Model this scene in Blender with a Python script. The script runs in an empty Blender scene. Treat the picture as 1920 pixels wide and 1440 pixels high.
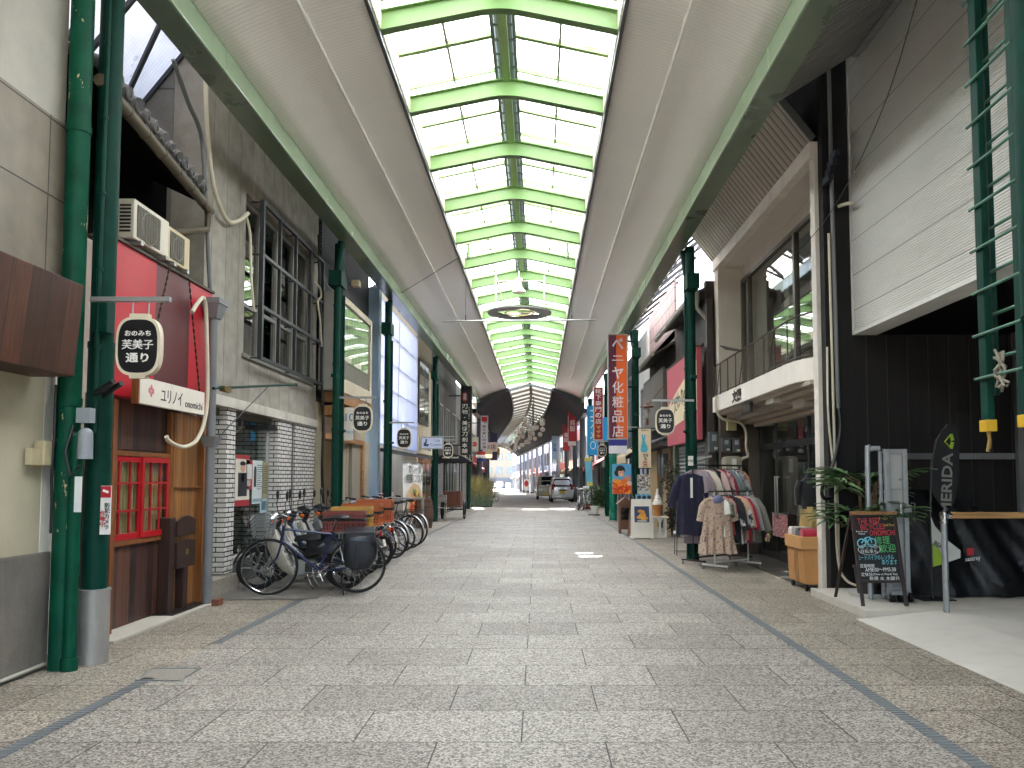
import bpy, bmesh, math, random
from mathutils import Vector, Matrix
RND = random.Random(11)
sc = bpy.context.scene
col = sc.collection
PI = math.pi
# ---------------------------------------------------------------- camera, sky, sun, exposure
F, CX, CY, PITCH, EYE = 1515.0, 1009.0, 804.0, math.atan(92 / 1515.0), 1.41
cam = bpy.data.objects.new('camera', bpy.data.cameras.new('camera'))
col.objects.link(cam)
sc.camera = cam
cam.location = (0, 0, EYE)
cam.rotation_euler = (PI / 2 + PITCH, 0, 0)
cam.data.sensor_width = 36
cam.data.lens = F / 1920 * 36
cam.data.shift_x = (960 - CX) / 1920
cam.data.shift_y = (CY - 720) / 1920
cam.data.clip_start = 0.05
cam.data.clip_end = 2000
SUN_EL, SUN_AZ = math.radians(58), math.radians(-13)      # azimuth from +Y towards +X
SUN_DIR = Vector((math.sin(SUN_AZ) * math.cos(SUN_EL), math.cos(SUN_AZ) * math.cos(SUN_EL), math.sin(SUN_EL)))
world = bpy.data.worlds.new('World')
sc.world = world
world.use_nodes = True
wt = world.node_tree
sky = wt.nodes.new('ShaderNodeTexSky')
sky.sky_type = 'NISHITA'
sky.sun_disc = False
sky.sun_elevation = SUN_EL
sky.sun_rotation = SUN_AZ
sky.dust_density = 4.0
sky.air_density = 1.0
wt.links.new(sky.outputs[0], wt.nodes['Background'].inputs[0])
wt.nodes['Background'].inputs[1].default_value = 0.15
sl = bpy.data.lights.new('sun', 'SUN')
sl.energy = 5.0
sl.angle = math.radians(0.5)
sl.color = (1, 0.97, 0.94)
so = bpy.data.objects.new('sun', sl)
col.objects.link(so)
so.rotation_euler = (-SUN_DIR).to_track_quat('-Z', 'Y').to_euler()
sc.view_settings.view_transform = 'Standard'
sc.view_settings.look = 'None'
sc.view_settings.exposure = 3.2
sc.view_settings.gamma = 1
sc.render.engine = 'CYCLES'
cy = sc.cycles
cy.use_denoising = True
cy.max_bounces = 10
cy.diffuse_bounces = 6
cy.glossy_bounces = 4
cy.transparent_max_bounces = 12
cy.transmission_bounces = 6
cy.caustics_reflective = False
cy.caustics_refractive = False
cy.sample_clamp_indirect = 8

# ---------------------------------------------------------------- pixels of the photo to points in the place
def ray(px, py):
    a = (px - CX) / F
    b = -(py - CY) / F
    return a, math.cos(PITCH) - b * math.sin(PITCH), math.sin(PITCH) + b * math.cos(PITCH)
def zg(y):                                   # the street falls gently away
    return 0.0 if y < 22 else -0.0055 * (y - 22)
def G(px, py, z=0.0):
    a, b, c = ray(px, py)
    zz = z
    for _ in range(30):
        t = (zz - EYE) / c
        zz = z + zg(b * t)
    return Vector((a * t, b * t, zz))
def FX(px, py, x):
    a, b, c = ray(px, py)
    t = x / a
    return Vector((x, b * t, EYE + c * t))
def FY(px, py, y):
    a, b, c = ray(px, py)
    t = y / b
    return Vector((a * t, y, EYE + c * t))

# ---------------------------------------------------------------- colours and materials
def lin(h, k=1.0):
    h = h.lstrip('#')
    out = []
    for i in (0, 2, 4):
        c = int(h[i:i + 2], 16) / 255
        out.append(min(1, (c / 12.92 if c <= .04045 else ((c + .055) / 1.055) ** 2.4) * k))
    return tuple(out) + (1,)
def nd(t, typ, props=None, **ins):
    n = t.nodes.new('ShaderNode' + typ)
    for k, v in (props or {}).items():
        setattr(n, k, v)
    for k, v in ins.items():
        s = n.inputs[int(k[1:])] if k[0] == 'i' and k[1:].isdigit() else n.inputs[k.replace('_', ' ')]
        if isinstance(v, bpy.types.NodeSocket):
            t.links.new(v, s)
        else:
            s.default_value = v
    return n
def math_(t, op, a, b=0.0, c=0.0):
    return nd(t, 'Math', {'operation': op}, i0=a, i1=b, i2=c).outputs[0]
def mix(t, fac, a, b, mode='MIX'):
    n = nd(t, 'Mix', {'data_type': 'RGBA', 'blend_type': mode}, i0=fac, i6=a, i7=b)
    return n.outputs[2]
def ramp(t, fac, lo, hi, a=(0, 0, 0, 1), b=(1, 1, 1, 1)):
    n = nd(t, 'ValToRGB', i0=fac)
    n.color_ramp.elements[0].position = lo
    n.color_ramp.elements[1].position = hi
    n.color_ramp.elements[0].color = a
    n.color_ramp.elements[1].color = b
    return n.outputs[0]
def coords(t, kind='Object'):
    return nd(t, 'TexCoord').outputs[kind]
def newmat(name):
    m = bpy.data.materials.new(name)
    m.use_nodes = True
    t = m.node_tree
    b = t.nodes['Principled BSDF']
    return m, t, b
def shade(c, k):
    return (min(1, c[0] * k), min(1, c[1] * k), min(1, c[2] * k), 1)
MATS = {}
def M(name, c, rough=.6, metal=0., var=.15, scale=2.5, bump=0., bscale=60., grime=0., gcol='#2a261f', spec=.5, coat=0.):
    """painted, plastered, metal or plastic surface with mottling, streaky grime and a fine bump"""
    if name in MATS:
        return MATS[name]
    m, t, b = newmat(name)
    if isinstance(c, str):
        c = lin(c)
    co = coords(t)
    n1 = nd(t, 'TexNoise', Vector=co, Scale=scale, Detail=7., Roughness=.62).outputs[0]
    colr = mix(t, ramp(t, n1, .3, .7), shade(c, 1 - var), shade(c, 1 + var * .7))
    if grime:
        mp = nd(t, 'Mapping', Vector=co, Scale=(3., 3., .35)).outputs[0]
        n2 = nd(t, 'TexNoise', Vector=mp, Scale=1.6, Detail=8., Roughness=.7).outputs[0]
        colr = mix(t, math_(t, 'MULTIPLY', ramp(t, n2, .5, .78), grime), colr, lin(gcol))
    t.links.new(colr, b.inputs['Base Color'])
    rr = math_(t, 'MULTIPLY_ADD', n1, .25, rough - .12)
    t.links.new(rr, b.inputs['Roughness'])
    b.inputs['Metallic'].default_value = metal
    b.inputs['Specular IOR Level'].default_value = spec
    b.inputs['Coat Weight'].default_value = coat
    if bump:
        n3 = nd(t, 'TexNoise', Vector=co, Scale=bscale, Detail=5.).outputs[0]
        bp = nd(t, 'Bump', Strength=bump, Distance=.01, Height=n3)
        t.links.new(bp.outputs[0], b.inputs['Normal'])
    MATS[name] = m
    return m
def planks(name, cols, width, axis='Y', grain='Z', rough=.55, gap=.03, bump=.4, grime=0.):
    """boards of several tones laid side by side along one axis, grain along the other"""
    if name in MATS:
        return MATS[name]
    m, t, b = newmat(name)
    co = coords(t)
    s = nd(t, 'SeparateXYZ', Vector=co)
    u = math_(t, 'DIVIDE', s.outputs['XYZ'.index(axis)], width)
    idx = math_(t, 'FLOOR', u)
    fr = math_(t, 'FRACT', u)
    wn = nd(t, 'TexWhiteNoise', {'noise_dimensions': '1D'}, W=idx).outputs[0]
    r = nd(t, 'ValToRGB', i0=wn)
    el = r.color_ramp.elements
    el[0].color = lin(cols[0])
    el[1].color = lin(cols[-1])
    for i, c in enumerate(cols[1:-1]):
        e = el.new((i + 1) / (len(cols) - 1))
        e.color = lin(c)
    sc3 = {'X': (.6, 14, 14), 'Y': (14, .6, 14), 'Z': (14, 14, .6)}[grain]
    mp = nd(t, 'Mapping', Vector=co, Scale=sc3).outputs[0]
    g = nd(t, 'TexNoise', Vector=mp, Scale=2.2, Detail=8., Roughness=.65).outputs[0]
    c1 = mix(t, ramp(t, g, .3, .75), (.45, .45, .45, 1), (1.25, 1.25, 1.25, 1))
    c2 = mix(t, 1., r.outputs[0], c1, 'MULTIPLY')
    edge = math_(t, 'LESS_THAN', math_(t, 'MINIMUM', fr, math_(t, 'SUBTRACT', 1., fr)), gap)
    c3 = mix(t, math_(t, 'MULTIPLY', edge, .8), c2, (.01, .008, .006, 1))
    if grime:
        n2 = nd(t, 'TexNoise', Vector=co, Scale=1.3, Detail=8.).outputs[0]
        c3 = mix(t, math_(t, 'MULTIPLY', ramp(t, n2, .45, .75), grime), c3, lin('#6b6456'))
    t.links.new(c3, b.inputs['Base Color'])
    b.inputs['Roughness'].default_value = rough
    h = math_(t, 'SUBTRACT', math_(t, 'MULTIPLY', g, .3), edge)
    t.links.new(nd(t, 'Bump', Strength=bump, Distance=.006, Height=h).outputs[0], b.inputs['Normal'])
    MATS[name] = m
    return m
def ribs(name, c, period, axis='Y', depth=.006, rough=.45, var=.08, grime=.0, metal=0., seam=None, dark=.35, gcol='#2a261f'):
    """corrugated or ribbed sheet: a wave along one axis, optional panel seams along another (axis, period)"""
    if name in MATS:
        return MATS[name]
    m, t, b = newmat(name)
    c = lin(c)
    co = coords(t)
    s = nd(t, 'SeparateXYZ', Vector=co)
    w = math_(t, 'SINE', math_(t, 'MULTIPLY', s.outputs['XYZ'.index(axis)], 2 * PI / period))
    n1 = nd(t, 'TexNoise', Vector=co, Scale=.9, Detail=7., Roughness=.6).outputs[0]
    colr = mix(t, ramp(t, n1, .3, .7), shade(c, 1 - var), shade(c, 1 + var * .6))
    valley = ramp(t, w, .0, .55)
    valley = math_(t, 'LESS_THAN', w, -.72)
    colr = mix(t, math_(t, 'MULTIPLY', valley, dark), colr, shade(c, .25))
    h = w
    if seam:
        fr = math_(t, 'FRACT', math_(t, 'DIVIDE', s.outputs['XYZ'.index(seam[0])], seam[1]))
        e = math_(t, 'LESS_THAN', fr, seam[2])
        colr = mix(t, math_(t, 'MULTIPLY', e, .6), colr, shade(c, .15))
    if grime:
        mp = nd(t, 'Mapping', Vector=co, Scale=(2., 2., .5)).outputs[0]
        n2 = nd(t, 'TexNoise', Vector=mp, Scale=1.1, Detail=8., Roughness=.7).outputs[0]
        colr = mix(t, math_(t, 'MULTIPLY', ramp(t, n2, .48, .8), grime), colr, lin(gcol))
    t.links.new(colr, b.inputs['Base Color'])
    b.inputs['Roughness'].default_value = rough
    b.inputs['Metallic'].default_value = metal
    t.links.new(nd(t, 'Bump', Strength=1., Distance=depth, Height=h).outputs[0], b.inputs['Normal'])
    MATS[name] = m
    return m
def bricks(name, c1, c2, mort, bw, bh, msize=.008, plane='YZ', rough=.35, off=.5, bump=.6, grime=0., phase=(0, 0), var=.1):
    """tiles or bricks on a wall; plane says which two axes carry the courses"""
    if name in MATS:
        return MATS[name]
    m, t, b = newmat(name)
    co = coords(t)
    s = nd(t, 'SeparateXYZ', Vector=co)
    if plane == 'BOX':                       # courses wrap round an upright corner
        u = math_(t, 'ADD', s.outputs[0], s.outputs[1])
        v = s.outputs[2]
    else:
        u, v = s.outputs['XYZ'.index(plane[0])], s.outputs['XYZ'.index(plane[1])]
    vec = nd(t, 'CombineXYZ', X=math_(t, 'ADD', u, phase[0]), Y=math_(t, 'ADD', v, phase[1])).outputs[0]
    br = nd(t, 'TexBrick', {'offset': off}, Vector=vec, Color1=lin(c1), Color2=lin(c2), Mortar=lin(mort), Scale=1., Mortar_Size=msize, Mortar_Smooth=.1, Bias=0., Brick_Width=bw, Row_Height=bh)
    n1 = nd(t, 'TexNoise', Vector=co, Scale=5., Detail=7.).outputs[0]
    colr = mix(t, .8, br.outputs[0], mix(t, ramp(t, n1, .3, .7), (1 - var,) * 3 + (1,), (1 + var,) * 3 + (1,)), 'MULTIPLY')
    if grime:
        n2 = nd(t, 'TexNoise', Vector=co, Scale=1.3, Detail=8., Roughness=.7).outputs[0]
        colr = mix(t, math_(t, 'MULTIPLY', ramp(t, n2, .48, .8), grime), colr, lin('#5a5142'))
    t.links.new(colr, b.inputs['Base Color'])
    b.inputs['Roughness'].default_value = rough
    t.links.new(nd(t, 'Bump', {'invert': True}, Strength=bump, Distance=.006, Height=br.outputs[1]).outputs[0], b.inputs['Normal'])
    MATS[name] = m
    return m
def glass(name, tint='#cfd8d4', refl=1.0, rough=.02, ior=1.5):
    if name in MATS:
        return MATS[name]
    m, t, b = newmat(name)
    t.nodes.remove(b)
    tr = nd(t, 'BsdfTransparent', Color=tuple(v ** .4 for v in lin(tint)))
    gl = nd(t, 'BsdfGlossy', Color=(refl, refl, refl, 1), Roughness=rough)
    fr = math_(t, 'MULTIPLY', nd(t, 'Fresnel', IOR=ior).outputs[0], math_(t, 'SUBTRACT', 1., nd(t, 'NewGeometry').outputs['Backfacing']))
    mx = nd(t, 'MixShader', i0=fr, i1=tr.outputs[0], i2=gl.outputs[0])
    t.links.new(mx.outputs[0], t.nodes['Material Output'].inputs[0])
    MATS[name] = m
    return m
def translucent(name, c, trans=.1, var=.12, stripe=None, gloss=.04, dirt=0.):
    """milky sheet that lets daylight through: mostly diffuse transmission, a little clear"""
    if name in MATS:
        return MATS[name]
    m, t, b = newmat(name)
    t.nodes.remove(b)
    c = lin(c)
    co = coords(t)
    n1 = nd(t, 'TexNoise', Vector=co, Scale=1.7, Detail=8., Roughness=.7).outputs[0]
    colr = mix(t, ramp(t, n1, .35, .7), shade(c, 1 - var), c)
    if stripe:
        s = nd(t, 'SeparateXYZ', Vector=co)
        w = math_(t, 'SINE', math_(t, 'MULTIPLY', s.outputs['XYZ'.index(stripe[0])], 2 * PI / stripe[1]))
        colr = mix(t, math_(t, 'MULTIPLY', math_(t, 'GREATER_THAN', w, .3), .25), colr, shade(c, .6))
    if dirt:                                 # leaf litter and soot lying on the sheet
        n2 = nd(t, 'TexNoise', Vector=nd(t, 'Mapping', Vector=co, Scale=(1.1, 2.2, 1)).outputs[0], Scale=1.5, Detail=9., Roughness=.78).outputs[0]
        colr = mix(t, math_(t, 'MULTIPLY', ramp(t, n2, .565, .62), dirt), colr, (.05, .055, .06, 1))
    tl = nd(t, 'BsdfTranslucent', Color=colr)
    df = nd(t, 'BsdfDiffuse', Color=colr)
    tp = nd(t, 'BsdfTransparent', Color=(1, 1, 1, 1))
    a = nd(t, 'MixShader', i0=.25, i1=tl.outputs[0], i2=df.outputs[0])
    d = nd(t, 'MixShader', i0=trans, i1=a.outputs[0], i2=tp.outputs[0])
    g = nd(t, 'BsdfGlossy', Roughness=.15)
    e = nd(t, 'MixShader', i0=gloss, i1=d.outputs[0], i2=g.outputs[0])
    t.links.new(e.outputs[0], t.nodes['Material Output'].inputs[0])
    MATS[name] = m
    return m
def glow(name, c, s):
    if name in MATS:
        return MATS[name]
    m, t, b = newmat(name)
    b.inputs['Base Color'].default_value = lin(c)
    b.inputs['Emission Color'].default_value = lin(c)
    b.inputs['Emission Strength'].default_value = s
    MATS[name] = m
    return m

# ---------------------------------------------------------------- mesh building
ORIG = {}
SPLIT = {'bracket', 'mount', 'foot', 'hopper', 'side_wall', 'hook', 'caster', 'indicator', 'pedal', 'grip', 'canopy_post', 'door_post', 'entry_wall', 'clip', 'soffit_patch', 'curtain', 'lamp_housing', 'dark_garment', 'door', 'door_handle', 'junction_box', 'shock_absorber', 'sleeve', 'bumper', 'leg_frame', 'cap'}
class MB:
    def __init__(s):
        s.bm = bmesh.new()
        s.mi = 0
    def face(s, pts):
        try:
            f = s.bm.faces.new([s.bm.verts.new(p) for p in pts])
            f.material_index = s.mi
            return f
        except ValueError:
            return None
    def hexa(s, p):
        """8 corners: bottom four counter-clockwise, then top four"""
        v = [s.bm.verts.new(q) for q in p]
        for i in ((3, 2, 1, 0), (4, 5, 6, 7), (0, 1, 5, 4), (1, 2, 6, 5), (2, 3, 7, 6), (3, 0, 4, 7)):
            s.bm.faces.new([v[j] for j in i]).material_index = s.mi
        return s
    def box(s, x0, x1, y0, y1, z0, z1):
        x0, x1 = min(x0, x1), max(x0, x1)
        y0, y1 = min(y0, y1), max(y0, y1)
        z0, z1 = min(z0, z1), max(z0, z1)
        return s.hexa([(x0, y0, z0), (x1, y0, z0), (x1, y1, z0), (x0, y1, z0), (x0, y0, z1), (x1, y0, z1), (x1, y1, z1), (x0, y1, z1)])
    def obox(s, c, size, rz=0., rx=0., ry=0.):
        m = Matrix.Translation(c) @ Matrix.Rotation(rz, 4, 'Z') @ Matrix.Rotation(ry, 4, 'Y') @ Matrix.Rotation(rx, 4, 'X')
        a, b, d = size[0] / 2, size[1] / 2, size[2] / 2
        return s.hexa([m @ Vector(p) for p in ((-a, -b, -d), (a, -b, -d), (a, b, -d), (-a, b, -d), (-a, -b, d), (a, -b, d), (a, b, d), (-a, b, d))])
    def bar(s, p0, p1, w, h=None):
        """rectangular bar between two points"""
        p0, p1 = Vector(p0), Vector(p1)
        h = h or w
        d = (p1 - p0).normalized()
        up = Vector((0, 0, 1)) if abs(d.z) < .95 else Vector((0, 1, 0))
        sx = d.cross(up).normalized() * w / 2
        sy = d.cross(sx).normalized() * h / 2
        return s.hexa([p0 - sx - sy, p0 + sx - sy, p0 + sx + sy, p0 - sx + sy, p1 - sx - sy, p1 + sx - sy, p1 + sx + sy, p1 - sx + sy])
    def tube(s, pts, r, seg=8, cap=True):
        pts = [Vector(p) for p in pts]
        rs = r if isinstance(r, (list, tuple)) else [r] * len(pts)
        rings = []
        ref = None
        for i, p in enumerate(pts):
            d = (pts[min(i + 1, len(pts) - 1)] - pts[max(i - 1, 0)]).normalized()
            if ref is None:
                ref = Vector((0, 0, 1)) if abs(d.z) < .9 else Vector((1, 0, 0))
            u = d.cross(ref)
            if u.length < 1e-5:
                u = d.cross(Vector((0, 1, .3)))
            u.normalize()
            v = u.cross(d).normalized()
            ref = v
            rings.append([s.bm.verts.new(p + (u * math.cos(2 * PI * k / seg) + v * math.sin(2 * PI * k / seg)) * rs[i]) for k in range(seg)])
        for a, b in zip(rings, rings[1:]):
            for k in range(seg):
                s.bm.faces.new((a[k], b[k], b[(k + 1) % seg], a[(k + 1) % seg])).material_index = s.mi
        if cap:
            s.bm.faces.new(rings[0]).material_index = s.mi
            s.bm.faces.new(rings[-1][::-1]).material_index = s.mi
        return s
    def cyl(s, p0, p1, r0, r1=None, seg=16):
        return s.tube([p0, p1], [r0, r0 if r1 is None else r1], seg)
    def lathe(s, prof, c=(0, 0, 0), seg=20, axis='Z'):
        c = Vector(c)
        rings = []
        for r, h in prof:
            ring = []
            for k in range(seg):
                a = 2 * PI * k / seg
                q = (r * math.cos(a), r * math.sin(a), h)
                if axis == 'Y':
                    q = (q[0], q[2], q[1])
                elif axis == 'X':
                    q = (q[2], q[0], q[1])
                ring.append(s.bm.verts.new(c + Vector(q)))
            rings.append(ring)
        for a, b in zip(rings, rings[1:]):
            for k in range(seg):
                s.bm.faces.new((a[k], a[(k + 1) % seg], b[(k + 1) % seg], b[k])).material_index = s.mi
        for ring, pr in ((rings[0], prof[0]), (rings[-1], prof[-1])):
            if pr[0] > 1e-4:
                s.bm.faces.new(ring).material_index = s.mi
        return s
    def torus(s, c, R_, r, axis='Y', seg=36, sg=8, sy=1.0):
        pts = []
        c = Vector(c)
        rings = []
        for i in range(seg):
            a = 2 * PI * i / seg
            ring = []
            for k in range(sg):
                b = 2 * PI * k / sg
                rr = R_ + r * math.cos(b)
                q = (rr * math.cos(a), r * sy * math.sin(b), rr * math.sin(a))
                if axis == 'Z':
                    q = (q[0], q[2], q[1])
                elif axis == 'X':
                    q = (q[1], q[0], q[2])
                ring.append(s.bm.verts.new(c + Vector(q)))
            rings.append(ring)
        for i in range(seg):
            a, b = rings[i], rings[(i + 1) % seg]
            for k in range(sg):
                s.bm.faces.new((a[k], a[(k + 1) % sg], b[(k + 1) % sg], b[k])).material_index = s.mi
        return s
    def sphere(s, c, r, seg=14, sq=(1, 1, 1)):
        m = Matrix.Translation(c) @ Matrix.Diagonal((sq[0], sq[1], sq[2], 1))
        g = bmesh.ops.create_uvsphere(s.bm, u_segments=seg, v_segments=max(6, seg // 2 + 1), radius=r, matrix=m)
        for v in g['verts']:
            for f in v.link_faces:
                f.material_index = s.mi
        return s
    def prism(s, pts, axis, a0, a1):
        """polygon in the plane normal to axis, pushed from a0 to a1"""
        def P(p, a):
            return {'X': (a, p[0], p[1]), 'Y': (p[0], a, p[1]), 'Z': (p[0], p[1], a)}[axis]
        lo = [s.bm.verts.new(P(p, a0)) for p in pts]
        hi = [s.bm.verts.new(P(p, a1)) for p in pts]
        n = len(pts)
        s.bm.faces.new(lo).material_index = s.mi
        s.bm.faces.new(hi[::-1]).material_index = s.mi
        for k in range(n):
            s.bm.faces.new((lo[k], lo[(k + 1) % n], hi[(k + 1) % n], hi[k])).material_index = s.mi
        return s
    def strip(s, prof, y0, y1, ny=1):
        """open sheet: profile of (x, z) points swept along y"""
        for i in range(ny):
            a, b = y0 + (y1 - y0) * i / ny, y0 + (y1 - y0) * (i + 1) / ny
            for p, q in zip(prof, prof[1:]):
                s.face([(p[0], a, p[1]), (q[0], a, q[1]), (q[0], b, q[1]), (p[0], b, p[1])])
        return s
    def rough(s, amp, seed=1):
        r = random.Random(seed)
        for v in s.bm.verts:
            v.co += Vector((r.uniform(-amp, amp), r.uniform(-amp, amp), r.uniform(-amp, amp)))
        return s
    def build(s, name, mats, parent=None, smooth=False, bevel=0., label=None, weld=True, solid=0., kind=None):
        if weld:
            bmesh.ops.remove_doubles(s.bm, verts=s.bm.verts, dist=1e-5)
        bmesh.ops.recalc_face_normals(s.bm, faces=s.bm.faces)
        if bevel:
            ed = [e for e in s.bm.edges if len(e.link_faces) == 2 and e.calc_face_angle(0) > .6]
            bmesh.ops.bevel(s.bm, geom=ed, offset=bevel, segments=2, affect='EDGES', profile=.6, clamp_overlap=True)
        if name in SPLIT:
            left, comps = set(s.bm.verts), []
            while left:
                st, comp = [left.pop()], []
                while st:
                    v = st.pop()
                    comp.append(v)
                    for e in v.link_edges:
                        w = e.other_vert(v)
                        if w in left:
                            left.remove(w)
                            st.append(w)
                comps.append(comp)
            if 1 < len(comps) <= 8:
                o = None
                for comp in comps:
                    m2 = MB()
                    mp = {v: m2.bm.verts.new(v.co) for v in comp}
                    for f in {f for v in comp for f in v.link_faces}:
                        m2.bm.faces.new([mp[v] for v in f.verts])
                    o = m2.build('_', mats, parent, smooth, 0, label, False, solid, kind)
                    o.name = name
                return o
        me = bpy.data.meshes.new(name)
        off = ORIG.get(parent.name, Vector()) if parent else Vector()
        if off.length:
            bmesh.ops.translate(s.bm, vec=-off, verts=s.bm.verts)
        s.bm.to_mesh(me)
        s.bm.free()
        for m in (mats if isinstance(mats, (list, tuple)) else [mats]):
            me.materials.append(m)
        if smooth:
            me.polygons.foreach_set('use_smooth', [True] * len(me.polygons))
            try:
                me.set_sharp_from_angle(angle=.7)
            except Exception:
                pass
        o = bpy.data.objects.new(name, me)
        col.objects.link(o)
        if parent:
            o.parent = parent
            ORIG[o.name] = off
        if label:
            o['label'] = label
        if kind:
            o['kind'] = kind
        if solid:
            md = o.modifiers.new('solid', 'SOLIDIFY')
            md.thickness = solid
            md.offset = 0
        return o
def tag(o, label, cat=None, group=None, kind=None):
    if label: o['label'] = label
    if cat: o['category'] = cat
    if group: o['group'] = group
    if kind: o['kind'] = kind
    return o
def thing(name, label, cat, loc=(0, 0, 0), group=None):
    o = bpy.data.objects.new(name, None)
    o.empty_display_size = .1
    col.objects.link(o)
    o.location = loc
    ORIG[o.name] = Vector(loc)
    return tag(o, label, cat, group)
KIDS = {}
def copy_tree(o, parent=None):
    c = o.copy()
    col.objects.link(c)
    if parent:
        c.parent = parent
    for ch in [k for k in o.children]:
        copy_tree(ch, c)
    return c
def place(o, loc, rz=0., label=None, group=None, scale=None, rx=0.):
    o.location = loc
    o.rotation_euler = (rx, 0, rz)
    if scale: o.scale = (scale,) * 3
    if label: o['label'] = label
    if group: o['group'] = group
    return o
ROT = {'S': Matrix(((1, 0, 0), (0, 0, -1), (0, 1, 0))), 'E': Matrix(((0, 0, 1), (1, 0, 0), (0, 1, 0))), 'W': Matrix(((0, 0, -1), (-1, 0, 0), (0, 1, 0)))}
def text_mb(body, size, center, facing='S', bold=.006, depth=.002, spacing=1.0, cspace=1.0, tilt=0., rz=0., rxx=0., fit=None):
    cu = bpy.data.curves.new('t', 'FONT')
    cu.body = body
    cu.size = size
    cu.align_x = 'CENTER'
    cu.align_y = 'CENTER'
    cu.offset = bold * size
    cu.extrude = depth
    cu.space_line = spacing
    cu.space_character = cspace
    cu.resolution_u = 2
    o = bpy.data.objects.new('t', cu)
    col.objects.link(o)
    dg = bpy.context.evaluated_depsgraph_get()
    me = bpy.data.meshes.new_from_object(o.evaluated_get(dg))
    mb = MB()
    mb.bm.from_mesh(me)
    xs = [v.co.x for v in mb.bm.verts] or [0]
    ys = [v.co.y for v in mb.bm.verts] or [0]
    c0 = Vector(((min(xs) + max(xs)) / 2, (min(ys) + max(ys)) / 2, 0))
    sx = sy = 1.0
    if fit:
        sx = fit[0] / max(1e-4, max(xs) - min(xs)) if fit[0] else 1
        sy = fit[1] / max(1e-4, max(ys) - min(ys)) if fit[1] else 1
    r = (Matrix.Rotation(rz, 4, 'Z') @ ROT[facing].to_4x4() @ Matrix.Rotation(rxx, 4, 'X') @ Matrix.Rotation(tilt, 4, 'Z'))
    m = Matrix.Translation(center) @ r
    for v in mb.bm.verts:
        q = v.co - c0
        v.co = m @ Vector((q.x * sx, q.y * sy, q.z))
    bpy.data.objects.remove(o)
    bpy.data.curves.remove(cu)
    bpy.data.meshes.remove(me)
    return mb
def text(body, size, center, facing, mat, parent, name='lettering', **kw):
    return text_mb(body, size, center, facing, **kw).build(name, mat, parent, weld=False)
# ================================================================ materials of the place
def paving_mat():
    m, t, b = newmat('granite paving')
    co = coords(t)
    s = nd(t, 'SeparateXYZ', Vector=co)
    vec = nd(t, 'CombineXYZ', X=math_(t, 'ADD', s.outputs[0], .09 + 9.0), Y=math_(t, 'ADD', s.outputs[1], -4.52 + 60.0)).outputs[0]
    br = nd(t, 'TexBrick', {'offset': .5}, Vector=vec, Color1=(.85, .845, .84, 1), Color2=(1.1, 1.1, 1.1, 1), Mortar=(.10, .095, .09, 1), Scale=1., Mortar_Size=.0042, Mortar_Smooth=.05, Bias=0., Brick_Width=.9, Row_Height=.593)
    n1 = nd(t, 'TexNoise', Vector=co, Scale=75., Detail=3., Roughness=.7).outputs[0]
    v1 = nd(t, 'TexVoronoi', Vector=co, Scale=95.).outputs['Color']
    v1 = nd(t, 'SeparateColor', Color=v1).outputs[0]
    sp = ramp(t, math_(t, 'ADD', math_(t, 'MULTIPLY', n1, .55), math_(t, 'MULTIPLY', v1, .45)), .34, .68)
    body = mix(t, sp, lin('#5b5751'), lin('#b6b0a6'))
    big = nd(t, 'TexNoise', Vector=co, Scale=.55, Detail=6., Roughness=.6).outputs[0]
    body = mix(t, 1., body, mix(t, ramp(t, big, .3, .72), (.80, .79, .775, 1), (1.06, 1.06, 1.06, 1)), 'MULTIPLY')
    # wheel and foot wear: trodden grime blotches and old gum spots
    st = nd(t, 'TexNoise', Vector=co, Scale=2.7, Detail=8., Roughness=.75).outputs[0]
    body = mix(t, math_(t, 'MULTIPLY', ramp(t, st, .58, .8), .35), body, lin('#5b564c'))
    gum = nd(t, 'TexVoronoi', Vector=co, Scale=1.9).outputs['Distance']
    body = mix(t, math_(t, 'MULTIPLY', math_(t, 'LESS_THAN', gum, .035), .5), body, lin('#4a4640'))
    # the strips along the shops are paved in a browner stone
    ax = math_(t, 'ABSOLUTE', math_(t, 'ADD', s.outputs[0], .29))
    body = mix(t, math_(t, 'MULTIPLY', math_(t, 'GREATER_THAN', ax, 2.46), .55), body, mix(t, 1., body, (.98, .9, .77, 1), 'MULTIPLY'))
    c = mix(t, 1., br.outputs[0], body, 'MULTIPLY')
    t.links.new(c, b.inputs['Base Color'])
    b.inputs['Specular IOR Level'].default_value = .35
    t.links.new(math_(t, 'MULTIPLY_ADD', st, .3, .42), b.inputs['Roughness'])
    h = math_(t, 'SUBTRACT', math_(t, 'MULTIPLY', sp, .12), br.outputs[1])
    t.links.new(nd(t, 'Bump', Strength=.5, Distance=.006, Height=h).outputs[0], b.inputs['Normal'])
    return m
PAVE = paving_mat()
CONC = M('pale concrete', '#b7b2a6', .8, var=.1, bump=.25, bscale=30, grime=.25, gcol='#7d776a')
GUTTER = ribs('slotted drain cover', '#6b7072', .045, 'Y', .004, .5, dark=.5)
GREEN_BEAM = M('lime green paint', '#719356', .45, var=.1, grime=.28, gcol='#5d7a3a', scale=1.5)
GREEN_LITE = M('pale lime paint', '#8aa566', .45, var=.08, grime=.2, gcol='#7a8a4a')
FASCIA = M('pale green sheet metal', '#9ab391', .22, var=.09, scale=1.2, bump=.12, bscale=1.1, grime=.1, coat=.35)
GREEN = M('bottle green paint', '#06372c', .55, spec=.15, var=.3, scale=4, grime=.4, gcol='#0a2a20', bump=.05)
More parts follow.
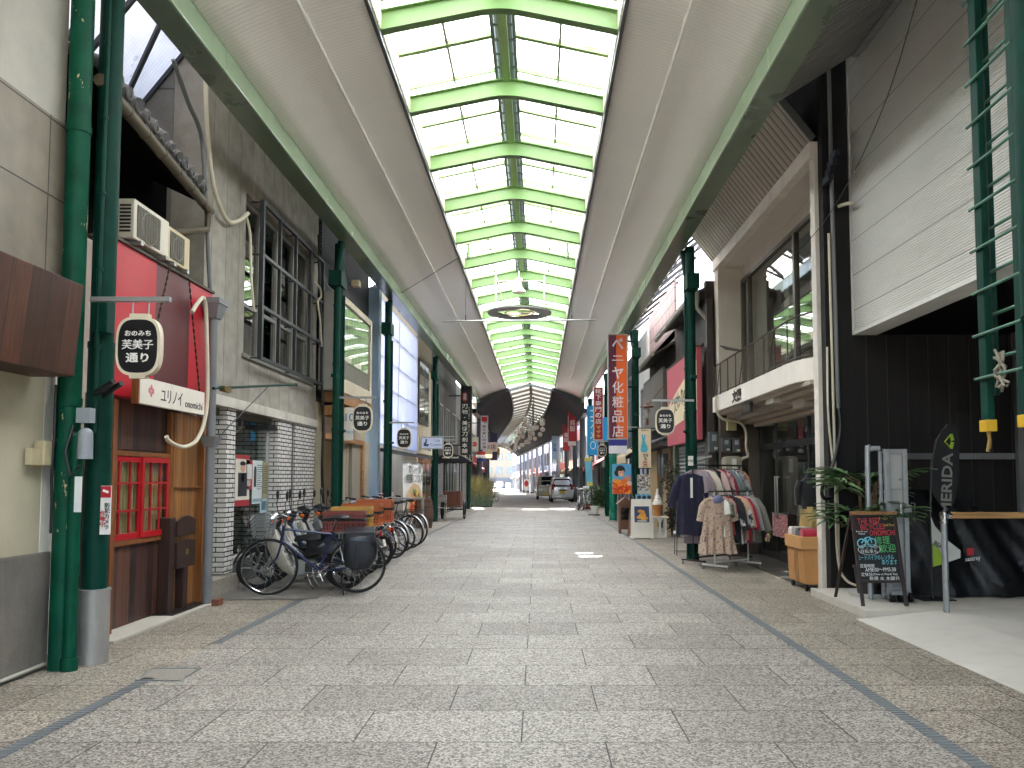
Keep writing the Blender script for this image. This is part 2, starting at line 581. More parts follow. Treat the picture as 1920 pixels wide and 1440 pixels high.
def chipped():
    m, t, b = newmat('chipped bottle green paint')
    co = coords(t)
    n = nd(t, 'TexNoise', Vector=nd(t, 'Mapping', Vector=co, Scale=(1, 1, .35)).outputs[0], Scale=13., Detail=8., Roughness=.7).outputs[0]
    z = nd(t, 'SeparateXYZ', Vector=co).outputs[2]
    band = math_(t, 'MULTIPLY', ramp(t, z, .5, 1.0), ramp(t, z, 1.75, 1.95, (1, 1, 1, 1), (0, 0, 0, 1)))
    f = math_(t, 'GREATER_THAN', math_(t, 'ADD', n, math_(t, 'MULTIPLY', band, .07)), .695)
    g = nd(t, 'TexNoise', Vector=co, Scale=4., Detail=6.).outputs[0]
    base = mix(t, ramp(t, g, .3, .7), lin('#043a29'), lin('#06503a'))
    t.links.new(mix(t, f, base, lin('#c9b88a')), b.inputs['Base Color'])
    b.inputs['Roughness'].default_value = .5
    b.inputs['Specular IOR Level'].default_value = .15
    return m
CHIPPED = chipped()
CEIL = ribs('beige corrugated ceiling', '#e8e5df', .06, 'Y', .0012, .5, var=.03, grime=.03, dark=.14, gcol='#6d6555')
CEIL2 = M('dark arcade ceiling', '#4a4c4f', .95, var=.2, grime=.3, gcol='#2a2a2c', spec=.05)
DARKEDGE = M('dark grey trim', '#4b4d4a', .4, grime=.3)
LOUVRE = M('cream louvre slats', '#d9d3bd', .5)
ALU = M('dull aluminium', '#a7a8a6', .38, .7, var=.1)
STEEL = M('brushed stainless steel', '#b9b9b8', .28, 1., var=.08)
GALV = M('galvanised steel', '#9a9d9e', .42, .6, var=.16, scale=9)
BLACK = M('black paint', '#131314', .4, var=.2)
RUBBER = M('black rubber', '#111112', .8, var=.2)
PANE = translucent('milky roof glazing', '#f2f7fb', .0, .12, dirt=.93)
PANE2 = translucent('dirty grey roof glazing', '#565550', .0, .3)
SHEET = translucent('corrugated plastic sheet', '#e9e4e0', .0, .25, ('Y', .05), dirt=.5)
WHITE = M('white paint', '#dedbd2', .5, var=.06, grime=.12, gcol='#8f897c')
CABLE = M('cream cable sheath', '#c9c2ac', .55)
GCABLE = M('grey conduit', '#6c6f70', .5, grime=.3)
BCABLE = M('black cable', '#17181a', .5)
RUST = M('rusty chain steel', '#4a3a2e', .6, .6)

# ================================================================ ground
def sheet(name, pts, mat, kind='structure', label=None):
    mb = MB()
    mb.face(pts)
    return tag(mb.build(name, mat), label, None, None, kind)
mb = MB()
ys = [-60, 22, 60, 120, 400]
for a, b in zip(ys, ys[1:]):
    mb.face([(-260, a, zg(a)), (260, a, zg(a)), (260, b, zg(b)), (-260, b, zg(b))])
tag(mb.build('street', PAVE), 'speckled grey granite paved pedestrian street', kind='structure')
for x in (-2.74, 2.165):
    mb = MB()
    y = -6.0
    while y < 60:
        L = 1.18
        if not (x < 0 and 6.0 < y + L / 2 < 7.0):
            mb.face([(x - .045, y, zg(y) + .004), (x + .045, y, zg(y) + .004), (x + .045, y + L - .008, zg(y + L) + .004), (x - .045, y + L - .008, zg(y + L) + .004)])
        y += L
    tag(mb.build('drain_channel', GUTTER), 'grey slotted drain cover strip along the street edge', kind='structure')
# inspection cover let into the left strip
p = [G(*q) for q in ((255, 1276), (338, 1277), (374, 1254), (286, 1254))]
mb = MB()
mb.face([(v.x, v.y, .004) for v in p])
cvr = mb.build('inspection_cover', M('cover stone', '#8d887e', .6, var=.35, scale=60))
tag(cvr, 'flat rectangular inspection cover with a thin metal edge in the paving', 'manhole cover')
mb = MB()
for a, b in zip(p, p[1:] + p[:1]):
    mb.bar((a.x, a.y, .005), (b.x, b.y, .005), .018, .008)
mb.build('rim', ALU, cvr)
sheet('pavement', [(-4.3, 9.35, .009), (-2.58, 9.5, .009), (-2.58, 12.8, .009), (-4.3, 12.8, .009)], M('worn dark asphalt', '#6e6a63', .85, var=.2, bump=.4, bscale=80))
# concrete apron of the bay on the right: a flat slab at the back and a shallow ramp in front of it
mb = MB()
mb.prism([(3.27, 0.0), (3.27, .09), (9.5, .09), (9.5, 0.0)], 'Y', 8.15, 9.8)
mb.build('concrete_slab', CONC, kind='structure', bevel=.008)
mb = MB()
mb.prism([(3.17, 0.0), (3.17, .006), (3.95, .088), (9.5, .088), (9.5, 0.0)], 'Y', -5, 8.148)
mb.build('concrete_ramp', M('smooth pale concrete', '#bcb8ae', .75, var=.12, grime=.3, gcol='#8a8478', scale=.8), kind='structure')

# ================================================================ arcade roof (near arcade)
XC = -.415
arc = thing('arcade_roof', 'long beige arcade canopy with lime green beams and bright glazed ridge over the near street', 'arcade roof', (XC, 18, 5.44))
Y0, Y1 = -8.0, 43.2
for sgn in (-1, 1):
    def X(v, sgn=sgn):
        return XC + sgn * v
    mb = MB()
    prof = []
    for i in range(9):
        u = i / 8
        prof.append((X(2.69 - 1.385 * u), 5.68 + .52 * u + .05 * math.sin(PI * u)))
    mb.strip(prof, Y0, Y1, 2)
    mb.build('ceiling_panel', CEIL, arc, smooth=True, solid=.02)
    mb = MB()                                 # box gutter along the eaves
    y = Y0
    k = 0
    while y < Y1:
        L = 3.94
        mb.box(X(2.69), X(2.985), y + .003, y + L - .003, 5.44, 5.70)
        y += L
        k += 1
    mb.build('eaves_gutter', FASCIA, arc, bevel=.012)
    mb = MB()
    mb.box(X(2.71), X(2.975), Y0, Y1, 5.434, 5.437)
    mb.build('shaded_gutter_face', M('shaded gutter green', '#5f6f58', .3, var=.15, scale=.8, grime=.2, coat=.3), arc)  # darker underside added, its shade put into the colour
    mb = MB()
    mb.box(X(1.285), X(1.325), Y0, Y1, 6.165, 6.27)
    mb.build('edge_trim', DARKEDGE, arc)
    mb = MB()
    y = Y0
    while y < Y1:
        mb.box(X(1.27), X(1.282), y, y + .03, 6.22, 6.60)
        y += .062
    mb.box(X(1.284), X(1.30), Y0, Y1, 6.27, 6.30)
    mb.build('louvre', LOUVRE, arc)
    mb = MB()                                 # pale conduit running along the ceiling
    u = .57
    cx, cz = X(2.69 - 1.385 * u), 5.68 + .52 * u + .02
    mb.tube([(cx, Y0, cz - .01), (cx, Y1 - 4 - (sgn > 0) * 1.5, cz - .01)], .02, 8)
    y = Y0
    while y < Y1 - 6:
        mb.cyl((cx, y, cz), (cx, y + .09, cz - .01), .028, None, 8)
        y += 1.97
    mb.build('conduit', M('pale conduit', '#f0ede4', .45), arc)
BEAMS = [6.45 + 1.97 * k for k in range(-7, 19)]
def arch(v, off):
    """height of the bent beam at distance v from the ridge"""
    a = abs(v)
    k = .26 / 1.26
    if a < .25:
        return 6.455 - k * (.125 + a * a / .5) + off
    return 6.455 - k * a + off
for y in BEAMS:
    xs = [-1.27 + 2.54 * i / 24 for i in range(25)]
    mb = MB()
    lo = [(XC + v, arch(v, 0)) for v in xs]
    hi = [(XC + v, arch(v, .215)) for v in xs]
    mb.prism(lo + hi[::-1], 'Y', y - .012, y + .012)
    for pr, dz in ((lo, -.012), (hi, .0)):
        mb.prism(pr + [(q[0], q[1] + .012) for q in pr[::-1]], 'Y', y - .06, y + .06)
    mb.build('roof_beam', GREEN_BEAM, arc, smooth=True)
for k, (a, b) in enumerate(zip(BEAMS, BEAMS[1:])):
    mid = (a + b) / 2
    mb = MB()
    mb2 = MB()
    for sgn in (-1, 1):
        ex, ez = XC + sgn * 1.26, 6.50
        rx, rz = XC + sgn * .13, 6.75
        mb.bar((ex, mid - .02, ez - .03), (rx, mid - .02, rz - .03), .07, .06)
        for e in (a + .14, b - .14):
            mb.bar((ex, e, ez - .01), (rx, e, rz - .01), .035, .06)
        mx, mz = (ex + rx) / 2 - sgn * .02, (ez + rz) / 2 - .025
        mb2.bar((mx, a + .05, mz), (mx, b - .05, mz), .03, .04)
    mb.build('purlin', GREEN_LITE, arc)
    mb2.build('glazing_bar', M('grey green metal', '#a3ae94', .4), arc)
    mb = MB()
    for sgn in (-1, 1):
        def P(v, y, sgn=sgn):
            return (XC + sgn * v, y, 6.50 + (6.75 - 6.50) * (1.26 - v) / 1.13)
        def patch(v0, v1, ya, yb):
            mb.face([P(v0, ya), P(v1, ya), P(v1, yb), P(v0, yb)])
        if k == 13 and sgn > 0:               # opening added to the glazing to drop sun patches on the paving
            patch(.10, .16, a, b)
            patch(.62, 1.26, a, b)
            patch(.16, .62, a, 18.62)
            patch(.16, .62, 18.86, 19.18)
            patch(.50, .62, 19.18, 19.46)
            patch(.16, .22, 18.62, 18.86)
            patch(.16, .62, 19.46, b)
        else:
            patch(.10, 1.26, a, b)
    mb.build('glazing_pane', PANE, arc)
mb = MB()
mb.box(XC - .05, XC + .05, Y0, Y1, 6.64, 6.74)
mb.build('ridge_beam', M('pale ridge green', '#93b070', .5), arc)
mb = MB()
for sgn in (-1, 1):
    mb.bar((XC + sgn * .13, Y0, 6.70), (XC + sgn * .13, Y1, 6.70), .04, .05)
    y = Y0
    while y < Y1:
        mb.box(XC + sgn * .06, XC + sgn * .12, y, y + .05, 6.72, 6.73)
        y += .33
mb.box(XC - .14, XC + .14, Y0, Y1, 6.80, 6.81)
mb.build('ridge_cap', M('weathered grey metal', '#707a70', .5), arc)
# plastic sheets that close the slits between canopy and houses
def side_sheet(pts, ya, yb, step, xdirs, label):
    t_ = thing('side_roof', label, 'side roof', (pts[0][0], (ya + yb) / 2, pts[0][1]))
    mb = MB()
    mb.strip(pts, ya, yb)
    mb.build('plastic_sheet', SHEET, t_)
    mb = MB()
    y = ya
    n = max(1, round((yb - ya) / step))
    for i in range(n + 1):
        y = ya + (yb - ya) * i / n
        mb.bar((pts[-2][0], y, pts[-2][1] - .03), (pts[-1][0], y, pts[-1][1] - .03), .05)
    for u in (.3, .75):
        q = (pts[-2][0] + (pts[-1][0] - pts[-2][0]) * u, pts[-2][1] + (pts[-1][1] - pts[-2][1]) * u - .05)
        mb.bar((q[0], ya, q[1]), (q[0], yb, q[1]), .03)
    for i in range(n):
        y = ya + (yb - ya) * i / n
        if 1:
            mb.bar((pts[-2][0], y, pts[-2][1] - .06), (pts[-1][0], y + (yb - ya) / n, pts[-1][1] - .06), .045)
    mb.build('steel_frame', M('dark steel', '#3b3d40', .5, .4), t_)
side_sheet([(-3.0, 5.75), (-3.1, 7.7), (-3.35, 7.55), (-5.2, 5.15)], -8, 9.28, 1.15, -1, 'lilac white corrugated plastic roof sheets above the tiled eave on the left')  # first upright strip is unseen, added to close a sun leak
side_sheet([(2.2, 5.9), (2.58, 5.75), (3.9, 6.9)], 15.9, 26, 1.2, 1, 'lilac white plastic roof sheets beyond the balcony shop on the right')

mb = MB()  # unseen deck added over the canopies to keep stray sun out
for x0, x1, za, zb, ya, yb in ((-1.75, -4.4, 6.6, 7.7, 9.4, 18.3), (-1.75, -4.4, 6.6, 7.7, 25.65, Y1), (.92, 4.2, 6.6, 7.55, Y0, 15.8), (.92, 4.2, 6.6, 7.3, 26.0, Y1), (-1.75, -3.05, 6.6, 7.7, Y0, 9.4), (-1.75, -4.7, 6.6, 7.7, 18.3, 25.65), (.92, 2.2, 6.6, 6.9, 15.8, 26.0)):
    mb.hexa([(x0, ya, za), (x1, ya, zb), (x1, yb, zb), (x0, yb, za), (x0, ya, za + .04), (x1, ya, zb + .04), (x1, yb, zb + .04), (x0, yb, za + .04)])
mb.face([(.92, 15.82, 6.6), (2.2, 15.82, 5.92), (2.58, 15.82, 5.77), (3.9, 15.82, 6.92), (4.2, 15.82, 7.55)])  # end panel added against a sun leak
mb.build('roof_deck', GALV, arc)
# ================================================================ arcade posts
def arcade_post(name, x, y, label, style='pair', top=5.44, group='green posts carrying the arcade roof', base=True):
    z0 = zg(y)
    t_ = thing(name, label, 'post', (x, y, z0), group)
    side = -1 if x < 0 else 1
    mb = MB()
    mb.tube([(x, y, z0), (x, y, top)], .083, 16)
    for z in (z0 + 2.55, z0 + 1.35, z0 + 3.6):
        mb.cyl((x, y, z), (x, y, z + .03), .089, None, 16)
    mb.build('column', GREEN, t_, smooth=True)
    mb = MB()
    if style == 'pair':
        px, py = x - .02 * side, y + .22 if side > 0 else y - .20
        mb.tube([(px, py, z0), (px, py, top - .5), (px - side * .05, py, top - .1), (px - side * .05, py, top)], .057, 12)
        for z in (1.1, 2.2, 3.3, 4.3):
            mb.cyl((px, py, z0 + z), (px, py, z0 + z + .05), .066, None, 12)
        mb.build('downpipe', GREEN, t_, smooth=True)
        mb = MB()
        mb.box(x - .11, x + .11, y - .3, y + .1, top - .78, top - .52)
        mb.box(x - .05, x + .05, y - .28, y + .28, z0 + 3.1, z0 + 3.16)
        mb.build('bracket', GREEN, t_, bevel=.01)
        mb = MB()
        mb.tube([(x - side * .1, y - .03, z0 + .1), (x - side * .1, y - .03, top - .9)], .018, 8)
        mb.build('conduit', GREEN, t_, smooth=True)
    if base:
        mb = MB()
        mb.tube([(x, y, z0), (x, y, z0 + .12)], .098, 16)
        mb.build('base_collar', GREEN, t_, smooth=True)
    mb = MB()
    d = Vector((-side * .16, -.10, .09))
    mb.cyl(Vector((x, y, z0 + 2.12)), Vector((x, y, z0 + 2.12)) + d, .022, None, 8)
    mb.build('hook', BLACK, t_)
    return t_
XL, XR = -3.43, 2.66
LP = [13.76, 18.35, 26.81, 39.7]
RP = [13.95, 21.9, 31.0, 41.0]
lab_l = ['green post pair standing between the brick shop and the motorbikes', 'green post beside the white sheeted front and the curry banner', 'green post beyond the wooden barrel on the left', 'green post beyond the covered cart on the left']
lab_r = ['green post behind the clothes racks', 'green post pair behind the portrait poster', 'green post beside the pale blue banner', 'green post next to the parked silver car']
for y, l in zip(LP, lab_l):
    arcade_post('arcade_post', XL, y, l, 'pair')
for y, l in zip(RP, lab_r):
    arcade_post('arcade_post', XR, y, l, 'pair')
# the two nearest posts, built from what can be seen of them
t_ = thing('arcade_post', 'nearest left green post group with flaking paint and a steel guard at its foot', 'post', (-3.43, 6.26, 0), 'green posts carrying the arcade roof')
mb = MB()
mb.tube([(-3.43, 6.30, 0), (-3.43, 6.30, 2.42)], .095, 20)
mb.tube([(-3.43, 6.30, 2.42), (-3.43, 6.30, 5.5)], .088, 20)
mb.cyl((-3.43, 6.30, 2.42), (-3.43, 6.30, 2.47), .1, None, 20)
mb.cyl((-3.43, 6.30, 1.62), (-3.43, 6.30, 1.64), .099, None, 20)
mb.build('column', GREEN, t_, smooth=True)
mb = MB()
mb.tube([(-3.53, 6.06, 0), (-3.53, 6.06, 4.9), (-3.53, 6.06, 5.6)], .082, 18)
for z in (1.95, 4.05):
    mb.cyl((-3.53, 6.06, z), (-3.53, 6.06, z + .06), .09, None, 18)
mb.build('downpipe', CHIPPED, t_, smooth=True)
mb = MB()
mb.tube([(-3.44, 6.02, 0), (-3.44, 6.02, 1.75)], .046, 14)
mb.cyl((-3.44, 6.02, 0.0), (-3.44, 6.02, .09), .058, None, 14)
mb.build('downpipe', CHIPPED, t_, smooth=True)
mb = MB()
mb.tube([(-3.37, 6.12, 1.75), (-3.38, 6.14, 3.2), (-3.37, 6.14, 5.5)], .018, 10)
for z in (2.4, 3.0, 3.6, 4.2, 4.8):
    mb.cyl((-3.375, 6.14, z), (-3.375, 6.14, z + .03), .024, None, 10)
mb.build('conduit', GREEN, t_, smooth=True)
mb = MB()
mb.tube([(-3.415, 6.28, .0), (-3.415, 6.28, .56)], .115, 20, cap=False)
mb.cyl((-3.415, 6.28, .545), (-3.415, 6.28, .56), .119, None, 20)
mb.build('guard_plate', M('guard steel', '#9c9a96', .4, .35, var=.18, grime=.35, gcol='#5e5a52'), t_, smooth=True)
mb = MB()
mb.box(-3.42, -3.30, 6.12, 6.24, 2.52, 2.78)
mb.build('bracket', GREEN, t_, bevel=.01)
mb = MB()
for yy in (6.1, 6.22):
    mb.cyl((-3.36, yy, 2.05), (-3.17, yy - .1, 2.13), .022, None, 10)
mb.build('hook', BLACK, t_)
mb = MB()
mb.box(-3.43, -3.33, 5.98, 6.06, 1.82, 1.93)
mb.cyl((-3.36, 5.99, 1.55), (-3.36, 5.99, 1.73), .055, .052, 14)
mb.sphere((-3.36, 5.99, 1.73), .052, 12)
mb.build('lamp_housing', M('grey plastic housing', '#8b9196', .45), t_, smooth=True)
mb = MB()
mb.box(-3.40, -3.35, 5.94, 5.95, 1.16, 1.42)
mb.build('notice_plate', M('off white plate', '#d4d8d8', .5), t_)
mb = MB()
mb.tube([(-3.44, 5.97, 1.8), (-3.47, 5.93, 1.6), (-3.42, 5.92, 1.42), (-3.36, 5.93, 1.5)], .012, 8)
mb.build('cable', BCABLE, t_, smooth=True)
mb = MB()
mb.box(-3.335, -3.255, 6.18, 6.186, .98, 1.35)
cs = mb.build('camera_notice', M('white sticker', '#e6e3dc', .5), t_)
mb = MB()
mb.box(-3.333, -3.257, 6.1765, 6.1795, 1.26, 1.347)
mb.build('red_panel', M('signal red', '#b51e2c', .5), cs)
mb = MB()
mb.obox((-3.295, 6.175, 1.308), (.045, .002, .018), 0, 0, .35)
mb.build('camera_pictogram', M('pure white', '#f0eee8', .5), cs)
text('防\n犯\nカ\nメ\nラ', .042, (-3.281, 6.176, 1.12), 'S', BLACK, cs, spacing=.98)
text('作\n動\n中', .042, (-3.315, 6.176, 1.1), 'S', M('signal red', '#b51e2c', .5), cs, spacing=.98)
t_ = thing('arcade_post', 'nearest right green post behind the hanging ladder', 'post', (2.86, 4.7, 0), 'green posts carrying the arcade roof')
mb = MB()
mb.tube([(2.90, 4.66, 2.35), (2.90, 4.66, 5.5)], .075, 16)
mb.build('column', GREEN, t_, smooth=True)
mb = MB()
mb.box(2.86, 3.05, 4.56, 4.72, 2.77, 2.97)
mb.build('bracket', GREEN, t_, bevel=.01)
mb = MB()
mb.tube([(2.93, 4.66, 0), (2.93, 4.66, 2.4)], .085, 16)
mb.build('footing_pipe', M('weathered green pipe', '#4f6a5e', .5, grime=.4), t_, smooth=True)
mb = MB()
mb.box(2.90, 2.97, 4.54, 4.6, 1.95, 2.15)
mb.build('junction_box', M('pale grey box', '#b5b8b4', .5), t_, bevel=.008)

# folded access ladder hanging from the canopy on the right
lad = thing('ladder', 'green steel access ladder with yellow tips hanging from the canopy on the right', 'ladder', (2.9, 5.0, 1.75))
def rail(x, y, z0, z1, w, d):
    mb = MB()
    mb.box(x - w / 2, x + w / 2, y - d / 2, y + d / 2, z0, z1)
    return mb.build('side_rail', GREEN, lad, bevel=.006)
pL, pR = (2.925, 5.24), (2.90, 4.78)
rail(pL[0], pL[1], 1.78, 5.9, .045, .085)
rail(pL[0] + .065, pL[1] + .02, 1.95, 5.9, .03, .07)
rail(pR[0], pR[1], 1.76, 5.9, .06, .075)
rail(pR[0] + .07, pR[1] + .02, 1.95, 5.9, .03, .07)
for p in (pL, pR):
    mb = MB()
    mb.box(p[0] - .034, p[0] + .034, p[1] - .045, p[1] + .045, 1.71, 1.785)
    mb.build('yellow_tip', M('yellow paint', '#d1a51e', .5, grime=.4), lad, bevel=.004)
z = 2.06
k = 0
while z < 5.8:
    for dx, dz in ((-.028, 0), (.055, .13)):
        mb = MB()
        mb.cyl((pL[0] + dx, pL[1] + .09, z + dz), (pR[0] + dx, pR[1] - .03, z + dz), .0105, None, 10)
        mb.build('rung', M('worn green rung', '#4c7a68', .4, .3, var=.2), lad, smooth=True)
    z += .285
mb = MB()
for k in range(5):
    r = random.Random(k)
    pts = [(2.885 + r.uniform(-.02, .03), 5.0 + r.uniform(-.05, .06), 2.2 - .05 * j + r.uniform(-.03, .03)) for j in range(6)]
    mb.tube(pts, .009, 6)
mb.torus((2.89, 5.02, 2.07), .05, .009, 'X', 16, 6)
mb.build('rope', M('grey rope', '#8d8778', .9), lad, smooth=True)
mb = MB()
mb.tube([(2.92, 5.24, 1.72), (2.925, 5.23, 1.66), (2.915, 5.24, 1.58)], .01, 6)
mb.tube([(2.93, 5.24, 1.72), (2.94, 5.25, 1.65), (2.935, 5.25, 1.6)], .009, 6)
mb.build('cord', M('tan cord', '#a98a4d', .9), lad, smooth=True)

# ================================================================ round street-name signs
def street_sign(px, py, yp, arm_from, label, s=1.0):
    c = FY(px, py, yp)
    t_ = thing('street_sign', label, 'street sign', (c.x, c.y, c.z), 'oval street-name signs on the arcade posts')
    def oval(rx, rz, y0, y1, corner=.12):
        pts = []
        for k in range(40):
            a = 2 * PI * k / 40
            ca, sa = math.cos(a), math.sin(a)
            e = .62
            pts.append((c.x + rx * math.copysign(abs(ca) ** e, ca), c.z + rz * math.copysign(abs(sa) ** e, sa)))
        mb = MB()
        mb.prism(pts, 'Y', c.y + y0, c.y + y1)
        return mb
    b = oval(.165 * s, .222 * s, -.03, .03).build('sign_board', M('cream sign rim', '#d8cdb4', .5), t_)
    mb = MB()
    mb.box(c.x - .07 * s, c.x + .07 * s, c.y - .028, c.y + .028, c.z + .2 * s, c.z + .245 * s)
    mb.box(c.x - .06 * s, c.x + .06 * s, c.y - .028, c.y + .028, c.z - .24 * s, c.z - .2 * s)
    mb.build('mount', M('cream sign rim', '#d8cdb4', .5), t_)
    oval(.146 * s, .200 * s, -.034, -.029).build('sign_face', M('black sign face', '#0b0b0d', .35), b)
    wm = M('white lettering', '#e9e6df', .5)
    for w, dz, wd, h in (('おのみち', .095, .195, .042), ('芙美子', .012, .235, .075), ('通り', -.088, .17, .072)):
        text(w, .06, (c.x, c.y - .035, c.z + dz * s), 'S', wm, b, bold=.012 if dz == .012 else .026, fit=(wd * s, h * s))
    a = Vector(arm_from)
    za = c.z + .34 * s
    mb = MB()
    mb.box(min(a.x, c.x - .16 * s) if a.x < c.x else c.x - .22, max(a.x, c.x + .16) if a.x > c.x else c.x + .22, c.y - .02, c.y + .02, za, za + .035)
    for dx in (-.06, .06):
        mb.cyl((c.x + dx * s, c.y, c.z + .22 * s), (c.x + dx * s, c.y, za), .006, None, 6)
    mb.build('arm', ALU, t_)
    return t_
for a in ((262, 650, 6.0, (-3.36, 6), 'largest oval black おのみち芙美子通り sign, in front of the red panel on the nearest left post'),
          (680, 785, 13.6, (XL, 13.6), 'oval black street sign hanging beside the beige upper shop window'),
          (758, 822, 18.2, (XL, 18.2), 'oval black street sign against the white sheeted wall'),
          (840, 845, 26.6, (XL, 26.6), 'oval black street sign next to the white cafe sign'),
          (880, 858, 39.5, (XL, 39.5), 'small oval black street sign half hidden under the long black shop sign'),
          (1247, 790, 13.75, (XR, 13.8), 'oval black street sign in front of the cream and red sign board on the right'),
          (1165, 826, 21.6, (XR, 21.6), 'oval black street sign overlapping the foot of the orange and maroon sign'),
          (1129, 845, 30.7, (XR, 30.7), 'oval black street sign left of the orange sign under the dark red sign'),
          (1109, 859, 40.7, (XR, 40.7), 'small oval black street sign next to the blue banner'),
          (1092, 862, 48.5, (XR, 48.5), 'smallest oval black street sign, farthest along the right side')):
    street_sign(*a)
# ================================================================ buildings on the left
BLK_WOOD = planks('dark stained boards', ['#54322a', '#1b191a', '#6b4536', '#241f20', '#4a2c26'], .115, 'Y', 'Z', .5)
WOOD_Z = planks('orange brown boards', ['#a06c38', '#8c5a2c', '#b27c45'], .17, 'Y', 'Z', .5)
WOOD_TRIM = planks('warm timber trim', ['#8a5228', '#9c6232'], .4, 'Y', 'Z', .5, gap=.0)
WOOD_TRIM_Y = planks('warm timber lintel', ['#9a6b3e', '#ab7a4a'], .8, 'Z', 'Y', .5, gap=.0)
DARKWOOD = planks('old dark timber', ['#2a2320', '#211c1a', '#352b25'], .14, 'Y', 'Z', .65, grime=.3)
DARK_IN = M('dim interior', '#0b0a08', .9, spec=.1)
RED = M('red enamel panel', '#b81f2e', .42, var=.1, grime=.2, gcol='#7d1a22')
MAROON = M('maroon enamel panel', '#5a2326', .45, var=.08)
REDF = M('red window paint', '#b3141f', .4, var=.08)
CREAM = M('cream plaster', '#b8b199', .8, var=.1, bump=.2, grime=.38, gcol='#9a917a')
GREYREND = M('grey cement render', '#77726a', .85, var=.3, bump=.5, bscale=45, grime=.6, gcol='#55504a')
PLASTER = M('white plaster', '#aeaba0', .8, var=.12, bump=.2, grime=.4, gcol='#9c9889')
TILE = bricks('grey stone cladding tiles', '#857d6f', '#7d7567', '#35322d', .69, .58, .006, 'YZ', .55, 0., .3, .25, phase=(-5.66 + 6.9, -3.52 + 5.8), var=.16)
CONCRETE = bricks('board-marked concrete', '#9a958a', '#8d897f', '#615d54', .44, 40., .006, 'YZ', .85, 0., .4, .42, phase=(0, 3), var=.22)
CONC_SIDE = bricks('cement side wall', '#7f7d78', '#77756f', '#4b4a48', .8, 1.0, .01, 'XZ', .85, 0., .4, .5, var=.2)
BRICKW = bricks('white glazed bricks', '#d8d6d0', '#c9c7c1', '#3f3e3c', .227, .061, .007, 'BOX', .25, .5, .8, .12)
GLASS = glass('shop glass', '#c2cfcb')
GLASSB = glass('plain window glass', '#9aa6a4', ior=2.1)
GLASSC = glass('mirror like upper glass', '#8f9a98', ior=2.9)
DKFRAME = M('dark bronze window frame', '#35373a', .4, .4)

# ---- nearest building, tile and cream plaster
b = thing('tiled_house', 'nearest left house, grey stone tiles over cream plaster with a brown wooden canopy', 'house', (-3.65, 3, 0))
mb = MB(); mb.box(-9, -3.66, -6, 6.1, 4.13, 8); mb.build('plaster_wall', PLASTER, b)
mb = MB(); mb.box(-9, -3.65, -6, 6.1, 2.2, 4.127); mb.build('tile_wall', TILE, b)
mb = MB(); mb.box(-9, -3.67, -6, 5.98, .862, 2.2); mb.build('cream_wall', CREAM, b)
mb = MB(); mb.box(-3.9, -3.665, 5.98, 6.1, .862, 2.2); mb.build('corner_trim', M('whitewash', '#d6d4c9', .7, grime=.2), b)
mb = MB(); mb.box(-9, -3.65, -6, 6.1, 0, .86); mb.build('plinth', GREYREND, b, bevel=.01)
mb = MB(); mb.tube([(-3.64, -6, .03), (-3.64, 5.2, .03), (-3.64, 6.05, .04)], .014, 8); mb.build('mortar_fillet', CONC, b)
mb = MB()
mb.hexa([(-9, -6, 2.14), (-3.36, -6, 2.14), (-3.36, 5.82, 2.14), (-9, 5.82, 2.14), (-9, -6, 2.80), (-3.29, -6, 2.80), (-3.29, 5.78, 2.80), (-9, 5.78, 2.80)])
mb.build('canopy', planks('walnut canopy boards', ['#4a2a1c', '#3a2116', '#5b3624', '#432619'], .2, 'Y', 'Z', .5, bump=.3), b, bevel=.006)
mb = MB(); mb.tube([(-3.62, 6.12, 0), (-3.62, 6.12, 5.5)], .02, 8); mb.build('conduit', BCABLE, b)
mb = MB()
for dx, dy in ((0, 0), (.02, -.03), (-.01, .03)):
    mb.tube([(-3.6 + dx, 6.0 + dy, 2.1), (-3.57 + dx, 5.95 + dy, 1.7), (-3.61 + dx, 6.0 + dy, 1.4), (-3.62 + dx, 6.05, 1.0)], .008, 6)
mb.build('cable', BCABLE, b, smooth=True)
mb = MB(); mb.box(-3.66, -3.58, 5.86, 5.98, 1.5, 1.68); mb.box(-3.655, -3.6, 5.75, 5.84, 1.5, 1.62); mb.build('junction_box', M('ivory plastic', '#b9ad8c', .5), b, bevel=.008)
mb = MB(); mb.box(-3.655, -3.60, 5.0, 5.16, .30, .44); mb.cyl((-3.6, 5.08, .37), (-3.585, 5.08, .37), .03); mb.build('outlet_box', M('pale grey box', '#b5b8b4', .5), b, bevel=.006)

# ---- little shop with the red panel
b = thing('red_panel_shop', 'small shop with a red and maroon panel above brown boards and a red latticed window', 'shop', (-3.85, 8.2, 0))
mb = MB(); mb.box(-9, -3.93, 6.3, 9.28, 0, 3.5); mb.build('wall', M('pale side wall', '#c9c3b6', .8, grime=.3), b)
mb = MB(); mb.box(-9, -4.35, 6.12, 9.28, 3.5, 5.2); mb.build('upper_wall', M('eave shade boards', '#070605', .9, spec=.1), b)  # near black colour stands in for the shade under the eave
mb = MB(); mb.box(-3.93, -3.88, 7.27, 8.48, .03, .78); mb.build('dado_boards', BLK_WOOD, b)
mb = MB(); mb.box(-3.93, -3.885, 7.27, 8.75, 1.68, 2.15); mb.build('transom_boards', BLK_WOOD, b)
mb = MB(); mb.box(-3.93, -3.80, 6.98, 7.19, .0, 2.15); mb.build('corner_post', planks('red brown post', ['#5e2a17', '#51240f'], .5, 'Y', 'Z', .5, gap=0), b)
mb = MB(); mb.box(-3.93, -3.785, 7.192, 7.268, .0, 2.12)
mb.box(-3.93, -3.85, 7.27, 8.5, .78, .825)
mb.box(-3.93, -3.85, 7.27, 8.5, 1.615, 1.66)
